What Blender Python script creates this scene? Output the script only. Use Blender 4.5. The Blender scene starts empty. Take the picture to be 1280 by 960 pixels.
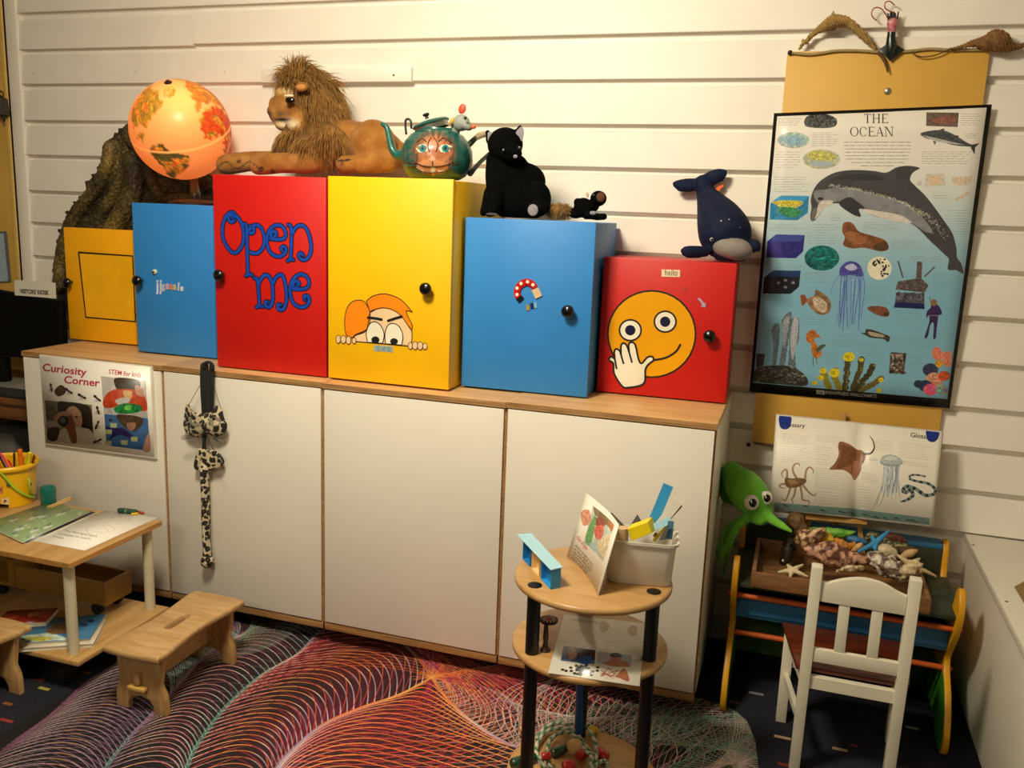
import bpy, bmesh, math, random
import numpy as np
from mathutils import Vector, Matrix, noise
from mathutils.geometry import tessellate_polygon

SC = bpy.context.scene
COL = SC.collection
random.seed(7)
RNG = np.random.default_rng(7)

# ---------------------------------------------------------------- camera, world, lights, exposure
CP = Vector((1.4502, -3.0424, 1.4716))
CR = Vector((0.95010254, 0.30969985, 0.03729841))
CU = Vector((-0.09427499, 0.17110492, 0.98073204))
CF = Vector((-0.29735063, 0.9353123, -0.19176417))
FP = 1106.04
cd = bpy.data.cameras.new('camera')
cd.sensor_fit = 'HORIZONTAL'; cd.sensor_width = 36.0; cd.lens = FP / 1280 * 36.0
cd.clip_start = 0.02
cam = bpy.data.objects.new('camera', cd); COL.objects.link(cam)
mw = Matrix.Identity(4)
for i in range(3):
    mw[i][0] = CR[i]; mw[i][1] = CU[i]; mw[i][2] = -CF[i]; mw[i][3] = CP[i]
cam.matrix_world = mw
SC.camera = cam

wd = bpy.data.worlds.new('room_ambient'); SC.world = wd; wd.use_nodes = True
wd.node_tree.nodes['Background'].inputs[0].default_value = (1.0, 0.92, 0.72, 1)
wd.node_tree.nodes['Background'].inputs[1].default_value = 0.11

def area_lamp(name, loc, aim, sx, sy, power, col):
    ld = bpy.data.lights.new(name, 'AREA'); ld.shape = 'RECTANGLE'
    ld.size = sx; ld.size_y = sy; ld.energy = power; ld.color = col
    o = bpy.data.objects.new(name, ld); COL.objects.link(o)
    o.location = loc
    o.rotation_euler = (Vector(aim) - Vector(loc)).to_track_quat('-Z', 'Y').to_euler()
    return o
area_lamp('ceiling_lamp', (0.38, -1.85, 2.62), (0.5, -0.55, 0.9), 0.46, 0.46, 54, (1.0, 0.885, 0.655))
area_lamp('ceiling_lamp_far', (0.2, -4.4, 2.62), (0.3, -2.4, 0.2), 0.9, 0.9, 24, (1.0, 0.90, 0.69))

SC.view_settings.view_transform = 'Standard'
SC.view_settings.look = 'None'
SC.view_settings.gamma = 1.0
SC.view_settings.use_curve_mapping = False
SC.view_settings.exposure = 0.36

# ---------------------------------------------------------------- measuring helpers
def ray(x, y):
    return CF + CR * ((x - 640) / FP) - CU * ((y - 480) / FP)
def at(x, y, Y):
    d = ray(x, y); return CP + d * ((Y - CP.y) / d.y)
def atz(x, y, Z):
    d = ray(x, y); return CP + d * ((Z - CP.z) / d.z)
def atx(x, y, X):
    d = ray(x, y); return CP + d * ((X - CP.x) / d.x)
def mpp(p):
    return (Vector(p) - CP).dot(CF) / FP

# ---------------------------------------------------------------- materials
def lin(c):
    if isinstance(c, str):
        c = [int(c[i:i + 2], 16) for i in (1, 3, 5)]
    r = []
    for v in c[:3]:
        v = v / 255.0
        r.append(v / 12.92 if v <= 0.04045 else ((v + 0.055) / 1.055) ** 2.4)
    return (r[0], r[1], r[2], 1.0)

def new_mat(name):
    m = bpy.data.materials.new(name); m.use_nodes = True
    nt = m.node_tree
    return m, nt, nt.nodes['Principled BSDF']

def nd(nt, kind, **kw):
    n = nt.nodes.new(kind)
    for k, v in kw.items():
        setattr(n, k, v)
    return n

MATS = {}
def mat(name, col, rough=0.5, var=0.08, scale=12.0, bump=0.0, bscale=80.0, metal=0.0, sheen=0.0, coat=0.0,
        emit=0.0, stretch=(1, 1, 1), col2=None, trans=0.0, spec=0.5):
    if name in MATS: return MATS[name]
    m, nt, b = new_mat(name)
    c = lin(col)
    lo = lin(col2) if col2 else tuple(v * (1 - var) for v in c[:3]) + (1,)
    hi = c if col2 else tuple(min(1, v * (1 + var)) for v in c[:3]) + (1,)
    tc = nd(nt, 'ShaderNodeTexCoord'); mp = nd(nt, 'ShaderNodeMapping')
    mp.inputs['Scale'].default_value = stretch
    nt.links.new(tc.outputs['Object'], mp.inputs['Vector'])
    nz = nd(nt, 'ShaderNodeTexNoise'); nz.inputs['Scale'].default_value = scale; nz.inputs['Detail'].default_value = 5
    nt.links.new(mp.outputs['Vector'], nz.inputs['Vector'])
    rp = nd(nt, 'ShaderNodeValToRGB')
    rp.color_ramp.elements[0].position = 0.3; rp.color_ramp.elements[1].position = 0.7
    rp.color_ramp.elements[0].color = lo; rp.color_ramp.elements[1].color = hi
    nt.links.new(nz.outputs['Fac'], rp.inputs['Fac'])
    nt.links.new(rp.outputs['Color'], b.inputs['Base Color'])
    b.inputs['Roughness'].default_value = rough; b.inputs['Metallic'].default_value = metal
    b.inputs['Sheen Weight'].default_value = sheen; b.inputs['Coat Weight'].default_value = coat
    b.inputs['Transmission Weight'].default_value = trans; b.inputs['Specular IOR Level'].default_value = spec
    if emit:
        nt.links.new(rp.outputs['Color'], b.inputs['Emission Color']); b.inputs['Emission Strength'].default_value = emit
    if bump:
        n2 = nd(nt, 'ShaderNodeTexNoise'); n2.inputs['Scale'].default_value = bscale; n2.inputs['Detail'].default_value = 3
        nt.links.new(mp.outputs['Vector'], n2.inputs['Vector'])
        bp = nd(nt, 'ShaderNodeBump'); bp.inputs['Strength'].default_value = bump; bp.inputs['Distance'].default_value = 0.004
        nt.links.new(n2.outputs['Fac'], bp.inputs['Height']); nt.links.new(bp.outputs['Normal'], b.inputs['Normal'])
    MATS[name] = m
    return m

def wood(name, c1, c2, stretch=(2, 22, 22), rough=0.45, scale=3.0, coat=0.0):
    """long soft grain: noise squeezed across the grain"""
    if name in MATS: return MATS[name]
    m, nt, b = new_mat(name)
    tc = nd(nt, 'ShaderNodeTexCoord'); mp = nd(nt, 'ShaderNodeMapping'); mp.inputs['Scale'].default_value = stretch
    nt.links.new(tc.outputs['Object'], mp.inputs['Vector'])
    nz = nd(nt, 'ShaderNodeTexNoise'); nz.inputs['Scale'].default_value = scale; nz.inputs['Detail'].default_value = 7
    nz.inputs['Distortion'].default_value = 0.6
    nt.links.new(mp.outputs['Vector'], nz.inputs['Vector'])
    rp = nd(nt, 'ShaderNodeValToRGB')
    rp.color_ramp.elements[0].position = 0.32; rp.color_ramp.elements[1].position = 0.68
    rp.color_ramp.elements[0].color = lin(c1); rp.color_ramp.elements[1].color = lin(c2)
    nt.links.new(nz.outputs['Fac'], rp.inputs['Fac']); nt.links.new(rp.outputs['Color'], b.inputs['Base Color'])
    b.inputs['Roughness'].default_value = rough; b.inputs['Coat Weight'].default_value = coat
    bp = nd(nt, 'ShaderNodeBump'); bp.inputs['Strength'].default_value = 0.08; bp.inputs['Distance'].default_value = 0.002
    nt.links.new(nz.outputs['Fac'], bp.inputs['Height']); nt.links.new(bp.outputs['Normal'], b.inputs['Normal'])
    MATS[name] = m
    return m

def vcmat(name, rough=0.7, sheen=0.0, bump=0.0, bscale=150.0, coat=0.0, emit=0.0, noise_amt=0.18, nscale=60.0, voronoi=False):
    """colour from the painted 'Col' attribute, broken up by noise"""
    if name in MATS: return MATS[name]
    m, nt, b = new_mat(name)
    a = nd(nt, 'ShaderNodeAttribute', attribute_name='Col')
    tc = nd(nt, 'ShaderNodeTexCoord')
    nz = nd(nt, 'ShaderNodeTexNoise'); nz.inputs['Scale'].default_value = nscale; nz.inputs['Detail'].default_value = 4
    nt.links.new(tc.outputs['Object'], nz.inputs['Vector'])
    mr = nd(nt, 'ShaderNodeMapRange'); mr.inputs['To Min'].default_value = 1 - noise_amt; mr.inputs['To Max'].default_value = 1 + noise_amt
    mr.inputs['From Min'].default_value = 0.25; mr.inputs['From Max'].default_value = 0.75
    nt.links.new(nz.outputs['Fac'], mr.inputs['Value'])
    vm = nd(nt, 'ShaderNodeVectorMath', operation='SCALE')
    nt.links.new(a.outputs['Color'], vm.inputs[0]); nt.links.new(mr.outputs['Result'], vm.inputs['Scale'])
    nt.links.new(vm.outputs['Vector'], b.inputs['Base Color'])
    if emit:
        nt.links.new(vm.outputs['Vector'], b.inputs['Emission Color']); b.inputs['Emission Strength'].default_value = emit
    b.inputs['Roughness'].default_value = rough; b.inputs['Sheen Weight'].default_value = sheen; b.inputs['Coat Weight'].default_value = coat
    if bump:
        if voronoi:
            n2 = nd(nt, 'ShaderNodeTexVoronoi'); n2.feature = 'DISTANCE_TO_EDGE'; out = n2.outputs['Distance']
        else:
            n2 = nd(nt, 'ShaderNodeTexNoise'); out = n2.outputs['Fac']
        n2.inputs['Scale'].default_value = bscale
        nt.links.new(tc.outputs['Object'], n2.inputs['Vector'])
        bp = nd(nt, 'ShaderNodeBump'); bp.inputs['Strength'].default_value = bump; bp.inputs['Distance'].default_value = 0.006
        nt.links.new(out, bp.inputs['Height']); nt.links.new(bp.outputs['Normal'], b.inputs['Normal'])
    MATS[name] = m
    return m

def printmat(name, img, rough=0.45, coat=0.0):
    m, nt, b = new_mat(name)
    t = nd(nt, 'ShaderNodeTexImage'); t.image = img; t.extension = 'EXTEND'
    uv = nd(nt, 'ShaderNodeUVMap')
    nt.links.new(uv.outputs['UV'], t.inputs['Vector'])
    nt.links.new(t.outputs['Color'], b.inputs['Base Color'])
    b.inputs['Roughness'].default_value = rough; b.inputs['Coat Weight'].default_value = coat
    return m

# ---------------------------------------------------------------- objects
def base(o):
    while o.parent is not None: o = o.parent
    return o.location
def tag(o, label=None, cat=None, group=None, kind=None):
    if label: o['label'] = label
    if cat: o['category'] = cat
    if group: o['group'] = group
    if kind: o['kind'] = kind
    return o
def thing(name, label, cat, loc=(0, 0, 0), group=None):
    o = bpy.data.objects.new(name, None); COL.objects.link(o)
    o.location = loc; o.empty_display_size = 0.05
    return tag(o, label, cat, group)
def link(name, me, m, parent, loc=None):
    o = bpy.data.objects.new(name, me); COL.objects.link(o)
    if m is not None:
        for mm in (m if isinstance(m, (list, tuple)) else [m]): me.materials.append(mm)
    if parent is not None: o.parent = parent
    elif loc is not None: o.location = loc
    return o

def frame(axis):
    z = Vector(axis).normalized()
    x = z.cross(Vector((0, 0, 1)))
    if x.length < 1e-4: x = Vector((1, 0, 0))
    x.normalize(); y = z.cross(x)
    return x, y, z

class G:
    """collects shapes in world coordinates and links them as one mesh object"""
    def __init__(s): s.bm = bmesh.new(); s.mi = 0
    def face(s, vs):
        try:
            f = s.bm.faces.new(vs); f.material_index = s.mi; return f
        except ValueError: return None
    def box(s, x0, x1, y0, y1, z0, z1, bev=0.0, seg=2, M=None):
        b = bmesh.new()
        P = [(x, y, z) for x in (x0, x1) for y in (y0, y1) for z in (z0, z1)]
        v = [b.verts.new(p) for p in P]
        for q in ((0, 1, 3, 2), (4, 6, 7, 5), (0, 4, 5, 1), (2, 3, 7, 6), (0, 2, 6, 4), (1, 5, 7, 3)): b.faces.new([v[i] for i in q])
        if bev > 0: bmesh.ops.bevel(b, geom=b.edges[:], offset=bev, segments=seg, profile=0.5, affect='EDGES')
        s.merge(b, M); return s
    def merge(s, b, M=None):
        if M is not None: bmesh.ops.transform(b, matrix=M, verts=b.verts)
        b.verts.index_update(); mp = [s.bm.verts.new(v.co) for v in b.verts]
        for f in b.faces: s.face([mp[v.index] for v in f.verts])
        b.free()
    def prism(s, pts, off, bev=0.0, seg=2):
        """closed 3D polygon pushed along vector off"""
        b = bmesh.new(); off = Vector(off); n = len(pts)
        a = [b.verts.new(p) for p in pts]; c = [b.verts.new(Vector(p) + off) for p in pts]
        f1 = b.faces.new(a); f2 = b.faces.new(c[::-1])
        for i in range(n): b.faces.new((a[i], c[i], c[(i + 1) % n], a[(i + 1) % n]))
        bmesh.ops.recalc_face_normals(b, faces=b.faces[:])
        if bev > 0:
            es = [e for e in b.edges if any(f in (f1, f2) for f in e.link_faces)]
            bmesh.ops.bevel(b, geom=es, offset=bev, segments=seg, profile=0.5, affect='EDGES')
        s.merge(b); return s
    def tube(s, pts, r, n=10, cap=True, flat=1.0, up=None):
        """r: radius or list; flat squeezes the section along its second axis"""
        pts = [Vector(p) for p in pts]; k = len(pts)
        rs = [r] * k if isinstance(r, (int, float)) else list(r)
        rings = []; ref = None
        for i, p in enumerate(pts):
            t = (pts[min(i + 1, k - 1)] - pts[max(i - 1, 0)])
            if t.length < 1e-9: t = Vector((0, 0, 1))
            t.normalize()
            if ref is None:
                x, y, _ = frame(t)
                if up is not None:
                    y = Vector(up) - t * t.dot(Vector(up)); y.normalize(); x = y.cross(t)
            else:
                x = ref - t * ref.dot(t)
                if x.length < 1e-6: x, y, _ = frame(t)
                x.normalize(); y = t.cross(x)
            ref = x
            rr = rs[i]
            rings.append([s.bm.verts.new(p + x * (rr * math.cos(2 * math.pi * j / n)) + y * (rr * flat * math.sin(2 * math.pi * j / n))) for j in range(n)])
        for a, b in zip(rings, rings[1:]):
            for j in range(n): s.face((a[j], a[(j + 1) % n], b[(j + 1) % n], b[j]))
        if cap:
            s.face(rings[0][::-1]); s.face(rings[-1])
        return s
    def loop(s, pts, r, n=6):
        pts = [Vector(p) for p in pts]; k = len(pts); rings = []
        for i in range(k):
            t = (pts[(i + 1) % k] - pts[i - 1]).normalized(); x, y, _ = frame(t)
            rings.append([s.bm.verts.new(pts[i] + x * (r * math.cos(2 * math.pi * j / n)) + y * (r * math.sin(2 * math.pi * j / n))) for j in range(n)])
        for i in range(k):
            a, b = rings[i], rings[(i + 1) % k]
            for j in range(n): s.face((a[j], a[(j + 1) % n], b[(j + 1) % n], b[j]))
        return s
    def lathe(s, prof, c=(0, 0, 0), axis=(0, 0, 1), n=28, cap=True):
        x, y, z = frame(axis); c = Vector(c); rings = []
        for (r, h) in prof:
            rings.append([s.bm.verts.new(c + z * h + x * (max(r, 1e-5) * math.cos(2 * math.pi * j / n)) + y * (max(r, 1e-5) * math.sin(2 * math.pi * j / n))) for j in range(n)])
        for a, b in zip(rings, rings[1:]):
            for j in range(n): s.face((a[j], a[(j + 1) % n], b[(j + 1) % n], b[j]))
        if cap: s.face(rings[0][::-1]); s.face(rings[-1])
        return s
    def ell(s, c, r, M=None, nu=20, nv=12):
        c = Vector(c); M = M or Matrix.Identity(3)
        if isinstance(r, (int, float)): r = (r, r, r)
        rows = []
        for i in range(1, nv):
            th = math.pi * i / nv
            rows.append([s.bm.verts.new(c + M @ Vector((r[0] * math.sin(th) * math.cos(2 * math.pi * j / nu), r[1] * math.sin(th) * math.sin(2 * math.pi * j / nu), r[2] * math.cos(th)))) for j in range(nu)])
        t = s.bm.verts.new(c + M @ Vector((0, 0, r[2]))); d = s.bm.verts.new(c + M @ Vector((0, 0, -r[2])))
        for a, b in zip(rows, rows[1:]):
            for j in range(nu): s.face((a[j], b[j], b[(j + 1) % nu], a[(j + 1) % nu]))
        for j in range(nu):
            s.face((t, rows[0][j], rows[0][(j + 1) % nu])); s.face((d, rows[-1][(j + 1) % nu], rows[-1][j]))
        return s
    def ribbon(s, pts, w, nrm, closed=False):
        """flat band of width w (number or list) along a 3D path, lying across normal nrm"""
        pts = [Vector(p) for p in pts]; k = len(pts); nrm = Vector(nrm)
        L = []
        for i in range(k):
            if closed: t = pts[(i + 1) % k] - pts[i - 1]
            else: t = pts[min(i + 1, k - 1)] - pts[max(i - 1, 0)]
            sd = t.cross(nrm).normalized()
            ww = w if isinstance(w, (int, float)) else w[i]
            L.append((s.bm.verts.new(pts[i] + sd * ww / 2), s.bm.verts.new(pts[i] - sd * ww / 2)))
        for i in range(k if closed else k - 1):
            a, b = L[i], L[(i + 1) % k]
            s.face((a[0], a[1], b[1], b[0]))
        return s
    def flat(s, pts):
        f = s.face([s.bm.verts.new(p) for p in pts])
        return s
    def build(s, name, m, parent=None, smooth=35, loc=None, keep=False, recalc=True):
        bm = s.bm
        if recalc and len(bm.faces): bmesh.ops.recalc_face_normals(bm, faces=bm.faces[:])
        if parent is not None: o = base(parent)
        elif loc is not None: o = Vector(loc)
        else: o = Vector((0, 0, 0))
        bmesh.ops.translate(bm, verts=bm.verts, vec=-Vector(o))
        if smooth is True or smooth:
            for f in bm.faces: f.smooth = True
            if smooth is not True:
                lim = math.radians(smooth)
                for e in bm.edges:
                    if len(e.link_faces) == 2:
                        if e.calc_face_angle(0) > lim: e.smooth = False
                    else: e.smooth = False
        me = bpy.data.meshes.new(name); bm.to_mesh(me); bm.free()
        return link(name, me, m, parent, loc if parent is None else None)

def bez(pts, n=24, closed=False):
    """Catmull-Rom through points of any dimension"""
    P = [np.array(p, float) for p in pts]; k = len(P); out = []
    rng = range(k) if closed else range(k - 1)
    for i in rng:
        if closed: a, b, c, d = P[i - 1], P[i], P[(i + 1) % k], P[(i + 2) % k]
        else: a, b, c, d = P[max(i - 1, 0)], P[i], P[i + 1], P[min(i + 2, k - 1)]
        m = max(2, int(n / max(1, k - 1)))
        for j in range(m):
            t = j / m
            out.append(tuple(0.5 * ((2 * b) + (-a + c) * t + (2 * a - 5 * b + 4 * c - d) * t * t + (-a + 3 * b - 3 * c + d) * t ** 3)))
    if not closed: out.append(tuple(P[-1]))
    return out

def remeshed(name, g, voxel, m, parent, smooth_it=6, paint=None, disp=None, loc=None, ratio=None):
    """melts the overlapping solids of g into one continuous skin; paint(p)->rgb fills the 'Col' attribute"""
    o = base(parent) if parent is not None else Vector(loc or (0, 0, 0))
    me = bpy.data.meshes.new('tmp'); bmesh.ops.recalc_face_normals(g.bm, faces=g.bm.faces[:]); g.bm.to_mesh(me); g.bm.free()
    ob = bpy.data.objects.new('tmp', me); COL.objects.link(ob)
    r = ob.modifiers.new('r', 'REMESH'); r.mode = 'VOXEL'; r.voxel_size = voxel
    sm = ob.modifiers.new('s', 'SMOOTH'); sm.factor = 0.5; sm.iterations = smooth_it
    dg = bpy.context.evaluated_depsgraph_get()
    me2 = bpy.data.meshes.new_from_object(ob.evaluated_get(dg)); me2.name = name
    bpy.data.objects.remove(ob); bpy.data.meshes.remove(me)
    n = len(me2.vertices); co = np.empty(n * 3); me2.vertices.foreach_get('co', co); co = co.reshape(-1, 3)
    if disp is not None:
        nr = np.empty(n * 3); me2.vertex_normals.foreach_get('vector', nr); nr = nr.reshape(-1, 3)
        dd = np.array([disp(Vector(c)) for c in co])
        co = co + nr * dd[:, None]
    if paint is not None:
        ca = me2.color_attributes.new('Col', 'FLOAT_COLOR', 'POINT')
        cols = np.array([lin(paint(Vector(c))) for c in co]); ca.data.foreach_set('color', cols.ravel())
    co = co - np.array(o); me2.vertices.foreach_set('co', co.ravel())
    me2.polygons.foreach_set('use_smooth', [True] * len(me2.polygons)); me2.update()
    me2.materials.clear()
    return link(name, me2, m, parent, loc if parent is None else None)

def rotm(axis, deg): return Matrix.Rotation(math.radians(deg), 3, axis)
def lookm(z, up=(0, 0, 1)):
    """3x3 frame whose local z points along z"""
    z = Vector(z).normalized(); x = Vector(up).cross(z)
    if x.length < 1e-5: x = Vector((1, 0, 0))
    x.normalize(); y = z.cross(x)
    return Matrix((x, y, z)).transposed()

# ---------------------------------------------------------------- text outlines and printed canvases
_TT = {}
def text_tris(body, bold=0.0, shear=0.0):
    """triangles of a line of text scaled to width 1, cap height kept in proportion; returns (tris Nx3x2, aspect h/w)"""
    key = (body, bold, shear)
    if key in _TT: return _TT[key]
    cu = bpy.data.curves.new('t', 'FONT'); cu.body = body; cu.size = 1; cu.resolution_u = 3; cu.offset = bold; cu.shear = shear
    ob = bpy.data.objects.new('t', cu); COL.objects.link(ob)
    dg = bpy.context.evaluated_depsgraph_get()
    me = bpy.data.meshes.new_from_object(ob.evaluated_get(dg))
    me.calc_loop_triangles()
    v = np.array([p.co[:2] for p in me.vertices]); t = np.array([list(q.vertices) for q in me.loop_triangles])
    bpy.data.objects.remove(ob); bpy.data.curves.remove(cu); bpy.data.meshes.remove(me)
    x0, x1 = v[:, 0].min(), v[:, 0].max()
    v[:, 0] -= x0; v /= (x1 - x0)
    _TT[key] = (v[t], 0.7 / (x1 - x0))
    return _TT[key]

def homography(src, dst):
    A = []
    for (x, y), (u, v) in zip(src, dst):
        A.append([x, y, 1, 0, 0, 0, -u * x, -u * y, -u]); A.append([0, 0, 0, x, y, 1, -v * x, -v * y, -v])
    _, _, V = np.linalg.svd(np.array(A, float)); return V[-1].reshape(3, 3)

class Canvas:
    """a small painter for flat printed matter; points are measured in any quad, e.g. sheet corners in the photograph"""
    def __init__(s, w, h, bg, quad=None):
        s.w, s.h = w, h
        s.a = np.empty((h, w, 3)); s.a[:] = np.array(s.c(bg))
        s.H = homography(quad, [(0, 0), (w, 0), (w, h), (0, h)]) if quad else None
        s.f = lambda p: p
    def c(s, col):
        if isinstance(col, str): return [int(col[i:i + 2], 16) / 255 for i in (1, 3, 5)]
        return [v / 255 for v in col]
    def m(s, pts):
        p = np.array([s.f(q) for q in pts], float)
        if s.H is None: return p
        q = np.c_[p, np.ones(len(p))] @ s.H.T
        return q[:, :2] / q[:, 2:]
    def poly(s, pts, col, raw=False, tex=0.0):
        p = np.array(pts, float) if raw else s.m(pts)
        x0, y0 = np.floor(p.min(0)).astype(int); x1, y1 = np.ceil(p.max(0)).astype(int)
        x0, y0 = max(x0, 0), max(y0, 0); x1, y1 = min(x1, s.w - 1), min(y1, s.h - 1)
        if x1 < x0 or y1 < y0: return s
        X, Y = np.meshgrid(np.arange(x0, x1 + 1) + .5, np.arange(y0, y1 + 1) + .5)
        ins = np.zeros(X.shape, bool); n = len(p)
        for i in range(n):
            (ax, ay), (bx, by) = p[i], p[(i + 1) % n]
            if ay == by: continue
            cond = ((ay > Y) != (by > Y)) & (X < (bx - ax) * (Y - ay) / (by - ay) + ax)
            ins ^= cond
        sub = s.a[y0:y1 + 1, x0:x1 + 1]
        cc = np.array(s.c(col))
        if tex:
            k = max(2, int(min(X.shape) / 8)); nz = RNG.random((X.shape[0] // k + 2, X.shape[1] // k + 2))
            nz = np.kron(nz, np.ones((k, k)))[:X.shape[0], :X.shape[1]]
            nz = .6 * nz + .4 * RNG.random(X.shape)
            val = np.clip(cc * (1 + tex * (nz[..., None] * 2 - 1)), 0, 1); sub[ins] = val[ins]
        else: sub[ins] = cc
        return s
    def ell(s, cx, cy, rx, ry, col, rot=0, tex=0.0):
        c, d = math.cos(rot), math.sin(rot)
        return s.poly([(cx + rx * math.cos(t) * c - ry * math.sin(t) * d, cy + rx * math.cos(t) * d + ry * math.sin(t) * c) for t in np.linspace(0, 2 * math.pi, 36, False)], col, tex=tex)
    def spl(s, pts, col, tex=0.0, n=60): return s.poly(bez(pts, n, True), col, tex=tex)
    def line(s, pts, w, col, n=0):
        """w in canvas pixels, number or (start,end)"""
        if n: pts = bez(pts, n)
        p = s.m(pts); k = len(p)
        for i in range(k - 1):
            a, b = p[i], p[i + 1]; d = b - a; L = np.hypot(*d)
            if L < 1e-6: continue
            w0 = w if isinstance(w, (int, float)) else w[0] + (w[1] - w[0]) * i / (k - 1)
            t = d / L; nn = np.array([-t[1], t[0]]) * w0 / 2; e = t * w0 * .25
            s.poly([a - e + nn, b + e + nn, b + e - nn, a - e - nn], col, raw=True)
        return s
    def text(s, body, a, b, hh, col, bold=0.0, shear=0.0):
        """baseline from a to b (same quad units), cap height hh up"""
        t, asp = text_tris(body, bold, shear); a = np.array(a, float); b = np.array(b, float)
        ux = b - a; up = np.array([ux[1], -ux[0]]); up = up / np.hypot(*up) * hh / asp
        for tri in t: s.poly([a + ux * q[0] + up * q[1] for q in tri], col)
        return s
    def para(s, x0, y0, x1, y1, rows, col, wpx=2, ragged=True):
        """grey rows of small print, too fine to read in the photograph"""
        for i in range(rows):
            y = y0 + (y1 - y0) * (i + .5) / rows; x = x0
            end = x1 - (random.random() * .25 * (x1 - x0) if ragged else 0)
            while x < end:
                l = (x1 - x0) * random.uniform(.05, .14)
                s.line([(x, y), (min(x + l, end), y)], wpx, col); x += l + (x1 - x0) * .018
        return s
    def image(s, name):
        im = bpy.data.images.new(name, s.w, s.h)
        px = np.ones((s.h, s.w, 4), np.float32); px[..., :3] = np.clip(s.a[::-1], 0, 1)
        im.pixels.foreach_set(px.ravel()); im.update(); im.pack()
        return im

def sheet(name, corners, m, parent=None, thick=0.001, nx=1, ny=1, bulge=None, loc=None, back=None):
    """thin printed sheet; corners TL,TR,BR,BL; front face carries the print, the rest plain paper"""
    TL, TR, BR, BL = [Vector(c) for c in corners]
    nrm = (TR - TL).cross(BL - TL).normalized()   # points away from the viewer side when corners run clockwise
    if nrm.dot(CP - TL) < 0: nrm = -nrm
    bm = bmesh.new(); uvl = bm.loops.layers.uv.new('UVMap'); fr = []; bk = []
    for j in range(ny + 1):
        for i in range(nx + 1):
            u, v = i / nx, j / ny
            p = TL.lerp(TR, u).lerp(BL.lerp(BR, u), v)
            if bulge: p = p + nrm * bulge(u, v)
            fr.append(bm.verts.new(p)); bk.append(bm.verts.new(p - nrm * thick))
    W1 = nx + 1
    def setuv(f, ids):
        for l, k in zip(f.loops, ids): l[uvl].uv = ((k % W1) / nx, 1 - (k // W1) / ny)
    for j in range(ny):
        for i in range(nx):
            a = j * W1 + i; ids = (a, a + W1, a + W1 + 1, a + 1)
            f = bm.faces.new([fr[k] for k in ids]); setuv(f, ids); f.material_index = 0; f.smooth = True
            f.normal_update()
            if f.normal.dot(nrm) < 0: f.normal_flip()
            f = bm.faces.new([bk[k] for k in ids[::-1]]); f.material_index = 1; f.smooth = True
    edge = [i for i in range(nx)] + [j * W1 + nx for j in range(ny)] + [ny * W1 + nx - i for i in range(nx)] + [(ny - j) * W1 for j in range(ny)]
    for k in range(len(edge)):
        a, b = edge[k], edge[(k + 1) % len(edge)]
        f = bm.faces.new((fr[a], fr[b], bk[b], bk[a])); f.material_index = 1
    o = base(parent) if parent is not None else Vector(loc or (0, 0, 0))
    bmesh.ops.translate(bm, verts=bm.verts, vec=-Vector(o))
    me = bpy.data.meshes.new(name); bm.to_mesh(me); bm.free()
    return link(name, me, [m, back or mat('paper_back', '#e8e2d2', 0.7)], parent, loc if parent is None else None)

def raised_text(name, body, a, b, nrm, m, parent, bold=0.0, hscale=1.0, lift=0.0006):
    """flat letters on a surface; a, b baseline ends in the world, nrm the surface normal"""
    t, asp = text_tris(body, bold); a = Vector(a); b = Vector(b); ux = b - a; up = Vector(nrm).cross(ux)
    g = G(); off = Vector(nrm) * lift
    for tri in t: g.flat([a + ux * q[0] + up * (q[1] * hscale) + off for q in tri])
    bmesh.ops.remove_doubles(g.bm, verts=g.bm.verts, dist=1e-6)
    return g.build(name, m, parent, smooth=0, recalc=False)

# ================================================================ the room
WHITEP = mat('wall_paint', '#efe9df', 0.5, 0.03, 6)
FLOORX0, FLOORX1, FLOORY0 = -3.2, 3.2, -5.6

def carpet_mat():
    m, nt, b = new_mat('navy_carpet')
    tc = nd(nt, 'ShaderNodeTexCoord')
    nz = nd(nt, 'ShaderNodeTexNoise'); nz.inputs['Scale'].default_value = 260; nt.links.new(tc.outputs['Object'], nz.inputs['Vector'])
    rp = nd(nt, 'ShaderNodeValToRGB')
    rp.color_ramp.elements[0].position = .35; rp.color_ramp.elements[0].color = lin('#0c0d14')
    rp.color_ramp.elements[1].position = .75; rp.color_ramp.elements[1].color = lin('#23253a')
    nt.links.new(nz.outputs['Fac'], rp.inputs['Fac']); nt.links.new(rp.outputs['Color'], b.inputs['Base Color'])
    b.inputs['Roughness'].default_value = .95
    bp = nd(nt, 'ShaderNodeBump'); bp.inputs['Strength'].default_value = .5; bp.inputs['Distance'].default_value = .004
    nt.links.new(nz.outputs['Fac'], bp.inputs['Height']); nt.links.new(bp.outputs['Normal'], b.inputs['Normal'])
    return m
g = G(); g.box(FLOORX0, FLOORX1, FLOORY0, 0.12, -0.1, 0)
floor = tag(g.build('floor', carpet_mat(), smooth=0), 'dark navy carpet floor with coloured flecks', kind='structure')
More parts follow.
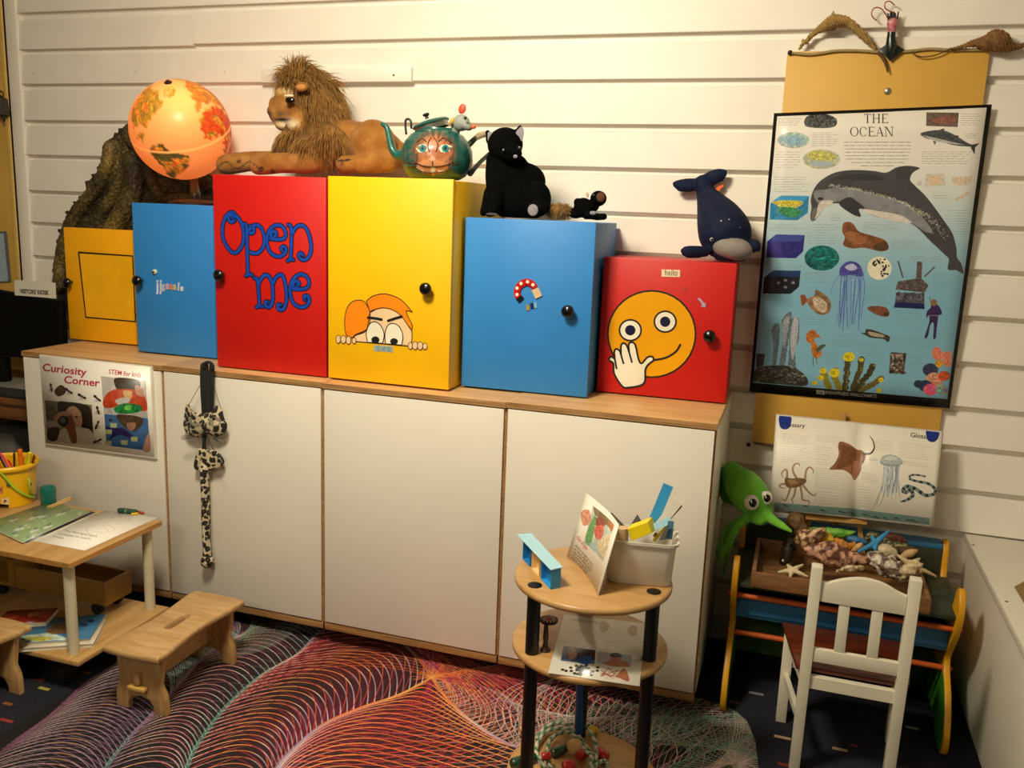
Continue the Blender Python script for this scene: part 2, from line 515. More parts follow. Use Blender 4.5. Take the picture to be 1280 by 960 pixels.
# woven flecks of the carpet, flat dashes in the pile
FL = ['#b8a24a', '#a8322e', '#c9b79a', '#4a6a9a', '#7a4a6a', '#b86a3a']
gs = {c: G() for c in FL}
flecks = [(atz(55, 861, 0), 2), (atz(12, 880, 0), 1)]
flecks = [('#a9a043', (55, 861), 8), ('#8e2e30', (8, 901), 10), ('#8c2c2a', (50, 850), 6), ('#84502c', (10, 880), 7), ('#c4a888', (978, 922), 10), ('#b89a7a', (1050, 937), 9), ('#8a8a92', (945, 867), 9), ('#97958c', (1140, 910), 8), ('#7c2f2c', (980, 956), 8), ('#8a7f6a', (930, 800), 6)]
gs = {}
for c, (px, py), L in flecks:
    p = atz(px, py, 0); q = mpp(p) * L
    gs.setdefault(c, G()).box(p.x - q, p.x + q, p.y - .006, p.y + .006, 0, .0012)
for i in range(60):
    c = random.choice(list(gs)); x = random.uniform(-1.2, 2.0); y = random.uniform(-1.9, -.1); a = random.uniform(.008, .02)
    gs[c].box(x - a, x + a, y - .004, y + .004, 0, .0012)
for c, gg in gs.items(): gg.build('carpet_fleck', mat('fleck_' + c[1:], c, .95), floor, smooth=0)

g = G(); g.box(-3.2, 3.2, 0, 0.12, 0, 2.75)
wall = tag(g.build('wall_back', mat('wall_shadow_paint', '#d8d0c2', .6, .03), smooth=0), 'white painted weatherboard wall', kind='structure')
GZ = [2.61, 2.47, 2.33, 2.19, 2.050, 1.911, 1.767, 1.627, 1.481, 1.349, 1.207, 1.064, .922, .796, .657, .516, .375, .235, .095]
BX0, BX1 = -1.70, 3.1
def board(x0, x1, zb, zt, dy=0):
    g = G(); b = .003
    pr = [(-.002, zt), (-.002, zb - .008), (-.012, zb + .002), (-.0255 + dy, zb + .001), (-.027 + dy, zb + b), (-.018 + dy, zt - .0225), (-.003, zt - .019)]
    g.prism([(x0, y, z) for y, z in pr], (x1 - x0, 0, 0))
    return g.build('weatherboard', WHITEP, wall, smooth=0)
for i in range(1, len(GZ)):
    zb, zt = GZ[i], GZ[i - 1]
    if abs(zb - 2.05) < .001:
        board(BX0, -.842, zb - .003, zt - .003); board(-.840, BX1, zb + .003, zt + .003, -.0015)
    else: board(BX0, BX1, zb, zt)
g = G(); g.box(BX0, BX1, -.012, 0, .0, .094); g.build('weatherboard', WHITEP, wall, smooth=0)
NAIL = mat('nail_hole', '#4a4038', .6)
for px, py in [(42, 92), (67, 91), (170, 90), (158, 97), (281, 90), (492, 94), (537, 92), (560, 97), (757, 88), (995, 22), (947, 87), (1002, 17)]:
    p = at(px, py, -.0225); g = G(); g.lathe([(.0028, -.004), (.002, .002)], p, (0, -1, 0), 8); g.build('nail', NAIL, wall)
def slab(n, x0, x1, y0, y1, z0, z1, m, l):
    g = G(); g.box(x0, x1, y0, y1, z0, z1); return tag(g.build(n, m, smooth=0), l, kind='structure')
CEILM = mat('ceiling_paint', '#ded6c6', .7, .03)
slab('ceiling', -3.2, 3.2, FLOORY0, .12, 2.7, 2.8, CEILM, 'pale ceiling')
slab('wall_left', -3.32, -3.2, FLOORY0, .12, 0, 2.75, CEILM, 'pale left wall')
slab('wall_right', 3.2, 3.32, FLOORY0, .12, 0, 2.75, CEILM, 'pale right wall')
slab('wall_front', -3.3, 3.3, FLOORY0 - .12, FLOORY0, 0, 2.75, CEILM, 'pale wall behind the viewer')
g = G(); g.box(-1.752, -1.692, -.034, 0, 0, 2.7, .006)
tag(g.build('trim_1', WHITEP), 'white vertical corner strip at the end of the boards', kind='structure')
g = G(); g.box(-2.7, -1.753, -.042, 0, 0, 2.7, .004)
tag(g.build('trim_2', mat('ochre_paint', '#c9a04a', .5, .12, 5)), 'ochre painted upright panel left of the boards', kind='structure')
g = G(); g.box(-1.772, -1.753, -.046, -.0, 0, 2.7, .003)
g.build('edge_strip', mat('ochre_edge', '#d3b062', .5), bpy.data.objects['trim_2'])

# white batten screwed over the boards
t = thing('wall_batten', 'short white wooden batten fixed to the boards behind the lion', 'batten', (-.236, -.02, 1.91))
a, b_ = at(327, 105, -.036), at(515, 85, -.036)
g = G(); g.box(a.x, b_.x, -.042, -.0225, 1.908, 1.957, .0015); g.build('strip', WHITEP, t)
g = G(); p = at(492, 94, -.042); g.lathe([(.004, 0), (.003, .002)], p, (0, -1, 0), 8); g.build('screw', NAIL, t)

# ================================================================ the four white cabinets in a row
PANEL = mat('white_laminate', '#ece6da', .32, .025, 3)
PLY = wood('plywood_edge', '#8a6238', '#b78c5a', (3, 3, 60), .6, 3)
TOPW = wood('plywood_face', '#c79560', '#dcb27c', (1.4, 16, 16), .4, 2.5)
DARKB = mat('plinth_black', '#16130f', .7)
CX = [-1.196, -.586, .031, .652, 1.273]
CLAB = ['leftmost white cabinet, carrying the ant and children sign',
        'white cabinet with the leopard print mask hanging on its front',
        'white cabinet below the tall yellow cupboard, front quite bare',
        'rightmost white cabinet behind the round tiered table']
for i in range(4):
    x0, x1 = CX[i] + .0006, CX[i + 1] - .0006
    t = thing('storage_cabinet', CLAB[i], 'cabinet', ((x0 + x1) / 2, -.29, 0), 'row of white cabinets')
    dz = (0, .0015, -.001, .001)[i]
    g = G(); g.box(x0, x1, -.582, -.026, .892 + dz, .910 + dz, .0015); g.build('top_board', TOPW, t)
    g = G(); g.box(x0, x1, -.5826, -.5816, .8925 + dz, .9095 + dz); g.build('top_edge', PLY, t, smooth=0)
    for k, (a, b_) in enumerate(((x0, x0 + .016), (x1 - .016, x1))):
        g = G(); g.box(a, b_, -.572, -.026, .085, .891 + dz, .001)
        sp = g.build('side_panel', PANEL, t)
        g = G(); g.box(a, b_, -.5728, -.5720, .085, .891 + dz); g.build('edge_band', PLY, sp, smooth=0)
    g = G(); g.box(x0 + .006, x1 - .006 , -.5815, -.5735, .089, .8885 + dz, .0012); g.build('front_panel', PANEL, t)
    g = G(); g.box(x0 + .016, x1 - .016, -.572, -.030, .085, .101); g.build('bottom_board', PLY, t)
    g = G(); g.box(x0 + .002, x1 - .002, -.5775, -.5725, .0595, .0845, .001); g.build('bottom_rail', PLY, t)
    g = G(); g.box(x0 + .016, x1 - .016, -.036, -.030, .101, .891); g.build('back_board', PANEL, t)
    g = G(); g.box(x0 + .02, x1 - .02, -.44, -.06, 0, .085); g.build('plinth', DARKB, t, smooth=0)

# ================================================================ six painted cupboards
def paint(n, c): return mat(n, c, .48, .03, 8, bump=.05, bscale=25)
YEL, YEL2 = paint('yellow_gloss', '#fbc200'), paint('yellow_gloss_warm', '#f5ac00')
RED, BLUE = paint('red_gloss', '#ca140d'), paint('blue_gloss', '#2f86d4')
KNOB = mat('black_knob', '#0a0a0a', .22, .02, coat=.4)
BLACK = mat('ink_black', '#14100e', .5); INK_BLUE = mat('lettering_blue', '#0f46b4', .45); DKBLUE = mat('lettering_outline', '#070a1c', .5)
#          x0     width  front   top    yaw  back
BOXES = [(-1.249, .317, -.301, 1.347, 0.6, -.18, YEL2, 'small yellow cupboard with a black outlined square, leftmost of the six', (91, 354)),
         (-.833, .335, -.407, 1.451, 1.0, -.16, BLUE, 'blue cupboard under the glowing globe', (179, 352)),
         (-.407, .416, -.5205, 1.553, .5, -.05, RED, 'tall red cupboard with curly blue lettering', (281, 345)),
         (.017, .4245, -.519, 1.558, -.5, -.05, YEL, 'tall yellow cupboard with a peeping ginger cartoon face', (538, 362)),
         (.451, .411, -.438, 1.448, 1.6, -.045, BLUE, 'blue cupboard with a horseshoe magnet picture, under the black cat', (714, 390)),
         (.8655, .404, -.3095, 1.343, .9, -.035, RED, 'small red cupboard with a big smiley face sticker', (890, 421))]
DOORS = []
for i, (x0, w, yf, zt, yaw, yb, m, lab, kn) in enumerate(BOXES):
    yaw = math.radians(yaw)
    zb = .9135
    t = thing('painted_cupboard', lab, 'cupboard', (x0 + w / 2, (yf + yb) / 2, zb), 'painted cupboards on the cabinets')
    M = Matrix.Translation((x0, yf, 0)) @ Matrix.Rotation(yaw, 4, 'Z')
    d = yb - yf - abs(math.sin(yaw)) * w - .002
    g = G(); g.box(.004, w - .004, .0195, d, zb, zt - .003, .002, M=M); g.build('carcass', m, t)
    g = G(); g.box(0, w, 0, .018, zb + .002, zt, .003, M=M); door = g.build('door', m, t)
    n = M.to_3x3() @ Vector((0, -1, 0)); ux = M.to_3x3() @ Vector((1, 0, 0)); o = M @ Vector((0, 0, 0))
    def on_door(px, py, lift=0.0, o=o, n=n):
        dd = ray(px, py); s = (o - CP).dot(n) / dd.dot(n); return CP + dd * s + n * lift
    DOORS.append((t, door, on_door, n, ux))
    c = on_door(kn[0], kn[1] + 1) + Vector((-.006, 0, .006))
    g = G(); g.lathe([(.0075, 0), (.0065, .010), (.009, .013), (.0168, .017), (.0198, .023), (.0192, .029), (.0145, .034), (.006, .0365), (0, .037)], c, n, 24, cap=False)
    g.build('knob', KNOB, door, smooth=60)

def decal(di, name, pts, m, lift, label=None):
    """flat vinyl shape on a cupboard door, outlined by points measured on the door face"""
    t, door, f, n, ux = DOORS[di]; g = G()
    P = [f(p[0], p[1], lift) for p in pts]; vv = [g.bm.verts.new(p) for p in P]
    for tri in tessellate_polygon([P]): g.face([vv[i] for i in tri])
    o = g.build(name, m, door, smooth=0)
    if label: o['label'] = label
    return o
def strokes(di, name, paths, m, wpx, lift, n=30, label=None):
    t, door, f, nn, ux = DOORS[di]; g = G()
    for k, p in enumerate(paths):
        cl = p[0] == p[-1]
        q = bez(p[:-1] if cl else p, n, cl) if n else p
        P = [f(a[0], a[1], lift + k * 2e-6) for a in q]; s = mpp(P[0])
        g.ribbon(P, wpx * s, nn, cl)
        if not cl:
            for e in (P[0], P[-1]):
                x, y, _ = frame(nn); g.flat([e + (x * math.cos(a) + y * math.sin(a)) * wpx * s / 2 for a in np.linspace(0, 2 * math.pi, 10, False)])
    o = g.build(name, m, door, smooth=0, recalc=False)
    if label: o['label'] = label
    return o
def circ(cx, cy, rx, ry, rot=0, n=36):
    c, s = math.cos(rot), math.sin(rot)
    return [(cx + rx * math.cos(a) * c - ry * math.sin(a) * s, cy + rx * math.cos(a) * s + ry * math.sin(a) * c) for a in np.linspace(0, 2 * math.pi, n, False)]
def Z(x0, y0, s): return lambda pts: [(x0 + p[0] / s, y0 + p[1] / s) for p in pts]

# 1: plain outlined square sticker
sq = [(98.5, 315.5), (166, 320), (169.5, 402), (107.5, 396.5)]
decal(0, 'sticker', sq, mat('sticker_yellow', '#f6b40c', .4), .0006, 'plain yellow square sticker')
strokes(0, 'sticker_outline', [[sq[0], sq[1], sq[2], sq[3], sq[0]]], BLACK, 2.3, .0010, n=0)

# 2: magnets on the blue door
t, door, f, n, ux = DOORS[1]
z = Z(160, 320, 10.667)
g = G(); c = f(194, 339.6); g.lathe([(.0085, 0), (.0085, .006), (.006, .0085), (0, .009)], c, n, 20, cap=False)
e = tag(g.build('round_magnet', mat('magnet_cream', '#d8d6a8', .3), smooth=50, loc=c), 'tiny round eye-like magnet above the letters on the blue cupboard', 'magnet')
g = G(); g.lathe([(.0045, .0088), (0, .0095)], c + Vector((-.001, 0, -.001)), n, 14, cap=False); g.build('pupil', mat('magnet_dark', '#3a3a20', .3), e)
LET = [('j', '#d8dce8', 195.4, 363, 3), ('j', '#c8d4e8', 199.6, 362.8, 3), ('g', '#c4c0d6', 203.0, 361.0, 3.6), ('a', '#d6b0bc', 207.6, 361, 3.8), ('n', '#e08a6a', 212.2, 361.4, 3.6), ('a', '#d8c27a', 217, 361.8, 3.6), ('l', '#d8dcec', 222.5, 362.8, 1.3), ('e', '#ece6d8', 226, 363.5, 3.4)]
for k, (ch, c, x, y, w) in enumerate(LET):
    tt, asp = text_tris(ch, .03); a = f(x, y); b_ = f(x + w, y + .3); u = b_ - a; up = n.cross(u) * 1.35
    g = G()
    for tri in tt: g.prism([a + u * q[0] + up * q[1] for q in tri], n * .003)
    ob = g.build('letter_magnet', mat('letter_' + c[1:], c, .35), smooth=0, loc=a)
    tag(ob, ['pale letter magnet j, first in the row on the blue cupboard', 'second pale letter magnet j in the row on the blue cupboard', 'lilac letter g magnet on the blue cupboard', 'pink letter a magnet on the blue cupboard', 'orange letter n magnet on the blue cupboard', 'straw yellow letter a magnet on the blue cupboard', 'slim pale letter l magnet on the blue cupboard', 'cream letter e magnet, last in the row on the blue cupboard'][k], 'magnet', 'letter magnets in a row')

# 3: curly blue lettering, outlined (coordinates from a close look at the door)
z = Z(260, 210, 3.312)
OPEN = [z(q) for q in [
    [(100, 205), (112, 198), (108, 186), (92, 185), (72, 205), (60, 250), (66, 300), (90, 340), (110, 352), (132, 338), (148, 300), (146, 250), (130, 212), (106, 190), (88, 196), (86, 214), (98, 224), (112, 216)],
    [(150, 232), (160, 240), (162, 300), (164, 380), (166, 436)],
    [(158, 446), (170, 440), (182, 442)],
    [(166, 262), (182, 246), (200, 236), (222, 250), (234, 290), (228, 330), (206, 352), (184, 352), (168, 345)],
    [(176, 240), (190, 248), (190, 264), (178, 270), (170, 262)],
    [(256, 292), (290, 296), (318, 290), (322, 266), (306, 240), (278, 238), (252, 262), (244, 300), (252, 340), (274, 362), (300, 366), (320, 352), (324, 334), (314, 324), (302, 332), (308, 342)],
    [(262, 286), (262, 268), (276, 262), (284, 274), (274, 284)],
    [(332, 236), (344, 244), (346, 300), (344, 350), (342, 378)],
    [(330, 384), (342, 378), (354, 380)],
    [(346, 280), (358, 254), (378, 238), (402, 244), (420, 280), (428, 330), (420, 364), (402, 380), (384, 376), (376, 362), (384, 352), (394, 360)],
    [(192, 456), (204, 462), (210, 510), (214, 570)],
    [(202, 576), (214, 570), (226, 574)],
    [(208, 490), (218, 462), (236, 444), (252, 448), (266, 480), (270, 530), (264, 566), (250, 576), (238, 568), (240, 554), (252, 556)],
    [(268, 484), (280, 456), (298, 442), (312, 450), (322, 490), (326, 540), (318, 576), (304, 588), (290, 580), (290, 566), (302, 566)],
    [(346, 498), (378, 502), (410, 496), (420, 474), (408, 448), (380, 440), (352, 462), (340, 500), (348, 548), (370, 572), (396, 576), (416, 562), (420, 540), (410, 528), (398, 534), (402, 546)],
    [(354, 492), (354, 474), (368, 468), (378, 478), (368, 490)]]]
strokes(2, 'lettering_outline', OPEN, DKBLUE, 6.4, .0006, n=40)
strokes(2, 'lettering', OPEN, INK_BLUE, 3.9, .0011, n=40, label='curly blue words reading Open me')

# 4: peeping cartoon face
z = Z(410, 355, 9.143)
SKIN = mat('vinyl_skin', '#f2cfa2', .45); ORG = mat('vinyl_orange', '#f98a08', .45); WHT = mat('vinyl_white', '#f4ecd8', .4)
face = z(bez([(300, 655), (310, 590), (440, 530), (480, 330), (560, 285), (640, 272), (740, 295), (830, 355), (900, 450), (955, 530), (962, 620), (950, 700)], 44))
decal(3, 'face', face, SKIN, .0005)
hair = z(bez([(440, 195), (520, 135), (640, 112), (760, 140), (860, 200), (968, 322)], 30) + bez([(968, 322), (900, 305), (915, 370), (960, 455), (965, 510)], 20) + bez([(955, 530), (900, 450), (830, 355), (740, 295), (640, 272), (560, 285), (485, 325)], 24))
decal(3, 'hair', hair, ORG, .0008)
bun = z(bez([(345, 185), (420, 205), (478, 310), (482, 420), (440, 520), (320, 575), (280, 610), (215, 590), (192, 440), (215, 290), (270, 210)], 60, True))
decal(3, 'hair_bunch', bun, ORG, .0011)
LINE = mat('vinyl_line', '#3a1a0c', .5)
strokes(3, 'face_outline', [face, hair + [hair[0]], bun + [bun[0]], z([(300, 655), (600, 680), (950, 712)])], LINE, 1.1, .0014, n=0)
for k, (e, pz) in enumerate([([(455, 665), (440, 560), (480, 455), (545, 432), (610, 480), (645, 580), (625, 678)], (545, 638, 46, 40)), ([(660, 682), (655, 560), (690, 470), (750, 450), (820, 490), (858, 590), (845, 697)], (758, 655, 44, 36))]):
    ep = z(bez(e, 36)); decal(3, 'eye_white', ep, WHT, .0017)
    strokes(3, 'eye_outline', [ep + [ep[0]]], BLACK, 1.2, .0020, n=0)
    decal(3, 'pupil', z(circ(*pz)), BLACK, .0022)
strokes(3, 'eyebrow', [z([(460, 382), (540, 390), (615, 404)])], BLACK, 3.0, .0023, n=0); strokes(3, 'eyebrow', [z([(690, 418), (760, 395), (845, 370)])], BLACK, 3.0, .0023, n=0)
for cx, cy, rx, ry in [(122, 630, 26, 46), (180, 632, 30, 46), (238, 640, 28, 46), (302, 646, 22, 34), (944, 705, 24, 40), (998, 702, 30, 46), (1056, 704, 30, 46), (1112, 710, 26, 38)]:
    decal(3, 'finger', z(circ(cx, cy, rx, ry)), SKIN, .0024); q = z(circ(cx, cy, rx, ry)); strokes(3, 'finger_outline', [q + [q[0]]], LINE, .8, .0026, n=0)
q = z([(525, 698), (748, 712), (744, 782), (520, 766)])
decal(3, 'word_sticker', q, mat('sticker_greyblue', '#a9b6ac', .4), .0007)
t, door, f, n, ux = DOORS[3]
raised_text('sticker_print', 'YES WE SEE', f(*z([(545, 760)])[0]), f(*z([(725, 772)])[0]), n, mat('print_blue', '#4a7a9a', .5), door, .01, 1.8, .0011)

# 5: the horseshoe magnet with loose scraps
z = Z(630, 340, 12.8)
t, door, f, n, ux = DOORS[4]
arc = bez([(285, 455), (225, 380), (215, 300), (260, 210), (360, 160), (460, 200), (510, 290), (560, 400)], 40)
hs = thing('horseshoe_magnet', 'red horseshoe shaped magnet with white dots on the blue cupboard', 'magnet', f(*z([(360, 300)])[0]))
def band(pts, w, m, nm, h):
    g = G(); P = [f(*p) for p in z(pts)]; s = mpp(P[0]) * w / 12.8
    for a, b_ in zip(P, P[1:]):
        sd = (b_ - a).cross(n).normalized() * s / 2; e = (b_ - a) * .15
        g.prism([a - e + sd, b_ + e + sd, b_ + e - sd, a - e - sd], n * h)
    return g.build(nm, m, hs, smooth=0)
band(arc[4:29], 108, mat('magnet_red', '#cc1412', .35), 'bow', .005)
band(arc[:5], 108, mat('magnet_black', '#101014', .35), 'tip', .0045)
band(arc[29:39], 118, mat('magnet_pale', '#e8c8a0', .35), 'tip', .0048)
for cx, cy in [(216, 358), (216, 256), (280, 182), (384, 155), (470, 202)]:
    g = G(); g.lathe([(.0052, .005), (.0052, .0058)], f(*z([(cx, cy)])[0]), n, 14); g.build('dot', WHT, hs)
for k, (cx, cy, a, c, l) in enumerate([(385, 570, .5, '#a8822c', 'gold scrap of magnet strip under the horseshoe magnet'), (450, 540, .3, '#0e2050', 'navy scrap of magnet strip under the horseshoe magnet'), (505, 530, .4, '#7ab0d8', 'pale blue scrap of magnet strip, right of the navy scrap')]):
    P = z([(cx - 28, cy - 40), (cx + 20, cy - 48), (cx + 30, cy + 40), (cx - 18, cy + 48)]); g = G(); g.prism([f(*p) for p in P], n * .003)
    tag(g.build('magnet_scrap', mat('scrap_' + c[1:], c, .4), smooth=0, loc=f(cx / 12.8 + 630, cy / 12.8 + 340)), l, 'magnet', 'scraps of magnet strip')

# 6: the smiley with a gloved hand over its mouth
z = Z(570, 260, 3.5556)
t, door, f, n, ux = DOORS[5]
EMO = mat('sticker_gold', '#f0a60a', .28, .05, 3, coat=.3)
rim = z(circ(870, 560, 199, 196)); decal(5, 'face_rim', rim, BLACK, .0006)
decal(5, 'face', z(circ(870, 560, 191, 188)), EMO, .0010, 'round golden smiley face sticker')
for cx, cy in [(775, 543), (930, 505)]:
    decal(5, 'eye_rim', z(circ(cx, cy, 52, 50)), BLACK, .0014); decal(5, 'eye_white', z(circ(cx, cy, 44, 42)), WHT, .0017); decal(5, 'pupil', z(circ(cx, cy, 23, 23)), mat('pupil_navy', '#1a1c3c', .3), .0020)
strokes(5, 'mouth', [z([(870, 677), (930, 666), (975, 640), (997, 608)])], BLACK, 2.6, .0016)
hand = z(bez([(700, 690), (680, 676), (690, 660), (706, 668), (704, 640), (712, 626), (728, 634), (734, 652), (734, 612), (746, 600), (760, 612), (770, 640), (768, 606), (782, 596), (798, 610), (812, 672), (826, 690), (850, 664), (872, 660), (878, 676), (856, 694), (842, 718), (840, 768), (820, 788), (770, 797), (740, 792), (704, 736)], 110, True))
decal(5, 'hand', hand, WHT, .0022, 'white cartoon hand over the mouth')
strokes(5, 'hand_outline', [hand + [hand[0]], z([(706, 668), (714, 712)]), z([(734, 652), (745, 690)]), z([(770, 640), (782, 684)])], BLACK, 2.3, .0026, n=0)
q = z([(914, 273), (996, 275), (996, 307), (914, 305)])
g = G(); g.prism([f(*p) for p in q], n * .0012); h = tag(g.build('word_magnet', mat('tag_cream', '#f0d8b4', .5), smooth=0, loc=f(*q[0])), 'small cream handwritten tag at the top of the small red cupboard', 'tag')
raised_text('handwriting', 'hello', f(*z([(928, 299)])[0], .0013), f(*z([(984, 301)])[0], .0013), n, mat('pencil_grey', '#6a5a52', .6), h, 0, 1.3)
for P, c, l in [([(1072, 402), (1084, 400), (1092, 410), (1106, 426), (1112, 420), (1108, 442), (1088, 438), (1096, 432), (1084, 414)], '#a8a8c4', 'tiny lilac arrow magnet above the knob of the small red cupboard'), ([(1004, 352), (1014, 346), (1026, 356), (1022, 376), (1006, 374)], '#b8342a', 'tiny reddish scrap sticker right of the cream tag')]:
    g = G(); g.prism([f(*p) for p in z(P)], n * .0015); tag(g.build('door_sticker', mat('stk_' + c[1:], c, .5), smooth=0, loc=f(*z(P)[0])), l, 'sticker')

# ================================================================ things standing on the cupboards
def ZP(x0, y0, s):
    f = lambda X, Y, Yp: at(x0 + X / s, y0 + Y / s, Yp)
    f.s = s; return f
def zr(f, p, r): return mpp(p) * r / f.s
def zlimb(g, f, L, n=12, flat=1.0, sub=0):
    """limb through (X, Y, depth, radius) rows read off the picture and given their own depth"""
    if sub: L = bez(L, sub)
    P = [f(a[0], a[1], a[2]) for a in L]; g.tube(P, [zr(f, p, a[3]) for p, a in zip(P, L)], n, flat=flat)
    g.ell(P[0], zr(f, P[0], L[0][3]), nu=n, nv=8); g.ell(P[-1], zr(f, P[-1], L[-1][3]), nu=n, nv=8)
def zell(g, f, X, Y, Yp, rx, ry=None, rz=None, M=None, nu=20, nv=12):
    p = f(X, Y, Yp); k = mpp(p) / f.s; rx *= k; ry = rx if ry is None else ry * k; rz = rx if rz is None else rz * k
    g.ell(p, (rx, ry, rz), M, nu, nv); return p
CAMD = lambda p: (CP - Vector(p)).normalized()

# ---- scaly dark reptile behind the globe
f = ZP(60, 150, 4.3636)
SIL = [(440, 40), (400, 60), (368, 90), (345, 130), (340, 165), (318, 235), (292, 262), (255, 310), (222, 350), (205, 415), (178, 430), (130, 490), (105, 545), (80, 600), (58, 660), (40, 780), (30, 890), (60, 960), (110, 1180), (900, 1180), (900, 330), (780, 250), (560, 150), (520, 60)]
rep = thing('reptile_figure', 'big dark scaly reptile figure with a jagged back, behind the globe', 'figure', (-1.0, -.1, .912))
YR = -.085
bz = .9125
g = G()
pts = [f(a, b_, YR) for a, b_ in SIL]
pts = [Vector((p.x, p.y, max(p.z, bz + .004))) for p in pts]
g.prism([p + Vector((0, -.012, 0)) for p in pts], (0, .045, 0))
RIDG = [([(440, 110), (420, 260), (370, 380), (300, 500), (250, 620), (200, 900)], 30, -.022), ([(520, 200), (570, 330), (620, 420), (700, 430), (860, 420)], 34, -.022),
        ([(345, 150), (310, 300), (225, 430), (130, 560), (80, 760), (70, 900)], 40, -.02), ([(470, 230), (480, 360), (420, 500), (350, 640), (330, 900)], 60, -.02),
        ([(420, 480), (380, 530), (300, 590)], 26, -.03), ([(470, 80), (520, 140), (700, 260), (850, 360)], 60, -.02)]
for R_, w, dy in RIDG:
    zlimb(g, f, [(a, max(0, min(b_, 900)), YR + dy, w) for a, b_ in R_], 10, sub=16)
for k in range(17):
    u = k / 16; i = u * 14; j = int(i); a = SIL[min(j, 14)]; b_ = SIL[min(j + 1, 15)]; w = i - j
    X, Y = a[0] + (b_[0] - a[0]) * w, a[1] + (b_[1] - a[1]) * w
    zlimb(g, f, [(X + 22, Y + 14, YR, 26), (X - 8 - 8 * (k % 2), Y - 6, YR, 9)], 8)
def rep_disp(p):
    d = noise.voronoi(p * 62)[0]; return .007 * (min(d[1] - d[0], .5)) + .004 * noise.noise(p * 30)
def rep_paint(p):
    u = (p.x + 1.25) * 1.1 + (p.z - 1.35) * 0.9
    n = noise.noise(p * 9) * .5 + noise.noise(p * 160) * .6 + (-(p.y + .10)) * 7
    k = max(0, min(1, n * .95 + .14))
    a, b_ = (34, 28, 17), (158, 134, 58)
    return [a[i] + (b_[i] - a[i]) * k for i in range(3)]
remeshed('body', g, .0055, vcmat('reptile_skin', .55, bump=.6, bscale=70, voronoi=True, noise_amt=.4, nscale=120), rep, 2, rep_paint, rep_disp)

# ---- glowing globe
f = ZP(0, 0, 1)
gc = at(226, 162.5, -.272); gr = 60.5 * mpp(gc)
zt = BOXES[1][3]
glb = thing('globe', 'lit orange world globe on the blue cupboard, glowing from inside', 'globe', (gc.x + .02, -.272, zt))
gv = (CP - gc).normalized(); gu = (CU - gv * CU.dot(gv)).normalized(); grt = gu.cross(gv)
ax = (grt * -.235 + gu * .885 + gv * .402).normalized()
front = (gv - ax * gv.dot(ax)).normalized(); east = ax.cross(front)
CONT = [([(-165, 65), (-140, 70), (-95, 72), (-80, 70), (-60, 55), (-66, 45), (-75, 38), (-81, 26), (-90, 30), (-97, 25), (-105, 20), (-95, 16), (-87, 20), (-84, 10), (-78, 8), (-95, 13), (-110, 24), (-124, 40), (-130, 55), (-150, 60)], '#a8883a'),
        ([(-50, 60), (-20, 70), (-20, 82), (-60, 82), (-68, 76)], '#e8a860'),
        ([(-78, 8), (-60, 10), (-50, 0), (-35, -6), (-40, -22), (-55, -34), (-65, -42), (-70, -54), (-75, -48), (-72, -20), (-81, -5)], '#5a5c3a'),
        ([(-17, 14), (-10, 32), (10, 37), (32, 31), (43, 12), (51, 11), (40, -12), (34, -26), (20, -35), (12, -17), (9, 4), (-8, 5)], '#c8542a'),
        ([(-10, 36), (-9, 44), (0, 48), (-5, 58), (8, 58), (10, 64), (25, 71), (60, 70), (100, 76), (140, 73), (180, 68), (160, 60), (140, 54), (122, 40), (120, 30), (108, 20), (100, 8), (95, 20), (80, 8), (72, 22), (58, 25), (45, 13), (35, 32), (28, 38), (18, 40), (10, 44)], '#b87a34'),
        ([(114, -22), (130, -12), (142, -11), (153, -28), (147, -38), (130, -32), (116, -34)], '#b86a3a'),
        ([(-180, -74), (-120, -72), (-60, -66), (0, -70), (90, -66), (180, -72), (180, -90), (-180, -90)], '#d8b080')]
def inpoly(x, y, P):
    r = False
    for i in range(len(P)):
        (ax_, ay), (bx, by) = P[i], P[i - 1]
        if (ay > y) != (by > y) and x < (bx - ax_) * (y - ay) / (by - ay) + ax_: r = not r
    return r
g = G(); g.ell((0, 0, 0), gr, nu=150, nv=80)
bm = g.bm; cl = bm.verts.layers.float_color.new('Col')
LON0 = -38
for v in bm.verts:
    d = v.co.normalized(); lat = math.degrees(math.asin(max(-1, min(1, d.z)))); lon = math.degrees(math.atan2(d.y, d.x)) + LON0
    lon = (lon + 180) % 360 - 180
    j = noise.noise(d * 9) * 5
    c = lin('#f0a870')
    for P, cc in CONT:
        if inpoly(lon + j, lat + j * .7, P):
            h = noise.noise(d * 6 + Vector((3, 1, 2)))
            c = lin(cc) if h < .1 else lin(('#e0722e', '#8c8a3c', '#e8b04a')[int((h * 37) % 3)])
            e = min(1, abs(noise.noise(d * 14)) * 3); c = tuple(q * (.55 + .45 * e) for q in c[:3]) + (1,)
    if abs(lat) < .9: c = lin('#ffd28a')
    v[cl] = c
Mx = Matrix((front, east, ax)).transposed()
for v in bm.verts: v.co = gc + Mx @ v.co
m, nt, b = new_mat('globe_shell')
at_ = nd(nt, 'ShaderNodeAttribute', attribute_name='Col'); tr = nd(nt, 'ShaderNodeBsdfTranslucent'); mx = nd(nt, 'ShaderNodeMixShader')
mx.inputs[0].default_value = .55
nt.links.new(at_.outputs['Color'], b.inputs['Base Color']); nt.links.new(at_.outputs['Color'], tr.inputs['Color']); b.inputs['Roughness'].default_value = .3
nt.links.new(b.outputs[0], mx.inputs[1]); nt.links.new(tr.outputs[0], mx.inputs[2])
nt.links.new(mx.outputs[0], nt.nodes['Material Output'].inputs['Surface'])
g.build('sphere', m, glb, smooth=True)
pl = bpy.data.lights.new('globe_bulb', 'POINT'); pl.energy = 1.0; pl.color = (1, .66, .34); pl.shadow_soft_size = .012
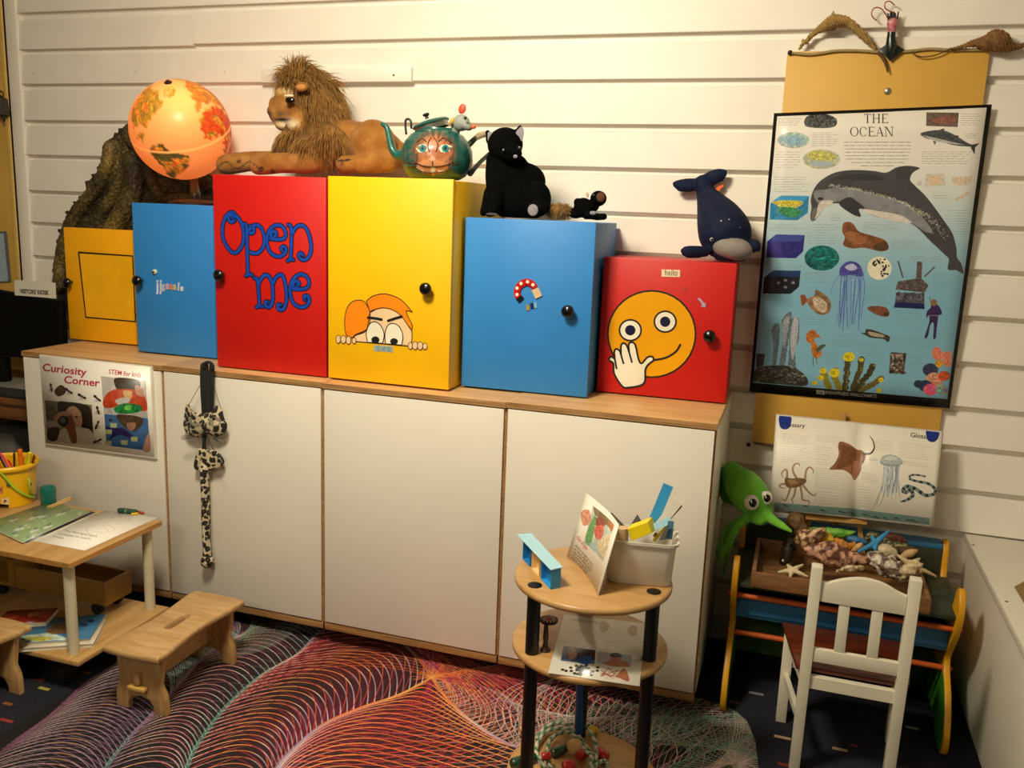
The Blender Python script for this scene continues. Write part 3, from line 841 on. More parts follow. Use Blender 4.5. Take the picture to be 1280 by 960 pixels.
po = bpy.data.objects.new('globe_bulb', pl); COL.objects.link(po); po.parent = glb; po.location = gc + gv * gr * .42 + gu * gr * .30 - Vector(glb.location)
GB = mat('globe_brown', '#2c1a10', .35, coat=.3)
g = G(); g.lathe([(.014, gr - .002), (.013, gr + .004), (.007, gr + .006), (.006, gr + .009), (0, gr + .0095)], gc, ax, 20, cap=False); g.build('top_cap', GB, glb)
g = G(); bx = at(238, 200, -.272).x + .010
g.lathe([(.088, zt), (.088, zt + .008), (.075, zt + .016), (.03, zt + .021), (.0, zt + .022)], (bx, -.272, 0), n=36, cap=True); g.build('base', GB, glb)
g = G(); g.tube(bez([(bx + .004, -.272, zt + .015), (bx + .006, -.272, zt + .04), tuple(gc - ax * (gr + .006))], 8), [.018] * 9, 12); g.build('stem', GB, glb)
g = G(); q = [gc + (ax * math.cos(a) + ax.cross(gv).normalized() * -math.sin(a)) * (gr + .006) for a in np.linspace(math.pi, math.pi * .42, 16)]
g.tube(q, .0035, 8, flat=.5); g.build('bracket', GB, glb)

# ---- plush lion
f = ZP(260, 50, 4.267); YL = -.23; zl = BOXES[2][3]
lio = thing('plush_lion', 'tan plush lion with a shaggy mane lying across the red and yellow cupboards', 'plush toy', (at(400, 200, YL).x, YL, zl))
g = G()
def lp(p, r):  # keep the belly of each limb on the cupboard top
    return Vector((p.x, p.y, max(p.z, zl + .007 + r)))
def llimb(L, n=12):
    L = bez(L, 14); P = []; R_ = []
    for a in L:
        p = f(a[0], a[1], a[2]); r = zr(f, p, a[3]); P.append(lp(p, r)); R_.append(r)
    g.tube(P, R_, n); g.ell(P[0], R_[0]); g.ell(P[-1], R_[-1])
llimb([(560, 480, YL + .02, 110), (660, 530, YL + .02, 118), (800, 570, YL + .03, 132), (930, 585, YL + .04, 112), (1010, 610, YL + .04, 70)])   # trunk
zell(g, f, 880, 565, YL - .03, 132, 90, 138)                                  # near haunch
llimb([(960, 640, YL - .05, 66), (840, 660, YL - .07, 52), (770, 660, YL - .09, 46), (735, 665, YL - .095, 50)])                # hind leg
llimb([(650, 600, YL - .04, 70), (560, 650, YL - .08, 60), (420, 655, YL - .10, 54), (310, 660, YL - .105, 58), (272, 664, YL - .105, 56)])  # near foreleg
llimb([(560, 600, YL + .03, 60), (400, 640, YL + .0, 52), (250, 645, YL - .02, 52), (120, 660, YL - .03, 56), (95, 664, YL - .03, 52)])
for q, Yp in ((-12, -.105), (-12, -.03)):
    pass
for X, Y, Yp, r in [(250, 672, YL - .125, 24), (250, 655, YL - .10, 24), (262, 650, YL - .08, 22), (80, 680, YL - .05, 22), (70, 664, YL - .03, 22), (82, 655, YL - .01, 20), (705, 672, YL - .115, 22), (700, 655, YL - .09, 22)]:
    p = f(X, Y, Yp); rr = zr(f, p, r); g.ell(lp(p, rr), rr)
# head, muzzle and brow
zell(g, f, 450, 360, YL - .0, 105, 85, 118)
zell(g, f, 385, 400, YL - .01, 62, 56, 50); zell(g, f, 355, 380, YL - .01, 40, 44, 34); zell(g, f, 405, 452, YL - .01, 50, 46, 34)
zell(g, f, 405, 300, YL - .01, 48, 56, 52); zell(g, f, 360, 345, YL - .01, 36, 36, 44)
zell(g, f, 500, 430, YL - .02, 80, 90, 90)
NOSEP = f(318, 388, YL - .01)
def lion_paint(p):
    q = (p - CP); s = q.dot(CF); X = 640 + FP * q.dot(CR) / s; Y = 480 - FP * q.dot(CU) / s
    X = (X - 260) * 4.267; Y = (Y - 50) * 4.267
    c = np.array((152, 100, 38.)) + 26 * noise.noise(p * 26)
    if X < 500 and Y < 500:
        mz = math.exp(-(((X - 425) / 60) ** 2 + ((Y - 448) / 30) ** 2)); c = c + (np.array((236, 218, 180)) - c) * min(1, mz * 1.4)
        e = math.exp(-(((X - 415) / 48) ** 2 + ((Y - 268) / 26) ** 2)); c = c + (np.array((226, 196, 140)) - c) * min(1, e)
        l = math.exp(-(((X - 395) / 40) ** 2 + ((Y - 425) / 9) ** 2)); c = c + (np.array((30, 22, 18)) - c) * min(1, l * 1.2)
        l = math.exp(-(((X - 325) / 14) ** 2 + ((Y - 395) / 16) ** 2)); c = c + (np.array((60, 36, 26)) - c) * min(1, l)
        l = math.exp(-(((X - 382) / 22) ** 2 + ((Y - 392) / 14) ** 2)); c = c + (np.array((110, 80, 44)) - c) * min(1, l)
    if Y > 615 and X < 780:
        for cx, cy, rr in [(282, 690, 15), (345, 700, 12), (165, 648, 12), (715, 660, 9), (700, 640, 22)]:
            if rr == 22:
                if abs(Y - 642 - (X - 720) * -.1) < 5 and 690 < X < 760: c = np.array((50, 34, 20.))
            elif (X - cx) ** 2 + (Y - cy) ** 2 < rr * rr: c = np.array((84, 52, 26.))
        if X < 300 and abs(Y - 668 - 18 * math.sin(X / 20)) < 3.5: c = c * .45
    return np.clip(c, 0, 255)
FUR = vcmat('lion_fur', .9, sheen=.08, bump=.35, bscale=320, noise_amt=.16, nscale=90)
remeshed('body', g, .0052, FUR, lio, 5, lion_paint)
g = G(); zell(g, f, 437, 322, YL - .080, 29, 14, 19); g.build('eye', mat('toy_eye', '#0c0806', .08, coat=1), lio, smooth=True)
g = G(); zell(g, f, 432, 298, YL - .076, 30, 10, 8); g.build('eyelid', mat('lion_lid', '#e9d6b2', .9), lio, smooth=True)
g = G(); ep = f(500, 250, YL - .085); k = zr(f, ep, 1)
g.ell(ep, (40 * k, 12 * k, 25 * k), rotm('Y', -4)); ear = g.build('ear', mat('lion_ear', '#8a5a22', .9), lio, smooth=True)
g = G(); g.ell(ep + Vector((0, -8 * k, -2 * k)), (27 * k, 7 * k, 15 * k), rotm('Y', -4)); g.build('inner_ear', mat('lion_inner', '#b98440', .9), ear, smooth=True)
# mane: a soft core and thousands of hair locks combed back and down
cores = [(510, 255, YL + .03, 135, 110), (575, 320, YL + .02, 160, 140), (610, 420, YL + .02, 150, 150), (520, 510, YL, 140, 110), (640, 520, YL + .02, 120, 105), (485, 200, YL + .03, 95, 72), (450, 545, YL - .01, 92, 78), (560, 560, YL - .05, 120, 70), (645, 530, YL - .06, 100, 90)]
g = G()
for X, Y, Yp, rx, rz_ in cores: zell(g, f, X, Y, Yp, rx * .92, rx * .72, rz_ * .92)
mane = remeshed('mane', g, .008, mat('mane_core', '#6b4a22', .95, .25, 40, bump=.5, bscale=120), lio, 4)
g = G(); rnd = random.Random(3)
def lock(p0, d0, L, r0, curl, gv_=1.0):
    n = 5; pts = [p0]; d = d0.normalized(); q = p0.copy(); sw = Vector((rnd.uniform(-1, 1), rnd.uniform(-1, 1), rnd.uniform(-1, 1))) * curl
    for i in range(n):
        d = (d + sw * .25 + Vector((.05, 0, -.42 * gv_))).normalized(); q = q + d * L / n; pts.append(q.copy())
    g.tube(pts, [r0, r0 * .95, r0 * .8, r0 * .6, r0 * .36, r0 * .08], 3, cap=False)
for k in range(6200):
    X, Y, Yp, rx, rz_ = cores[rnd.choices(range(9), (2, 3, 3, 3, 2, 2, 1.6, 2.2, 2.2))[0]]
    u = Vector((rnd.gauss(0, 1), rnd.gauss(-.25, 1), rnd.gauss(0, 1))).normalized(); c = f(X, Y, Yp); s = zr(f, c, 1)
    p = c + Vector((u.x * rx * s * .9, u.y * rx * .72 * s, u.z * rz_ * s * .9))
    q = (p - CP); sd = q.dot(CF); px = (640 + FP * q.dot(CR) / sd - 260) * 4.267; py = (480 - FP * q.dot(CU) / sd - 50) * 4.267
    if px < 470 and 245 < py < 470 and p.y < YL + .02: continue        # the face stays bare
    dr = u * .7 + Vector((.35, -.2, -.55 if py > 250 else .25))
    if py > 480: dr = u * .6 + Vector((-.15, -.2, -.6))
    L = rnd.uniform(.045, .085); 
    lock(p - u * .004, dr, L, rnd.uniform(.0010, .0019), .45)
for k in range(90):   # the upright forelock
    p = f(470 + rnd.uniform(-45, 50), 190 + rnd.uniform(-15, 15), YL + rnd.uniform(-.05, .04))
    lock(p, Vector((rnd.uniform(-.25, .15) + (0.0), rnd.uniform(-.2, .2), 1.25)), rnd.uniform(.05, .078), .0019, .25, .1)
g.build('mane_locks', mat('mane_hair', '#a97c3c', .8, .0, 55, col2='#7d5624'), mane, smooth=True, recalc=False)['kind'] = 'stuff'

# ---- painted teapot with a mouse on the lid
f = ZP(470, 110, 4.129); YT = -.408; zt4 = BOXES[3][3]
c0 = f(315, 330, YT); k = zr(f, c0, 1)
tea = thing('teapot', 'teal painted teapot with a cat face and a mouse head at its lid', 'teapot', (c0.x, YT, zt4 + .0005))
TEAL = mat('teal_paint', '#175e56', .4, .35, 9, coat=.2); TEALD = mat('teal_dark', '#123c36', .4, .3, 12)
H = (c0.z - zt4) / k
prof = [(95, -H + 2), (120, -H + 4), (150, -H + 22), (178, -H + 60), (186, -H + 100), (182, -H + 150), (165, -H + 190), (135, -H + 225), (105, -H + 243), (92, -H + 248), (90, -H + 258)]
g = G(); g.lathe([(0, -H + 2)] + prof, (0, 0, 0), n=48, cap=False)
for v in g.bm.verts: v.co = Vector((c0.x, YT, c0.z)) + v.co * k
cl = g.bm.verts.layers.float_color.new('Col')
pb = Vector((c0.x, YT, c0.z))
for v in g.bm.verts: v[cl] = (0, 0, 0, 1)
bmesh.ops.subdivide_edges(g.bm, edges=g.bm.edges[:], cuts=2, use_grid_fill=True)
for v in g.bm.verts:     # painted furry face patch: warm brown with streaks, teal around
    q = (v.co - CP); sd = q.dot(CF); X = (640 + FP * q.dot(CR) / sd - 470) * 4.129; Y = (480 - FP * q.dot(CU) / sd - 110) * 4.129
    c = np.array((18, 84, 76.)) + 22 * noise.noise(v.co * 60); 
    if v.co.y < YT and 130 < X < 440:
        e = ((X - 298) / 118) ** 2 + ((Y - 335) / 112) ** 2; ang = math.atan2(Y - 335, X - 298); e += .16 * math.sin(ang * 23)
        if e < 1.05:
            br = np.array((172, 104, 66.)) if e < .6 else np.array((92, 82, 66.)); c = br + 30 * noise.noise(Vector((X * .06, Y * .02, 0)))
            if ((X - 292) / 80) ** 2 + ((Y - 405) / 42) ** 2 < 1: c = np.array((206, 140, 92.))
    v[cl] = lin(np.clip(c, 0, 255))
body = g.build('body', vcmat('teapot_paint', .38, coat=.3, noise_amt=.12, nscale=70), tea, smooth=True)
def tsurf(X, Y, lift=0.0008):
    """point on the pot's belly seen at X, Y"""
    d = ray(470 + X / 4.129, 110 + Y / 4.129); lo = None
    tt = np.linspace(2.2, 3.2, 1200)
    for t_ in tt:
        p = CP + d * float(t_); h = (p.z - c0.z) / k; r = math.hypot(p.x - c0.x, p.y - YT) / k
        rr = np.interp(h, [q[1] for q in prof], [q[0] for q in prof])
        if h < prof[-1][1] and r <= rr: 
            nrm = Vector((p.x - c0.x, p.y - YT, 0)).normalized(); return p + nrm * lift
    return None
def tpatch(nm, pts, m, lift, par):
    P = [tsurf(*q, lift) for q in pts]
    if any(q is None for q in P): return
    g = G(); c = sum(P, Vector()) / len(P); cx = np.mean([q[0] for q in pts]); cy = np.mean([q[1] for q in pts]); cc = tsurf(cx, cy, lift) or c
    vv = [g.bm.verts.new(q) for q in P]; v0 = g.bm.verts.new(cc)
    for i in range(len(vv)): g.face((v0, vv[i], vv[(i + 1) % len(vv)]))
    return g.build(nm, m, par, smooth=True)
CREAM = mat('pot_cream', '#efe2c4', .4); PINK = mat('pot_pink', '#d9a184', .4)
for cx in (241, 357):
    tpatch('painted_eye', [(cx - 34, 312), (cx - 18, 294), (cx + 8, 290), (cx + 36, 302), (cx + 24, 324), (cx, 334), (cx - 22, 330)], CREAM, .0008, body)
    tpatch('painted_iris', circ(cx + 1, 312, 19, 20, n=18), mat('pot_iris', '#2c7c80', .3), .0014, body); tpatch('painted_pupil', circ(cx + 1, 311, 7, 10, n=12), BLACK, .0018, body)
tpatch('painted_nose', [(272, 368), (290, 346), (310, 368), (292, 378)], PINK, .001, body)
def tline(nm, pts, w, m, par, lift=.0014, n=18):
    P = [tsurf(a[0], a[1], lift) for a in bez(pts, n)]; P = [p for p in P if p is not None]
    g = G(); g.tube(P, w * k, 6); return g.build(nm, m, par, smooth=True)
PBR = mat('pot_line', '#4a2416', .5)
tpatch('painted_mouth', [(190, 376), (240, 402), (292, 406), (350, 402), (394, 384), (384, 414), (340, 432), (290, 436), (240, 430), (206, 408)], CREAM, .0011, body)
tline('painted_line', [(188, 374), (240, 400), (292, 405), (350, 401), (396, 382)], 3, PBR, body, .002); tline('painted_line', [(204, 408), (240, 430), (290, 437), (342, 432), (384, 412)], 3, PBR, body, .002)
for X0, X1, Y0, Y1 in [(200, 214, 335, 235), (250, 262, 290, 250), (292, 292, 378, 404)]: pass
for P in [[(292, 378), (292, 404)], [(214, 282), (240, 262), (262, 278)], [(322, 276), (350, 258), (390, 284)], [(276, 330), (268, 290), (284, 256)], [(310, 330), (318, 290), (300, 256)], [(206, 392), (160, 384)], [(208, 404), (164, 410)], [(386, 398), (424, 388)]]: tline('painted_line', P, 2.6, PBR, body, .0016, 8)
g = G(); zlimb(g, f, [(150, 345, YT, 30), (110, 345, YT - .0, 24), (82, 310, YT, 19), (68, 250, YT, 16), (56, 205, YT, 14), (34, 186, YT, 11)], 14, sub=24); g.build('spout', TEAL, tea, smooth=True)
# tilted lid and its metal rim
la = (Vector((0, 0, 1)) + CR * -.32).normalized(); lc = f(282, 182, YT)
g = G(); g.lathe([(88 * k, -34 * k), (90 * k, -6 * k)], lc, la, 32, cap=False); g.build('rim', mat('pot_tin', '#8f958c', .3, .15, 30, metal=.8), tea)
g = G(); g.lathe([(97 * k, -6 * k), (98 * k, 0), (88 * k, 8 * k), (50 * k, 15 * k), (0, 18 * k)], lc, la, 32, cap=False); lid = g.build('lid', TEAL, tea)
kp = f(264, 158, YT)
g = G(); g.lathe([(10 * k, 0), (8 * k, 10 * k), (17 * k, 17 * k), (18 * k, 23 * k), (12 * k, 27 * k), (0, 28 * k)], kp, la, 18, cap=False); g.build('knob', BLACK, lid)
g = G(); q = [f(x, y, YT - .02) for x, y in bez([(156, 240), (152, 190), (154, 166), (166, 160), (180, 172), (182, 210)], 18)]; g.tube(q, 6 * k, 8); g.build('hinge_loop', mat('pot_iron', '#2c322c', .4, metal=.5), tea, smooth=True)
g = G(); zlimb(g, f, [(482, 290, -.37, 16), (508, 264, -.335, 14), (535, 244, -.30, 12)], 10); zlimb(g, f, [(486, 440, -.37, 16), (500, 425, -.345, 13), (535, 385, -.30, 11), (590, 335, -.25, 11)], 10); zlimb(g, f, [(590, 335, -.25, 11), (612, 300, -.24, 11), (606, 255, -.24, 11), (570, 236, -.26, 11)], 10, sub=12)
han = g.build('handle', mat('pot_handle', '#3c4640', .5, .2), tea, smooth=True)
g = G(); zlimb(g, f, [(508, 266, -.34, 10), (530, 248, -.305, 17), (560, 238, -.275, 16), (590, 238, -.25, 12)], 10, sub=10); g.build('grip', mat('pot_grip', '#c9b98c', .5, .2, 30), han, smooth=True)
# mouse
MG = mat('mouse_grey', '#8d938c', .6, .1)
mo = G(); zell(mo, f, 440, 180, YT - .01, 46, 40, 42); zell(mo, f, 470, 194, YT - .02, 34, 28, 24, rotm('Y', 24)); zell(mo, f, 410, 215, YT, 26, 24, 34)
mouse = remeshed('mouse', mo, .003, MG, tea, 3)
g = G(); zell(g, f, 503, 200, YT - .025, 14, 12, 12); g.build('snout', mat('mouse_orange', '#d8643a', .5), mouse, smooth=True)
g = G(); zell(g, f, 445, 108, YT - .01, 20, 8, 26, rotm('Y', 18)); g.build('ear', mat('mouse_ear', '#c4492a', .5), mouse, smooth=True)
g = G(); zell(g, f, 461, 155, YT - .052, 8); g.build('eye', BLACK, mouse, smooth=True)
g = G(); zell(g, f, 396, 174, YT - .02, 14, 22, 22, rotm('Y', 30)); g.build('collar', mat('mouse_collar', '#c9a040', .6), mouse, smooth=True)

# ---- black plush cat
f = ZP(590, 150, 7.68); YC = -.325; z5 = BOXES[4][3]
cat_ = thing('plush_cat', 'black plush cat with grey ears sitting on the blue cupboard', 'plush toy', (at(640, 260, YC).x, YC, z5))
g = G()
zell(g, f, 318, 235, YC - .03, 178, 130, 162); zell(g, f, 375, 320, YC - .055, 112, 80, 88); zell(g, f, 290, 400, YC - .01, 150, 110, 140)
zlimb(g, f, [(270, 400, YC, 140), (300, 560, YC, 180), (380, 700, YC + .02, 235), (460, 760, YC + .03, 262)], 16, sub=14)
zell(g, f, 390, 470, YC - .0, 165, 120, 150); zell(g, f, 590, 760, YC - .0, 175, 150, 185); zell(g, f, 490, 590, YC + .02, 225, 150, 180)
zlimb(g, f, [(240, 620, YC - .04, 100), (230, 800, YC - .06, 70), (200, 880, YC - .07, 52), (170, 890, YC - .085, 50)], 12); zlimb(g, f, [(170, 700, YC - .0, 60), (130, 850, YC - .03, 48), (110, 890, YC - .05, 38)], 12)
zlimb(g, f, [(640, 830, YC - .02, 100), (600, 865, YC - .07, 80), (585, 865, YC - .085, 74)], 12)
for b_, t_, m_ in (((180, 190, YC - .02, 52), (150, 118, YC - .02, 26), 0), ((440, 150, YC - .03, 56), (462, 60, YC - .03, 20), 0)): zlimb(g, f, [b_, t_], 10)
bmesh.ops.translate(g.bm, verts=[], vec=(0, 0, 0))
for v in g.bm.verts: v.co.z = max(v.co.z, z5 + .003)
BLK = mat('black_plush', '#070707', .95, .3, 80, spec=.06, bump=.4, bscale=300)
remeshed('body', g, .0046, BLK, cat_, 5)
GRYP = mat('grey_plush', '#8c8790', .9, .1, 80)
def zpatch(nm, f, pts, Yp, m, par, push=.004):
    g = G(); P = [f(a, b_, Yp) for a, b_ in pts]; g.prism([p for p in P], (0, push, 0), .001, 1); return g.build(nm, m, par)
zpatch('inner_ear', f, bez([(150, 122), (185, 115), (222, 140), (200, 180), (165, 270), (152, 200)], 24, True), YC - .047, GRYP, cat_)
zpatch('inner_ear', f, bez([(420, 120), (470, 64), (494, 100), (490, 160), (476, 205), (450, 160)], 24, True), YC - .058, GRYP, cat_)
g = G(); zell(g, f, 417, 350, YC - .121, 22, 12, 18); g.build('nose', GRYP, cat_, smooth=True)
for X, Y, Yp in ((301, 290, YC - .088), (452, 268, YC - .083)):
    g = G(); zell(g, f, X, Y, Yp, 17, 10, 17); g.build('eye', mat('cat_eye', '#20242a', .05, coat=1), cat_, smooth=True)
g = G(); pp = f(585, 865, YC - .116); g.ell(pp, (zr(f, pp, 52), .004, zr(f, pp, 56))); g.build('paw_pad', GRYP, cat_, smooth=True)
g = G(); zell(g, f, 190, 905, YC - .112, 60, 14, 14); g.build('paw_sole', mat('dim_plush', '#4a444c', .9), cat_, smooth=True)

# ---- small black and brown plush animal
f = ZP(660, 150, 7.385); YS = -.30
sk = thing('small_plush_animal', 'tiny black plush animal with a fluffy brown rear, right of the black cat', 'plush toy', (at(728, 268, YS).x, YS, z5))
g = G()
zell(g, f, 650, 725, YS - .01, 78, 70, 72); zell(g, f, 600, 790, YS, 60, 56, 60); zell(g, f, 510, 810, YS, 90, 80, 92)
zlimb(g, f, [(560, 870, YS - .03, 44), (640, 895, YS - .04, 34), (700, 892, YS - .05, 32)], 10); zlimb(g, f, [(540, 880, YS + .03, 40), (640, 890, YS + .03, 30)], 10)
zell(g, f, 440, 860, YS, 70, 60, 50); zell(g, f, 460, 760, YS, 40)
for v in g.bm.verts: v.co.z = max(v.co.z, z5 + .003)
remeshed('body', g, .003, BLK, sk, 4)
g = G(); zell(g, f, 672, 712, YS - .066, 42, 20, 44); g.build('muzzle', mat('muzzle_brown', '#5a3424', .9), sk, smooth=True)
g = G(); zell(g, f, 548, 690, YS - .02, 13, 10, 26, rotm('Y', -15)); g.build('ear', mat('ear_cream', '#cbb49a', .9), sk, smooth=True)
g = G(); zell(g, f, 600, 858, YS - .07, 32, 12, 18); g.build('paw', GRYP, sk, smooth=True)
g = G(); zell(g, f, 605, 695, YS - .075, 10); g.build('eye', mat('cat_eye', '#20242a'), sk, smooth=True)
g = G(); rc = f(295, 845, YS); rk = zr(f, rc, 1)
g.ell(Vector((rc.x, rc.y, max(rc.z, z5 + 66 * rk))), (118 * rk, 90 * rk, 66 * rk)); rear = g.build('rear', mat('brown_fluff', '#7a5428', .95, .3, 60), sk, smooth=True)
g = G()
for q in range(700):
    u = Vector((rnd.gauss(0, 1), rnd.gauss(0, 1), rnd.gauss(.2, 1))).normalized(); p = Vector((rc.x, rc.y, max(rc.z, z5 + 66 * rk))) + Vector((u.x * 116 * rk, u.y * 88 * rk, u.z * 64 * rk))
    lock(p, u + Vector((-.5, 0, .1)), rnd.uniform(.008, .014), .0009, .7)
for v in g.bm.verts: v.co.z = max(v.co.z, z5 + .002)
g.build('fluff', mat('fluff_hair', '#b8934f', .9, .0, 60, col2='#6e4c22'), rear, smooth=True, recalc=False)['kind'] = 'stuff'

# ---- plush whale leaning on the wall
f = ZP(820, 190, 6.4); z6 = BOXES[5][3]
wh = thing('plush_whale', 'navy plush whale with a grey jaw, tail up against the wall', 'plush toy', (at(910, 320, -.2).x, -.2, z6))
g = G()
zlimb(g, f, [(372, 240, -.062, 58), (400, 330, -.078, 78), (445, 420, -.11, 122), (500, 530, -.145, 178), (548, 640, -.175, 208), (580, 720, -.19, 192), (600, 770, -.20, 155)], 18, sub=24)
zlimb(g, f, [(350, 258, -.062, 26), (260, 266, -.066, 30), (190, 268, -.07, 27), (140, 252, -.075, 12)], 12, flat=1.9); zlimb(g, f, [(380, 240, -.062, 28), (450, 208, -.062, 33), (520, 180, -.06, 29), (562, 158, -.058, 13)], 12, flat=1.9)
zlimb(g, f, [(420, 795, -.235, 24), (340, 800, -.25, 30), (260, 800, -.26, 31), (215, 790, -.265, 22)], 12, flat=1.7); zlimb(g, f, [(740, 740, -.20, 30), (790, 755, -.20, 34), (815, 775, -.20, 26)], 12, flat=1.7)
for v in g.bm.verts: v.co.z = max(v.co.z, z6 + .002); v.co.y = min(v.co.y, -.031)
NAVY = mat('navy_plush', '#0e1836', .7, .3, 30, spec=.2, bump=.3, bscale=260)
remeshed('body', g, .004, NAVY, wh, 5)
g = G(); jc = f(610, 770, -.225); jk = zr(f, jc, 1)
g.ell(Vector((jc.x, jc.y, jc.z)), (160 * jk, 125 * jk, 96 * jk), rotm('Y', 9), 32, 20)
tp = 0
for v in g.bm.verts:
    v.co.z = max(v.co.z, z6 + .0015)
bmesh.ops.bisect_plane(g.bm, geom=g.bm.verts[:] + g.bm.edges[:] + g.bm.faces[:], plane_co=f(600, 735, -.30), plane_no=Vector((-.15, -.35, 1)), clear_outer=True)
jaw = g.build('jaw', mat('jaw_grey', '#8b8480', .9, .08, 50, bump=.2, bscale=300), wh, smooth=True)
g = G(); q = [f(x, y, -.30 + .0) for x, y in bez([(468, 728), (500, 722), (560, 750), (640, 752), (690, 700), (742, 656)], 20)]
for X, Y in ((521, 551), (585, 540)):
    pass
g.bm.free()
WD = mat('white_dot', '#e8e6e0', .4)
def onwhale(X, Y):
    ob = bpy.data.objects[wh.children[0].name]; d = ray(820 + X / 6.4, 190 + Y / 6.4).normalized()
    ok, loc, nr, idx = ob.ray_cast(CP - Vector(wh.location), d); return (loc + Vector(wh.location) if ok else f(X, Y, -.25)), (nr if ok else CAMD(f(X, Y, -.25)))
bpy.context.view_layer.update()
for X, Y, r in ((521, 551, .0024), (585, 540, .0020), (670, 605, .0012)):
    p, nr = onwhale(X, Y); g = G(); g.ell(p, r, nu=10, nv=6); g.build('dot', WD, wh, smooth=True)
p, nr = onwhale(447, 700); g = G(); g.ell(p, .0062, nu=14, nv=8); ey = g.build('eye', mat('whale_eye_rim', '#c9ccd0', .3), wh, smooth=True)
g = G(); g.ell(p + CAMD(p) * .0032, .0044, nu=12, nv=8); g.build('pupil', mat('toy_eye', '#0c0806'), ey, smooth=True)
g = G(); P = [f(470, 300, -.055), f(520, 250, -.05), f(542, 270, -.05), f(495, 320, -.055)]; g.prism(P, (0, .003, 0)); g.build('tag', mat('orange_tag', '#ee6a28', .6), wh)

# ================================================================ ocean wallchart and the things above it
OCH = mat('ochre_board', '#d9a94a', .55, .05, 4)
bd = thing('backing_board', 'ochre painted board on the wall behind the ocean chart', 'board', (1.63, -.03, .73))
bl, br_, bt, bb = 1.349, 1.915, 1.987, .735
g = G(); g.box(bl, br_, -.041, -.0275, bb, bt, .002); g.build('panel', OCH, bd)
p = at(1109.5, 114, -.041); g = G(); g.lathe([(.0105, 0), (.0105, .002), (.008, .0045), (0, .005)], p, (0, -1, 0), 20, cap=False); g.build('screw', mat('galvanised', '#a9a79c', .35, metal=.8), bd, smooth=50)
p = at(935.5, 555.5, -.041); g = G(); g.lathe([(.007, 0), (.007, .006), (0, .008)], p, (0, -1, 0), 12, cap=False); g.build('stop', BLACK, bd)
g = G(); g.box(bl + .008, br_, -.045, -.039, bb - .002, bb + .006, .001); g.build('bottom_strip', mat('strip_brown', '#6a4e26', .6), bd)

f = ZP(930, 130, 4.0); f3 = ZP(930, 320, 4.0)
QP = [(967.5, 141.5), (1240, 130.5), (1187, 510.5), (936.5, 490)]
cv = Canvas(1040, 1540, '#101010', QP)
z2 = lambda p: (930 + p[0] / 4, 130 + p[1] / 4); z3 = lambda p: (930 + p[0] / 4, 320 + p[1] / 4)
inner = [(971.5, 145.5), (1233.5, 134.5), (1184, 499), (941, 478.5)]
# sheet tint runs from warm white to sea blue: printed bands
TL, TR, BR, BL = [np.array(q) for q in inner]
for i in range(60):
    a, b_ = i / 60, (i + 1) / 60; t_ = max(0, min(1, (a - .12) / .55)); t_ = t_ * t_ * (3 - 2 * t_)
    c = np.array((240, 234, 226)) * (1 - t_) + np.array((126, 178, 204)) * t_
    cv.poly([TL + (BL - TL) * a, TR + (BR - TR) * a, TR + (BR - TR) * b_, TL + (BL - TL) * b_], c)
cv.f = z2
def serif(cvs, s_, x, y, h, col, slant, sp):
    """roman capitals built from stems and thin strokes"""
    W_ = {'T': .72, 'H': .86, 'E': .66, 'O': .86, 'C': .78, 'A': .84, 'N': .86}
    for ch in s_:
        if ch == ' ': x += .4 * h; continue
        w = W_[ch] * h; th = .12 * h; tn = .05 * h; sl = slant / h
        P = lambda u, v: (x + u * w, y - v * h + (x + u * w) * 0)
        def st(u, a=0., b_=1., t=th):
            cvs.poly([(P(u, a)[0] - t / 2, P(u, a)[1]), (P(u, a)[0] + t / 2, P(u, a)[1]), (P(u, b_)[0] + t / 2, P(u, b_)[1]), (P(u, b_)[0] - t / 2, P(u, b_)[1])], col)
        def hz(u0, u1, v, t=tn): cvs.poly([P(u0, v + t / h / 2), P(u1, v + t / h / 2), P(u1, v - t / h / 2), P(u0, v - t / h / 2)], col)
        def sf(u, v): hz(u - .16, u + .16, v)
        if ch == 'T': st(.5); hz(0, 1, .97, tn * 1.3); sf(.5, .02); st(.02, .8, 1, tn); st(.98, .8, 1, tn)
        if ch == 'H': st(.16); st(.84); hz(.16, .84, .5); [sf(u, v) for u in (.16, .84) for v in (.02, .98)]
        if ch == 'E': st(.2); hz(.2, .95, .97, tn * 1.2); hz(.2, .8, .52); hz(.2, 1, .03, tn * 1.2); st(.94, .82, 1, tn); st(.98, 0, .2, tn); sf(.2, .02); sf(.2, .98)
        if ch in 'OC':
            o_ = [(.5 + .5 * math.cos(t), .5 + .5 * math.sin(t)) for t in np.linspace(.7 if ch == 'C' else 0, 2 * math.pi - (.7 if ch == 'C' else 0), 40)]
            i_ = [(.5 + (.5 - .13) * math.cos(t), .5 + .46 * math.sin(t)) for t in np.linspace(.7 if ch == 'C' else 0, 2 * math.pi - (.7 if ch == 'C' else 0), 40)]
            for k in range(39): cvs.poly([P(*o_[k]), P(*o_[k + 1]), P(*i_[k + 1]), P(*i_[k])], col)
            if ch == 'C': st(.9, .68, .92, tn)
        if ch == 'A':
            cvs.poly([P(.08, 0), P(.13, 0), P(.5, 1), P(.46, 1)], col); cvs.poly([P(.78, 0), P(.94, 0), P(.54, 1), P(.42, 1)], col); hz(.25, .76, .35); sf(.1, .02); sf(.86, .02)
        if ch == 'N':
            st(.12, 0, 1, tn); st(.88, 0, 1, tn); cvs.poly([P(.06, 1), P(.22, 1), P(.92, 0), P(.8, 0)], col); sf(.12, .02); sf(.06, .98); sf(.88, .98)
        x += w + sp * h
    return x
serif(cv, 'THE', 596, 96, 46, '#1a1816', 0, .16); serif(cv, 'OCEAN', 526, 163, 48, '#1a1816', 0, .12)
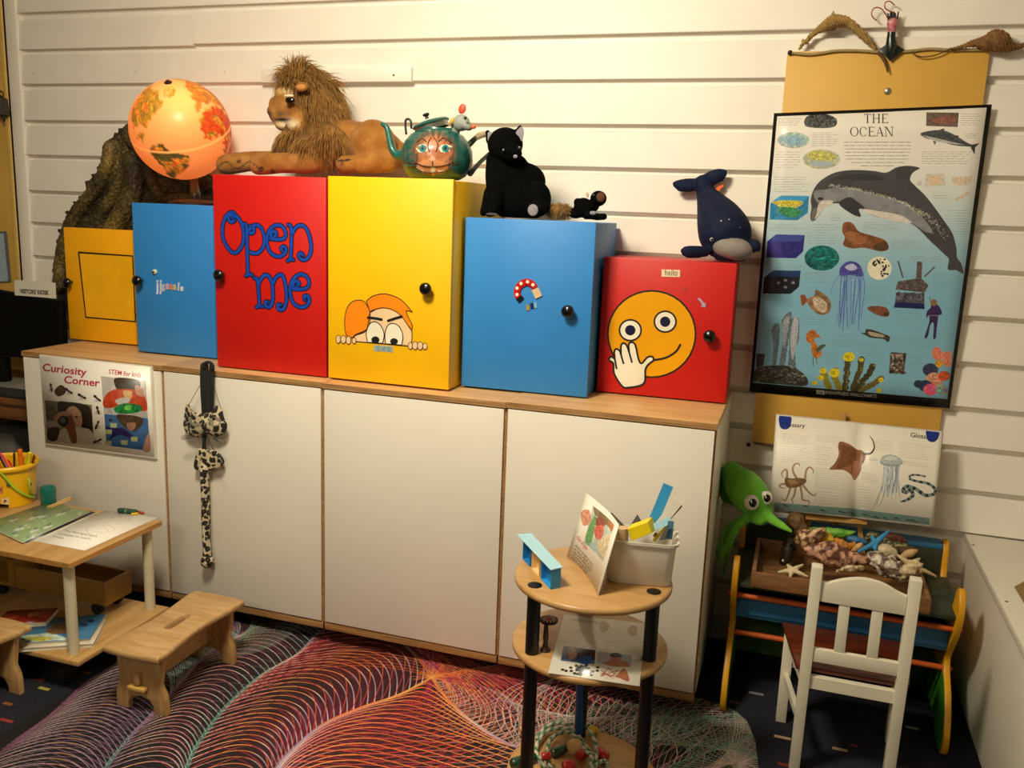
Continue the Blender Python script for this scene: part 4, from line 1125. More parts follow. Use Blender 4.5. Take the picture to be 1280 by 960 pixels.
def prow(x0, y0, x1, y1, n, c='#8a8a84', f_=z2, w=1.6):
    cv.f = f_; cv.para(x0, y0, x1, y1, n, c, w); cv.f = z2
for i in range(8):
    y = 190 + i * 17; w = (165, 168, 165, 160, 158, 160, 132, 84)[i]; cv.para(662 - w, y - 5, 662 + w, y + 9, 1, '#6a6660', 2.4, False)
for r in [(170, 70, 290, 110, 4), (335, 140, 470, 215, 7), (160, 235, 290, 325, 7), (150, 362, 330, 445, 7), (1080, 45, 1190, 110, 6), (1105, 145, 1165, 175, 3), (885, 235, 1165, 305, 6), (560, 600 - 40, 700, 600 - 10, 0) if 0 else (590, 590, 790, 640, 5), (130, 600, 300, 640, 4), (315, 600, 480, 705, 8), (730, 680, 890, 730, 5), (430, 545, 480, 590, 4), (1005, 530, 1130, 660, 10), (940, 440, 1020, 480, 3), (110, 780, 290, 830, 4), (300, 840, 430, 876, 3), (830, 760, 890, 780, 2), (930, 760, 985, 800, 3)]:
    prow(*r)
for r in [(600, 145, 730, 240, 8), (770, 90, 0, 0, 0), (755, 270, 895, 340, 6), (940, 90, 1070, 160, 6), (85, 215, 270, 285, 6), (300, 80, 430, 140, 4), (440, 395, 570, 460, 6), (575, 430, 700, 475, 4), (735, 400, 1000, 470, 6), (815, 490, 900, 560, 5), (575, 480, 700, 560, 6), (395, 475, 480, 540, 5), (725, 620, 840, 680, 5), (950, 370, 1040, 410, 3), (300, 300, 420, 350, 4)]:
    if r[4]: prow(*r, c='#6f8f9e', f_=z3)
# the pictures of the chart
cv.spl([(300, 82), (320, 58), (370, 52), (420, 54), (458, 76), (455, 108), (420, 120), (350, 120), (305, 110)], '#4a4c4e', .8)
cv.ell(245, 182, 78, 40, '#a9bcb4', 0, .25); cv.ell(245, 182, 60, 26, '#8fb2c4', .1, .2); cv.ell(383, 278, 92, 49, '#b9bda0', 0, .2); cv.ell(383, 262, 70, 26, '#c6bf6a', .1, .3); cv.ell(383, 300, 60, 14, '#a9b8c0')
cv.poly([(908, 42), (1072, 44), (1066, 116), (906, 110)], '#6a5a52', tex=.25); cv.spl([(930, 85), (980, 65), (1040, 62), (1060, 80), (1030, 98), (960, 96)], '#8a5a4a', .4)
cv.spl([(878, 150), (920, 136), (990, 132), (1050, 156), (1110, 192), (1140, 208), (1120, 214), (1040, 206), (960, 184), (905, 172)], '#4c5054', .35); cv.spl([(890, 158), (960, 172), (1060, 196), (1100, 206), (1000, 196), (930, 178)], '#b9b9b4', .2)
cv.poly([(1130, 206), (1180, 196), (1155, 218), (1152, 254), (1134, 222)], '#3c4044'); cv.poly([(970, 132), (996, 122), (1000, 138)], '#4c5054'); cv.poly([(940, 186), (950, 206), (958, 188)], '#5c6064'); cv.poly([(1050, 156), (1072, 160), (1070, 168)], '#4c5054')
for pts, c in [([(905, 352), (1000, 350), (1004, 410), (900, 414)], '#d6cbbb'), ([(925, 360), (955, 356), (980, 400), (930, 406)], '#e4c8a8'), ([(1035, 370), (1145, 362), (1130, 400), (1080, 414), (1040, 398)], '#dcc9b4'), ([(1050, 478), (1128, 434), (1124, 456), (1060, 488)], '#d6c6b0'), ([(860, 395), (880, 385), (884, 408), (862, 410)], '#c9c2b6')]: cv.poly(pts, c, tex=.12)
# three blocks of sea
cv.poly([(186, 460), (322, 462), (316, 546), (264, 584), (128, 580), (132, 500)], '#2f86b4', tex=.15); cv.poly([(180, 462), (322, 462), (290, 490), (140, 490)], '#3a9ad4'); cv.spl([(136, 492), (200, 484), (290, 490), (262, 520), (200, 532), (160, 506)], '#c9bb46', .35); cv.spl([(170, 520), (240, 520), (290, 545), (240, 570), (180, 550)], '#3a8a5a', .4)
cv.poly([(160, 654), (300, 658), (292, 740), (256, 774), (112, 770), (116, 690)], '#27267a', tex=.2); cv.poly([(160, 654), (300, 658), (280, 690), (126, 690)], '#3a4a9a', tex=.15); cv.poly([(132, 690), (180, 690), (190, 768), (136, 768)], '#3d2f86')
cv.f = z3; cv.poly([(146, 74), (280, 76), (272, 156), (230, 192), (92, 190), (100, 110)], '#181c2c', tex=.25); cv.poly([(146, 74), (280, 76), (272, 106), (118, 104)], '#1c3a6a'); [cv.ell(x, y, 9, 7, '#8a8c90') for x, y in ((170, 136), (205, 124), (243, 136), (204, 158))]
cv.f = z2; cv.ell(385, 773, 86, 63, '#0f5f60', 0, .5)
for i in range(40): a = random.uniform(0, 6.28); r = random.random(); x, y = 385 + 76 * r * math.cos(a), 773 + 54 * r * math.sin(a); cv.line([(x - 9, y - 2), (x + 9, y + 2)], 3, random.choice(['#2c9a8a', '#0a3a48', '#3ab8a0']))
cv.ell(672, 824, 61, 58, '#e9e3cd', 0, .05)
cv.f = z3
for i in range(30): a = random.uniform(-2.6, 1.4); r = random.uniform(.35, .95); cv.ell(670 + 58 * r * math.cos(a), 64 + 56 * r * math.sin(a), random.uniform(3, 7), random.uniform(3, 6), '#2a2620')
cv.f = z2
# dolphin
DOL = [(332, 586), (328, 560), (334, 520), (330, 480), (345, 430), (380, 385), (450, 345), (540, 332), (640, 336), (705, 345), (760, 318), (820, 311), (874, 322), (840, 345), (826, 380), (850, 410), (900, 458), (950, 520), (1000, 590), (1040, 650), (1060, 720), (1064, 770), (1085, 800), (1096, 850), (1060, 834), (1018, 830), (1022, 780), (1000, 755), (930, 690), (840, 605), (740, 585), (640, 560), (590, 530), (520, 505), (440, 500), (400, 520), (370, 560), (350, 584)]
cv.spl(DOL, '#47464a', .12, 200)
cv.spl([(345, 440), (400, 430), (480, 420), (600, 440), (700, 470), (800, 500), (880, 560), (940, 640), (900, 640), (820, 590), (700, 560), (600, 525), (480, 490), (400, 505), (360, 490)], '#85868a', .12, 80)
cv.spl([(590, 528), (680, 540), (780, 560), (835, 598), (740, 585), (640, 558)], '#d8cfca', .08); cv.spl([(352, 578), (360, 530), (380, 490), (436, 485), (430, 510), (395, 525)], '#cfc9bf', .1); cv.spl([(332, 582), (336, 540), (352, 520), (362, 540), (346, 580)], '#6c6a6a', .1)
cv.spl([(470, 500), (520, 468), (560, 490), (596, 520), (570, 530), (578, 566), (530, 550)], '#37363a', .15); cv.ell(378, 476, 14, 7, '#1a1a1c')
cv.spl([(420, 380), (520, 352), (640, 356), (700, 380), (600, 384), (500, 380)], '#38373b', .12)
for i in range(420):
    t_ = random.random(); q = bez([(430, 410), (560, 430), (700, 465), (800, 500), (880, 545), (950, 600), (1005, 690)], 60)[int(t_ * 58)]
    s_ = 6 + 26 * max(0, t_ - .55); cv.ell(q[0] + random.gauss(0, s_), q[1] + random.gauss(0, s_ * .6), 2.2, 1.6, random.choice(['#d6d0c0', '#b8b4a8', '#e6e0cc']))
cv.spl([(486, 640), (492, 600), (520, 592), (545, 606), (570, 640), (640, 662), (700, 684), (718, 724), (680, 740), (600, 722), (530, 724), (490, 705), (500, 670)], '#7e4e30', .25, 80); cv.spl([(500, 650), (540, 640), (600, 670), (600, 700), (530, 700)], '#9a6440', .2); cv.spl([(640, 715), (700, 690), (716, 722), (670, 738)], '#55402f', .2)
cv.f = z3
# jellyfish
cv.spl([(474, 100), (478, 60), (505, 34), (540, 30), (575, 50), (592, 100), (560, 104), (520, 98)], '#4a4a9a', .35)
for i in range(26):
    x = 470 + i * 4.8; L = random.uniform(190, 285); cv.line(bez([(x, 96), (x + random.uniform(-14, 8), 170), (x - 10 + random.uniform(-14, 10), 96 + L)], 14), random.choice([1.5, 2.2, 3]), random.choice(['#4a58b0', '#6a80c8', '#3a4696', '#8aa0d8']))
cv.line([(470, 100), (440, 150), (430, 190)], 2, '#4a58b0', 10); cv.spl([(500, 60), (520, 44), (545, 44), (560, 66), (530, 76)], '#b9b9e0', .2)
# oil rig
for pts in [[(766, 130), (880, 112), (920, 150), (900, 185), (752, 170)], [(862, 30), (888, 32), (884, 120), (856, 120)]]: cv.poly(pts, '#5c5452', tex=.5)
for a, b_ in [((766, 30), (790, 110)), ((900, 105), (950, 58)), ((770, 180), (756, 250)), ((800, 185), (800, 255)), ((850, 185), (856, 258)), ((890, 185), (896, 262)), ((770, 190), (890, 240)), ((890, 190), (765, 240)), ((760, 215), (895, 220))]: cv.line([a, b_], 7, '#5a4a48')
cv.poly([(756, 185), (898, 188), (900, 262), (748, 258)], '#54505c', tex=.7); cv.poly([(752, 232), (896, 240), (900, 268), (744, 260)], '#1c2458', tex=.3)
# fishes, shells, seahorse, diver
cv.spl([(278, 200), (300, 196), (312, 214), (350, 196), (352, 172), (380, 182), (420, 215), (430, 250), (415, 290), (370, 294), (330, 262), (306, 232), (285, 250), (282, 225)], '#8a6a50', .35, 80); cv.spl([(340, 215), (385, 215), (412, 250), (395, 285), (355, 265)], '#c4b49a', .3); cv.spl([(280, 204), (300, 200), (310, 225), (288, 250)], '#8a4a34', .2)
cv.spl([(612, 266), (640, 252), (700, 258), (722, 285), (710, 306), (660, 296)], '#7a4a3a', .3); cv.ell(706, 292, 14, 9, '#4a342c')
cv.spl([(575, 384), (600, 386), (606, 368), (640, 372), (690, 390), (724, 406), (716, 432), (690, 416), (630, 410), (600, 396)], '#3c3a32', .35); cv.spl([(620, 380), (690, 396), (690, 408), (630, 400)], '#a9a08a', .3)
cv.spl([(306, 402), (320, 378), (342, 370), (360, 388), (380, 412), (356, 408), (346, 424), (362, 450), (372, 480), (384, 472), (380, 500), (352, 512), (334, 480), (330, 440), (312, 430)], '#b8702c', .3, 90); cv.spl([(356, 470), (380, 446), (404, 446), (390, 462), (366, 480)], '#4a5a3c'); cv.line([(342, 505), (340, 552)], 4, '#4a5a3c'); cv.line([(356, 505), (362, 540)], 4, '#4a5a3c')
cv.spl([(930, 262), (935, 240), (955, 240), (975, 256), (988, 290), (972, 300), (966, 330), (960, 380), (956, 412), (944, 412), (946, 340), (930, 345), (916, 404), (900, 408), (924, 330), (920, 300), (908, 315), (912, 280)], '#3a2658', .3, 80); cv.ell(946, 236, 17, 18, '#8a6a50', 0, .2); cv.line([(926, 205), (930, 230)], 3, '#5a4a3a'); cv.line([(922, 300), (980, 300)], 4, '#8a8a90')
# chimneys on the sea bed
for pts in [[(140, 545), (146, 440), (136, 380), (150, 344), (176, 346), (172, 440), (156, 545)], [(176, 545), (192, 420), (186, 330), (210, 292), (236, 290), (222, 400), (200, 545)], [(216, 600), (224, 440), (220, 350), (240, 312), (270, 316), (270, 420), (252, 470), (256, 600)]]: cv.spl(pts, '#62707c', .4, 60)
cv.spl([(244, 316), (268, 320), (262, 420), (240, 520), (228, 430)], '#a9aeb8', .25); cv.spl([(190, 340), (222, 300), (216, 380), (196, 460)], '#98a2ac', .3)
cv.spl([(48, 620), (55, 570), (100, 552), (180, 548), (250, 560), (310, 610), (300, 650), (160, 640), (60, 630)], '#3c3c38', .6, 60); cv.poly([(60, 560), (62, 490), (104, 490), (96, 550)], '#3a3e42', tex=.3)
for i in range(70): x, y = random.uniform(60, 300), random.uniform(560, 632); cv.line([(x, y), (x + random.uniform(-22, 22), y + random.uniform(-10, 10))], 3, random.choice(['#8a8a80', '#b8b4a6', '#23231f', '#6a6a60']))
# yellow sponge and coral
for L, c in [([(500, 665), (510, 580), (520, 500)], '#4a4428'), ([(540, 665), (570, 590), (582, 515)], '#4a4428'), ([(560, 668), (610, 600), (640, 550)], '#3c3a22'), ([(580, 670), (640, 640), (680, 610)], '#6a6230'), ([(470, 660), (450, 610), (450, 570)], '#8a8228'), ([(420, 655), (400, 610), (392, 570)], '#8a8228')]:
    q = bez(L, 16)
    for a in q: cv.ell(a[0] + random.uniform(-5, 5), a[1], 15, 12, c, 0, .3); cv.ell(a[0] + 6, a[1] + random.uniform(-4, 4), 6, 5, random.choice(['#8a8040', '#6a6030']))
for x, y, r in [(520, 505, 30), (392, 575, 18), (448, 585, 28), (380, 610, 16), (350, 635, 14), (582, 520, 12), (680, 620, 14), (670, 672, 14)]: cv.ell(x, y, r, r * .8, '#d8c62c', 0, .2); cv.ell(x - r * .3, y, r * .4, r * .3, '#b8a422')
cv.poly([(728, 482), (808, 486), (796, 592), (720, 586)], '#4a4440', tex=.7)
for i in range(46): cv.ell(random.uniform(728, 800), random.uniform(490, 585), 7, 6, random.choice(['#8a8078', '#2a2420', '#6a4a44', '#a99c90']))
cv.spl([(938, 480), (960, 456), (985, 476), (980, 520), (950, 516)], '#d87a62', .2); cv.spl([(985, 490), (1034, 484), (1034, 550), (1000, 545)], '#e08a70', .2)
for x, y, r, c in [(930, 570, 40, '#3a3a58'), (975, 540, 22, '#c8902c'), (950, 620, 46, '#c88a74'), (1000, 600, 30, '#c8502c'), (905, 650, 36, '#2c3c58'), (930, 668, 36, '#d85a80'), (985, 668, 30, '#8aa09c'), (870, 640, 24, '#24344a'), (1010, 680, 20, '#7a8c8c')]:
    cv.ell(x, y, r, r * .8, c, 0, .3)
    for i in range(10): a = random.uniform(0, 6.28); q = random.uniform(.3, .9) * r; cv.ell(x + q * math.cos(a), y + q * .8 * math.sin(a), 5, 4, [min(255, v * 255 * random.uniform(.6, 1.5)) for v in cv.c(c)])
# black rim again and the foot line
cv.f = lambda p: p
for a in ([QP[0], QP[1], inner[1], inner[0]], [QP[1], QP[2], inner[2], inner[1]], [QP[2], QP[3], inner[3], inner[2]], [QP[3], QP[0], inner[0], inner[3]]): cv.poly(a, '#121110')
cv.text('EYEWITNESS WALLCHARTS', z3((402, 690)), z3((658, 709)), 4.0, '#c9c4ba', 0, 0)
cv.poly([z3((358, 670)), z3((398, 673)), z3((398, 694)), z3((358, 690))], '#b9b4aa'); cv.text('DK', z3((364, 689)), z3((392, 691)), 3.4, '#23211f', .02)
cs = [at(*QP[0], -.0450), at(*QP[1], -.050), at(*QP[2], -.050), at(*QP[3], -.0455)]
pc = sum(cs, Vector()) / 4
po_ = sheet('ocean_poster', cs, printmat('ocean_print', cv.image('ocean_print'), .35), None, .0012, 12, 12, lambda u, v: .0022 * math.sin(u * 5 + 1) * math.sin(v * 4) + .004 * u * (1 - v) * 0, loc=pc)
tag(po_, 'black edged ocean wallchart with a leaping dolphin', 'poster')

# rope slung along the top of the board
f = ZP(920, 0, 3.5556)
t = thing('slung_rope', 'thin tan rope stretched along the top edge of the ochre board', 'rope', f(690, 230, -.045))
L = bez([(240, 234, 0), (320, 242, 0), (380, 236, 0), (450, 226, 0), (560, 226, 0), (640, 232, 0), (760, 228, 0), (860, 218, 0), (940, 222, 0), (1040, 222, 0), (1136, 222, 0)], 60)
P = [f(a[0], a[1], -.0475) for a in L]
g = G(); g.tube(P, .0042, 10); ro = g.build('rope', mat('rope_tan', '#a08a5c', .85, .25, 160, bump=.5, bscale=240), t, smooth=True)
g = G()
for ph in (0, 2.09, 4.19):
    q = []
    for i in range(0, 400):
        u = i / 399 * (len(P) - 1); j = min(int(u), len(P) - 2); p = P[j].lerp(P[j + 1], u - j); a = i * .55 + ph
        q.append(p + Vector((0, math.cos(a), math.sin(a))) * .0032)
    g.tube(q, .0019, 4)
g.build('strand', mat('rope_strand', '#a9905e', .9, .2, 160), ro, smooth=True)
g = G(); g.ell(P[0], .0075, nu=12, nv=8); g.build('black_end', BLACK, t, smooth=True)
g = G(); g.tube([f(*a) for a in bez([(780, 232, -.055), (810, 250, -.055), (850, 252, -.055), (900, 240, -.055), (960, 212, -.054)], 20)], .0019, 6); g.build('loose_end', mat('rope_dark', '#5a4424', .85), t, smooth=True)
# dried sea dragons
SD = mat('dried_sea_dragon', '#9a7a42', .8, .35, 60, bump=.8, bscale=90); SD2 = mat('dried_fish_brown', '#7a5428', .75, .4, 50, bump=.8, bscale=70)
t = thing('dried_sea_dragon', 'arched dried tan sea dragon above the left half of the ochre board', 'dried fish', f(450, 100, -.05))
g = G(); zlimb(g, f, [(284, 216, -.05, 6), (296, 196, -.05, 9), (316, 180, -.05, 10), (345, 150, -.05, 12), (385, 122, -.05, 20), (430, 96, -.052, 30), (470, 94, -.052, 26), (500, 100, -.05, 20), (545, 140, -.05, 17), (585, 180, -.05, 14), (618, 215, -.05, 8)], 10, sub=34)
zell(g, f, 308, 186, -.05, 20, 8, 8, rotm('Y', 30)); zell(g, f, 300, 184, -.05, 7)
for a, b_ in [((425, 70), (432, 52)), ((432, 52), (436, 72)), ((320, 165), (326, 154)), ((432, 128), (426, 140)), ((500, 88), (502, 80)), ((500, 104), (486, 112)), ((576, 140), (584, 148)), ((610, 196), (622, 190))]: zlimb(g, f, [(a[0], a[1], -.05, 4), (b_[0], b_[1], -.05, 3)], 6)
remeshed('body', g, .0022, SD, t, 1, disp=lambda p: .0014 * noise.noise(p * 240) + .0012 * math.sin((p.x + p.z * .6) * 700))
g = G(); zlimb(g, f, [(634, 236, -.056, 7), (655, 262, -.056, 7), (668, 295, -.056, 5), (674, 320, -.056, 3)], 8, sub=12); g.build('tail_tip', mat('dried_dark', '#5c3a22', .7), t, smooth=True)
g = G(); zlimb(g, f, [(405, 132, -.056, 7), (436, 126, -.06, 8)], 8); g.build('fin_stub', mat('dried_dark', '#5c3a22'), t, smooth=True)
t = thing('dried_seahorse', 'brown dried fish with a humped back at the right end of the rope', 'dried fish', f(1180, 180, -.06))
g = G(); zlimb(g, f, [(950, 218, -.06, 5), (1000, 208, -.06, 8), (1060, 192, -.06, 18), (1110, 190, -.062, 34), (1150, 178, -.064, 46), (1180, 190, -.064, 44), (1215, 206, -.062, 26), (1250, 208, -.06, 14), (1300, 194, -.058, 10)], 10, sub=34)
zlimb(g, f, [(1160, 150, -.06, 14), (1162, 134, -.06, 5)], 8); zlimb(g, f, [(1155, 200, -.06, 12), (1166, 230, -.06, 5)], 8); zlimb(g, f, [(1075, 178, -.06, 8), (1100, 166, -.06, 6)], 8)
remeshed('body', g, .0026, SD2, t, 1, disp=lambda p: .0014 * noise.noise(p * 200) + .0012 * math.sin((p.x + p.z * .5) * 620))
# squid lure
t = thing('squid_lure', 'dark green squid lure with a pink fringe and red hooks above the board', 'fishing lure', f(690, 180, -.055))
g = G(); zlimb(g, f, [(692, 138, -.055, 17), (690, 160, -.055, 18), (690, 200, -.055, 24), (688, 235, -.055, 20), (684, 266, -.055, 5)], 12)
P = [(690, 182), (748, 220), (686, 270), (632, 222)]; g.prism([f(a, b_, -.056) for a, b_ in P], (0, .004, 0), .001)
g.build('mantle', mat('lure_green', '#0f1d18', .35, .3, 60, coat=.3), t)
g = G(); zlimb(g, f, [(692, 140, -.055, 18), (694, 118, -.055, 20), (696, 104, -.055, 24)], 12); g.build('head', mat('lure_pink', '#b8284a', .4, .3, 90, col2='#d8a8a8'), t, smooth=True)
g = G()
for a, b_ in [((678, 100), (676, 62)), ((684, 100), (688, 52)), ((692, 102), (694, 56)), ((700, 100), (702, 54)), ((706, 102), (708, 60)), ((712, 100), (722, 54)), ((680, 108), (680, 74))]: zlimb(g, f, [(a[0], a[1], -.057, 4.5), (b_[0], b_[1], -.058, 3)], 6)
g.build('fringe', mat('lure_fringe', '#14140f', .5), t, smooth=True)
for q in [[(682, 98), (664, 62), (644, 38), (620, 34), (604, 50), (606, 74), (624, 90)], [(706, 58), (680, 48), (662, 34), (664, 12), (684, 6), (704, 22)]]:
    g = G(); zlimb(g, f, [(a[0], a[1], -.058, 2.6) for a in q], 6, sub=26); g.build('hook', mat('hook_red', '#9a2a22', .3, metal=.4), t, smooth=True)

# ================================================================ activity desk, tray of shells, book
DX0, DX1 = 1.352, 1.965
desk = thing('activity_desk', 'low wooden activity desk with yellow and green curved sides by the wall', 'desk', (1.66, -.3, 0))
SIDE = [(-.30, .386), (-.372, .398), (-.402, .462), (-.438, .482), (-.468, .452), (-.472, .40), (-.44, .33), (-.385, .262), (-.375, .235), (-.40, .20), (-.452, .165), (-.50, .10), (-.515, .04), (-.49, 0), (-.40, .0), (-.36, .03), (-.22, .03), (-.18, 0), (-.08, 0), (-.065, .06), (-.072, .3), (-.066, .44), (-.078, .50), (-.115, .508), (-.135, .47), (-.15, .402), (-.20, .386)]
YS_ = mat('desk_yellow', '#d79a16', .4, .1, 10); GS_ = mat('desk_green', '#3c8a1c', .45, .2, 8); OS_ = mat('desk_orange', '#c4581a', .45, .12, 12); BS_ = mat('desk_blue', '#2f6d9c', .5, .15, 8)
DGR = mat('desk_printed_green', '#1d331a', .6, .5, 14, col2='#3c3a2a')
for x in (DX0 - .009, DX1 - .009):
    g = G(); q = bez(SIDE, 70, True); g.prism([(x, y, z) for y, z in q], (.018, 0, 0), .004)
    sd = g.build('side_panel', YS_, desk, smooth=40)
    for xx in (x - .0006, x + .018):
        g = G(); lo = [(y, z) for y, z in q if z < .21]; yy = [p for p in lo]
        g.prism([(xx, y * .97 - .008, max(z, .002) * .97 + .002) for y, z in yy], (.0006, 0, 0)); g.build('green_foot', GS_, sd, smooth=0)
for y, z, r, nm in ((-.366, .206, .0085, 'rung'), (-.432, .358, .0085, 'rung')):
    g = G(); g.tube([(DX0 - .010, y, z), (DX1 + .010, y, z)], r, 12); rg = g.build(nm, OS_, desk)
    for x in (DX0 - .011, DX1 + .011): g = G(); g.ell((x, y, z), .0075, nu=12, nv=8); g.build('rung_cap', mat('cap_red', '#a82a1a', .4), rg, smooth=True)
g = G(); g.box(DX0 + .0095, DX1 - .0095, -.455, -.126, .392, .406, .002); g.box(DX0 - .010, DX1 + .010, -.385, -.155, .392, .4059, .002); g.build('desk_top', DGR, desk)
g = G(); g.box(DX0 + .01, DX1 - .01, -.132, -.07, .484, .500, .003); g.build('back_ledge', BS_, desk)
g = G(); g.box(DX0 + .01, DX1 - .01, -.134, -.126, .406, .484, .001); g.build('riser', DGR, desk)
g = G(); g.box(DX0 + .01, DX1 - .01, -.40, -.39, .285, .345, .002); g.build('trough_front', BS_, desk)
g = G(); g.box(DX0 + .01, DX1 - .01, -.39, -.16, .27, .282, .001); g.build('trough_floor', BS_, desk)
g = G(); g.box(DX0 + .01, DX1 - .01, -.16, -.148, .27, .40, .001); g.build('trough_back', DGR, desk)
g = G(); g.box(DX0 + .01, DX1 - .01, -.15, -.138, .04, .24, .001); g.build('modesty_panel', mat('camo_green', '#2c5c1c', .55, .6, 22, col2='#6d7a4a'), desk)

f = ZP(880, 500, 3.2)
TRW = wood('tray_wood', '#6b4526', '#94683c', (3, 20, 20), .6)
tx0, tx1, ty0, ty1, tz0, tz1 = 1.398, 1.885, -.475, -.165, .4065, .452
tr_ = thing('shell_tray', 'shallow brown wooden tray full of shells on the activity desk', 'tray', ((tx0 + tx1) / 2, (ty0 + ty1) / 2, tz0))
for nm, q in (('floor_board', (tx0 + .012, tx1 - .012, ty0 + .012, ty1 - .012, tz0, tz0 + .006)), ('tray_side', (tx0, tx1, ty0, ty0 + .012, tz0, tz1)), ('tray_side', (tx0, tx1, ty1 - .012, ty1, tz0, tz1)), ('tray_side', (tx0, tx0 + .012, ty0 + .012, ty1 - .012, tz0, tz1)), ('tray_side', (tx1 - .012, tx1, ty0 + .012, ty1 - .012, tz0, tz1))):
    g = G(); g.box(*q, .0012); g.build(nm, TRW, tr_)
# shells, starfish and the rest; positions by their place in the tray
def tp(x, y, z): return atz(x, y, z)
def rough(nm, label, cat, g, voxel, m, loc, amp=.003, fr=60, paint=None, grp=None, sm=2):
    o = remeshed(nm, g, voxel, m, None, sm, paint, lambda p: amp * noise.noise(p * fr) + amp * .6 * noise.noise(p * fr * 3), loc=loc)
    return tag(o, label, cat, grp)
SHELL = vcmat('speckled_shell', .45, bump=.3, bscale=120, noise_amt=.3, nscale=70)
def spk(dark, light, thr, fr):
    def fn(p):
        n = noise.noise(p * fr) + .5 * noise.noise(p * fr * 2.3)
        k = 1 if n > thr else max(0, (n - thr + .25) * 2); return [light[i] + (dark[i] - light[i]) * min(1, k) for i in range(3)]
    return fn
ft = ZP(1000, 620, 5.818)
def shellz(nm, label, cat, rows, m, paint=None, vox=.004, amp=.003, fr=60, sm=2, grp=None, n=12, flat=1.0):
    g = G(); zlimb(g, ft, [(a[0], a[1], a[2], a[3] * 1.14) for a in rows], n, flat, sub=max(10, 5 * len(rows))); p = ft(rows[0][0], rows[0][1], rows[0][2])
    return rough(nm, label, cat, g, vox, m, p, amp, fr, paint, grp, sm)
shellz('triton_shell', 'speckled brown and cream triton shell, upper left of the pile', 'shell', [(-40, 330, -.33, 18), (0, 325, -.33, 55), (50, 310, -.33, 62), (110, 285, -.33, 46), (170, 250, -.32, 22)], SHELL, spk((92, 56, 34), (206, 170, 128), .05, 70))
shellz('cone_shell', 'big rosy brown speckled whelk shell in the middle of the tray', 'shell', [(20, 378, -.39, 20), (110, 400, -.40, 46), (210, 420, -.40, 82), (290, 445, -.40, 72), (380, 455, -.395, 46), (520, 470, -.39, 26)], SHELL, spk((92, 52, 36), (196, 150, 122), .04, 55), amp=.005, fr=40)
shellz('oyster_cluster', 'lumpy grey white oyster cluster at the right front of the tray', 'shell', [(520, 450, -.38, 40), (590, 480, -.39, 62), (660, 520, -.40, 66), (730, 560, -.40, 56), (790, 580, -.40, 30)], SHELL, spk((96, 74, 60), (206, 196, 178), -.02, 48), amp=.009, fr=50, sm=1)
shellz('flat_shell', 'cream mottled flat shell just behind the chair back', 'shell', [(270, 545, -.42, 14), (350, 528, -.42, 24), (450, 525, -.42, 16)], SHELL, spk((120, 90, 60), (214, 196, 160), .1, 80), amp=.004)
shellz('scallop_shell', 'pale ridged cockle shell below the blue starfish', 'shell', [(560, 380, -.36, 20), (610, 395, -.36, 46), (670, 420, -.36, 38)], mat('shell_pale', '#b8a888', .5, .25, 40), amp=.002)
shellz('razor_shell', 'pale tan oval shell leaning at the right of the tray', 'shell', [(745, 440, -.35, 18), (800, 415, -.35, 28), (850, 395, -.35, 10)], mat('shell_tan', '#b89868', .5, .25, 40), amp=.0012)
shellz('spiky_shell', 'cream spiny conch shell at the right end of the tray', 'shell', [(740, 600, -.42, 18), (790, 530, -.42, 40), (850, 500, -.41, 30), (870, 540, -.41, 16)], mat('shell_cream', '#cdb892', .5, .25, 50), amp=.007, fr=70, sm=1)
shellz('frilled_shell', 'orange frilled shell beside the yellow one', 'shell', [(220, 320, -.30, 18), (290, 350, -.30, 34), (350, 370, -.30, 26), (400, 345, -.29, 10)], mat('shell_orange', '#b8772e', .5, .3, 50), amp=.006, fr=80, sm=1)
shellz('fan_shell', 'small tan fan shell right of the orange frilled one', 'shell', [(385, 395, -.31, 14), (430, 365, -.31, 22), (455, 340, -.31, 6)], mat('shell_tan2', '#c49a62', .5, .25, 50), amp=.002)
shellz('yellow_shell', 'bright yellow shell between the brown speckled shells', 'shell', [(150, 330, -.31, 16), (190, 300, -.30, 34), (230, 318, -.31, 20)], mat('shell_yellow', '#c9a012', .5, .15, 50), amp=.001)
shellz('toy_lizard', 'bright green knobbly toy reptile lying at the back of the tray', 'toy', [(50, 238, -.17, 8), (110, 242, -.18, 14), (180, 258, -.19, 26), (260, 272, -.20, 34), (330, 272, -.20, 26), (400, 266, -.2, 7)], mat('toy_green', '#3f8c1c', .45, .4, 60, col2='#8ac04a'), amp=.003, fr=130, sm=1)
shellz('sea_cucumber', 'dark reddish brown sea cucumber behind the blue starfish', 'dried animal', [(610, 300, -.20, 18), (660, 300, -.20, 28), (720, 318, -.2, 30), (760, 330, -.2, 16)], mat('cucumber', '#4c2416', .7, .4, 60), amp=.003, fr=100)
shellz('coral_lump', 'mottled green and brown coral lump behind the starfish', 'coral', [(480, 300, -.20, 18), (540, 290, -.20, 26), (580, 320, -.22, 24), (680, 360, -.24, 30), (760, 370, -.25, 26)], SHELL, spk((40, 44, 26), (134, 128, 84), 0, 120), amp=.006, fr=90, sm=1)
shellz('wood_chunk', 'rough brown chunk of wood at the right of the coral', 'wood', [(650, 385, -.27, 16), (740, 395, -.28, 26), (830, 385, -.28, 14)], mat('bark', '#4a3420', .8, .4, 40), amp=.004)
shellz('dark_pod', 'dark glossy brown pod lying along the left side of the tray', 'pod', [(-120, 480, -.40, 26), (-95, 430, -.36, 42), (-75, 370, -.30, 44), (-60, 330, -.25, 26)], mat('pod_dark', '#1c120b', .25, .4, 40), amp=.004)
shellz('driftwood_disc', 'brown ring patterned coral disc standing behind the tray under the book', 'coral', [(-30, 180, -.185, 60), (-10, 215, -.19, 66), (10, 250, -.195, 50)], mat('disc_brown', '#6a4a24', .7, .4, 40), amp=.004, flat=.4)
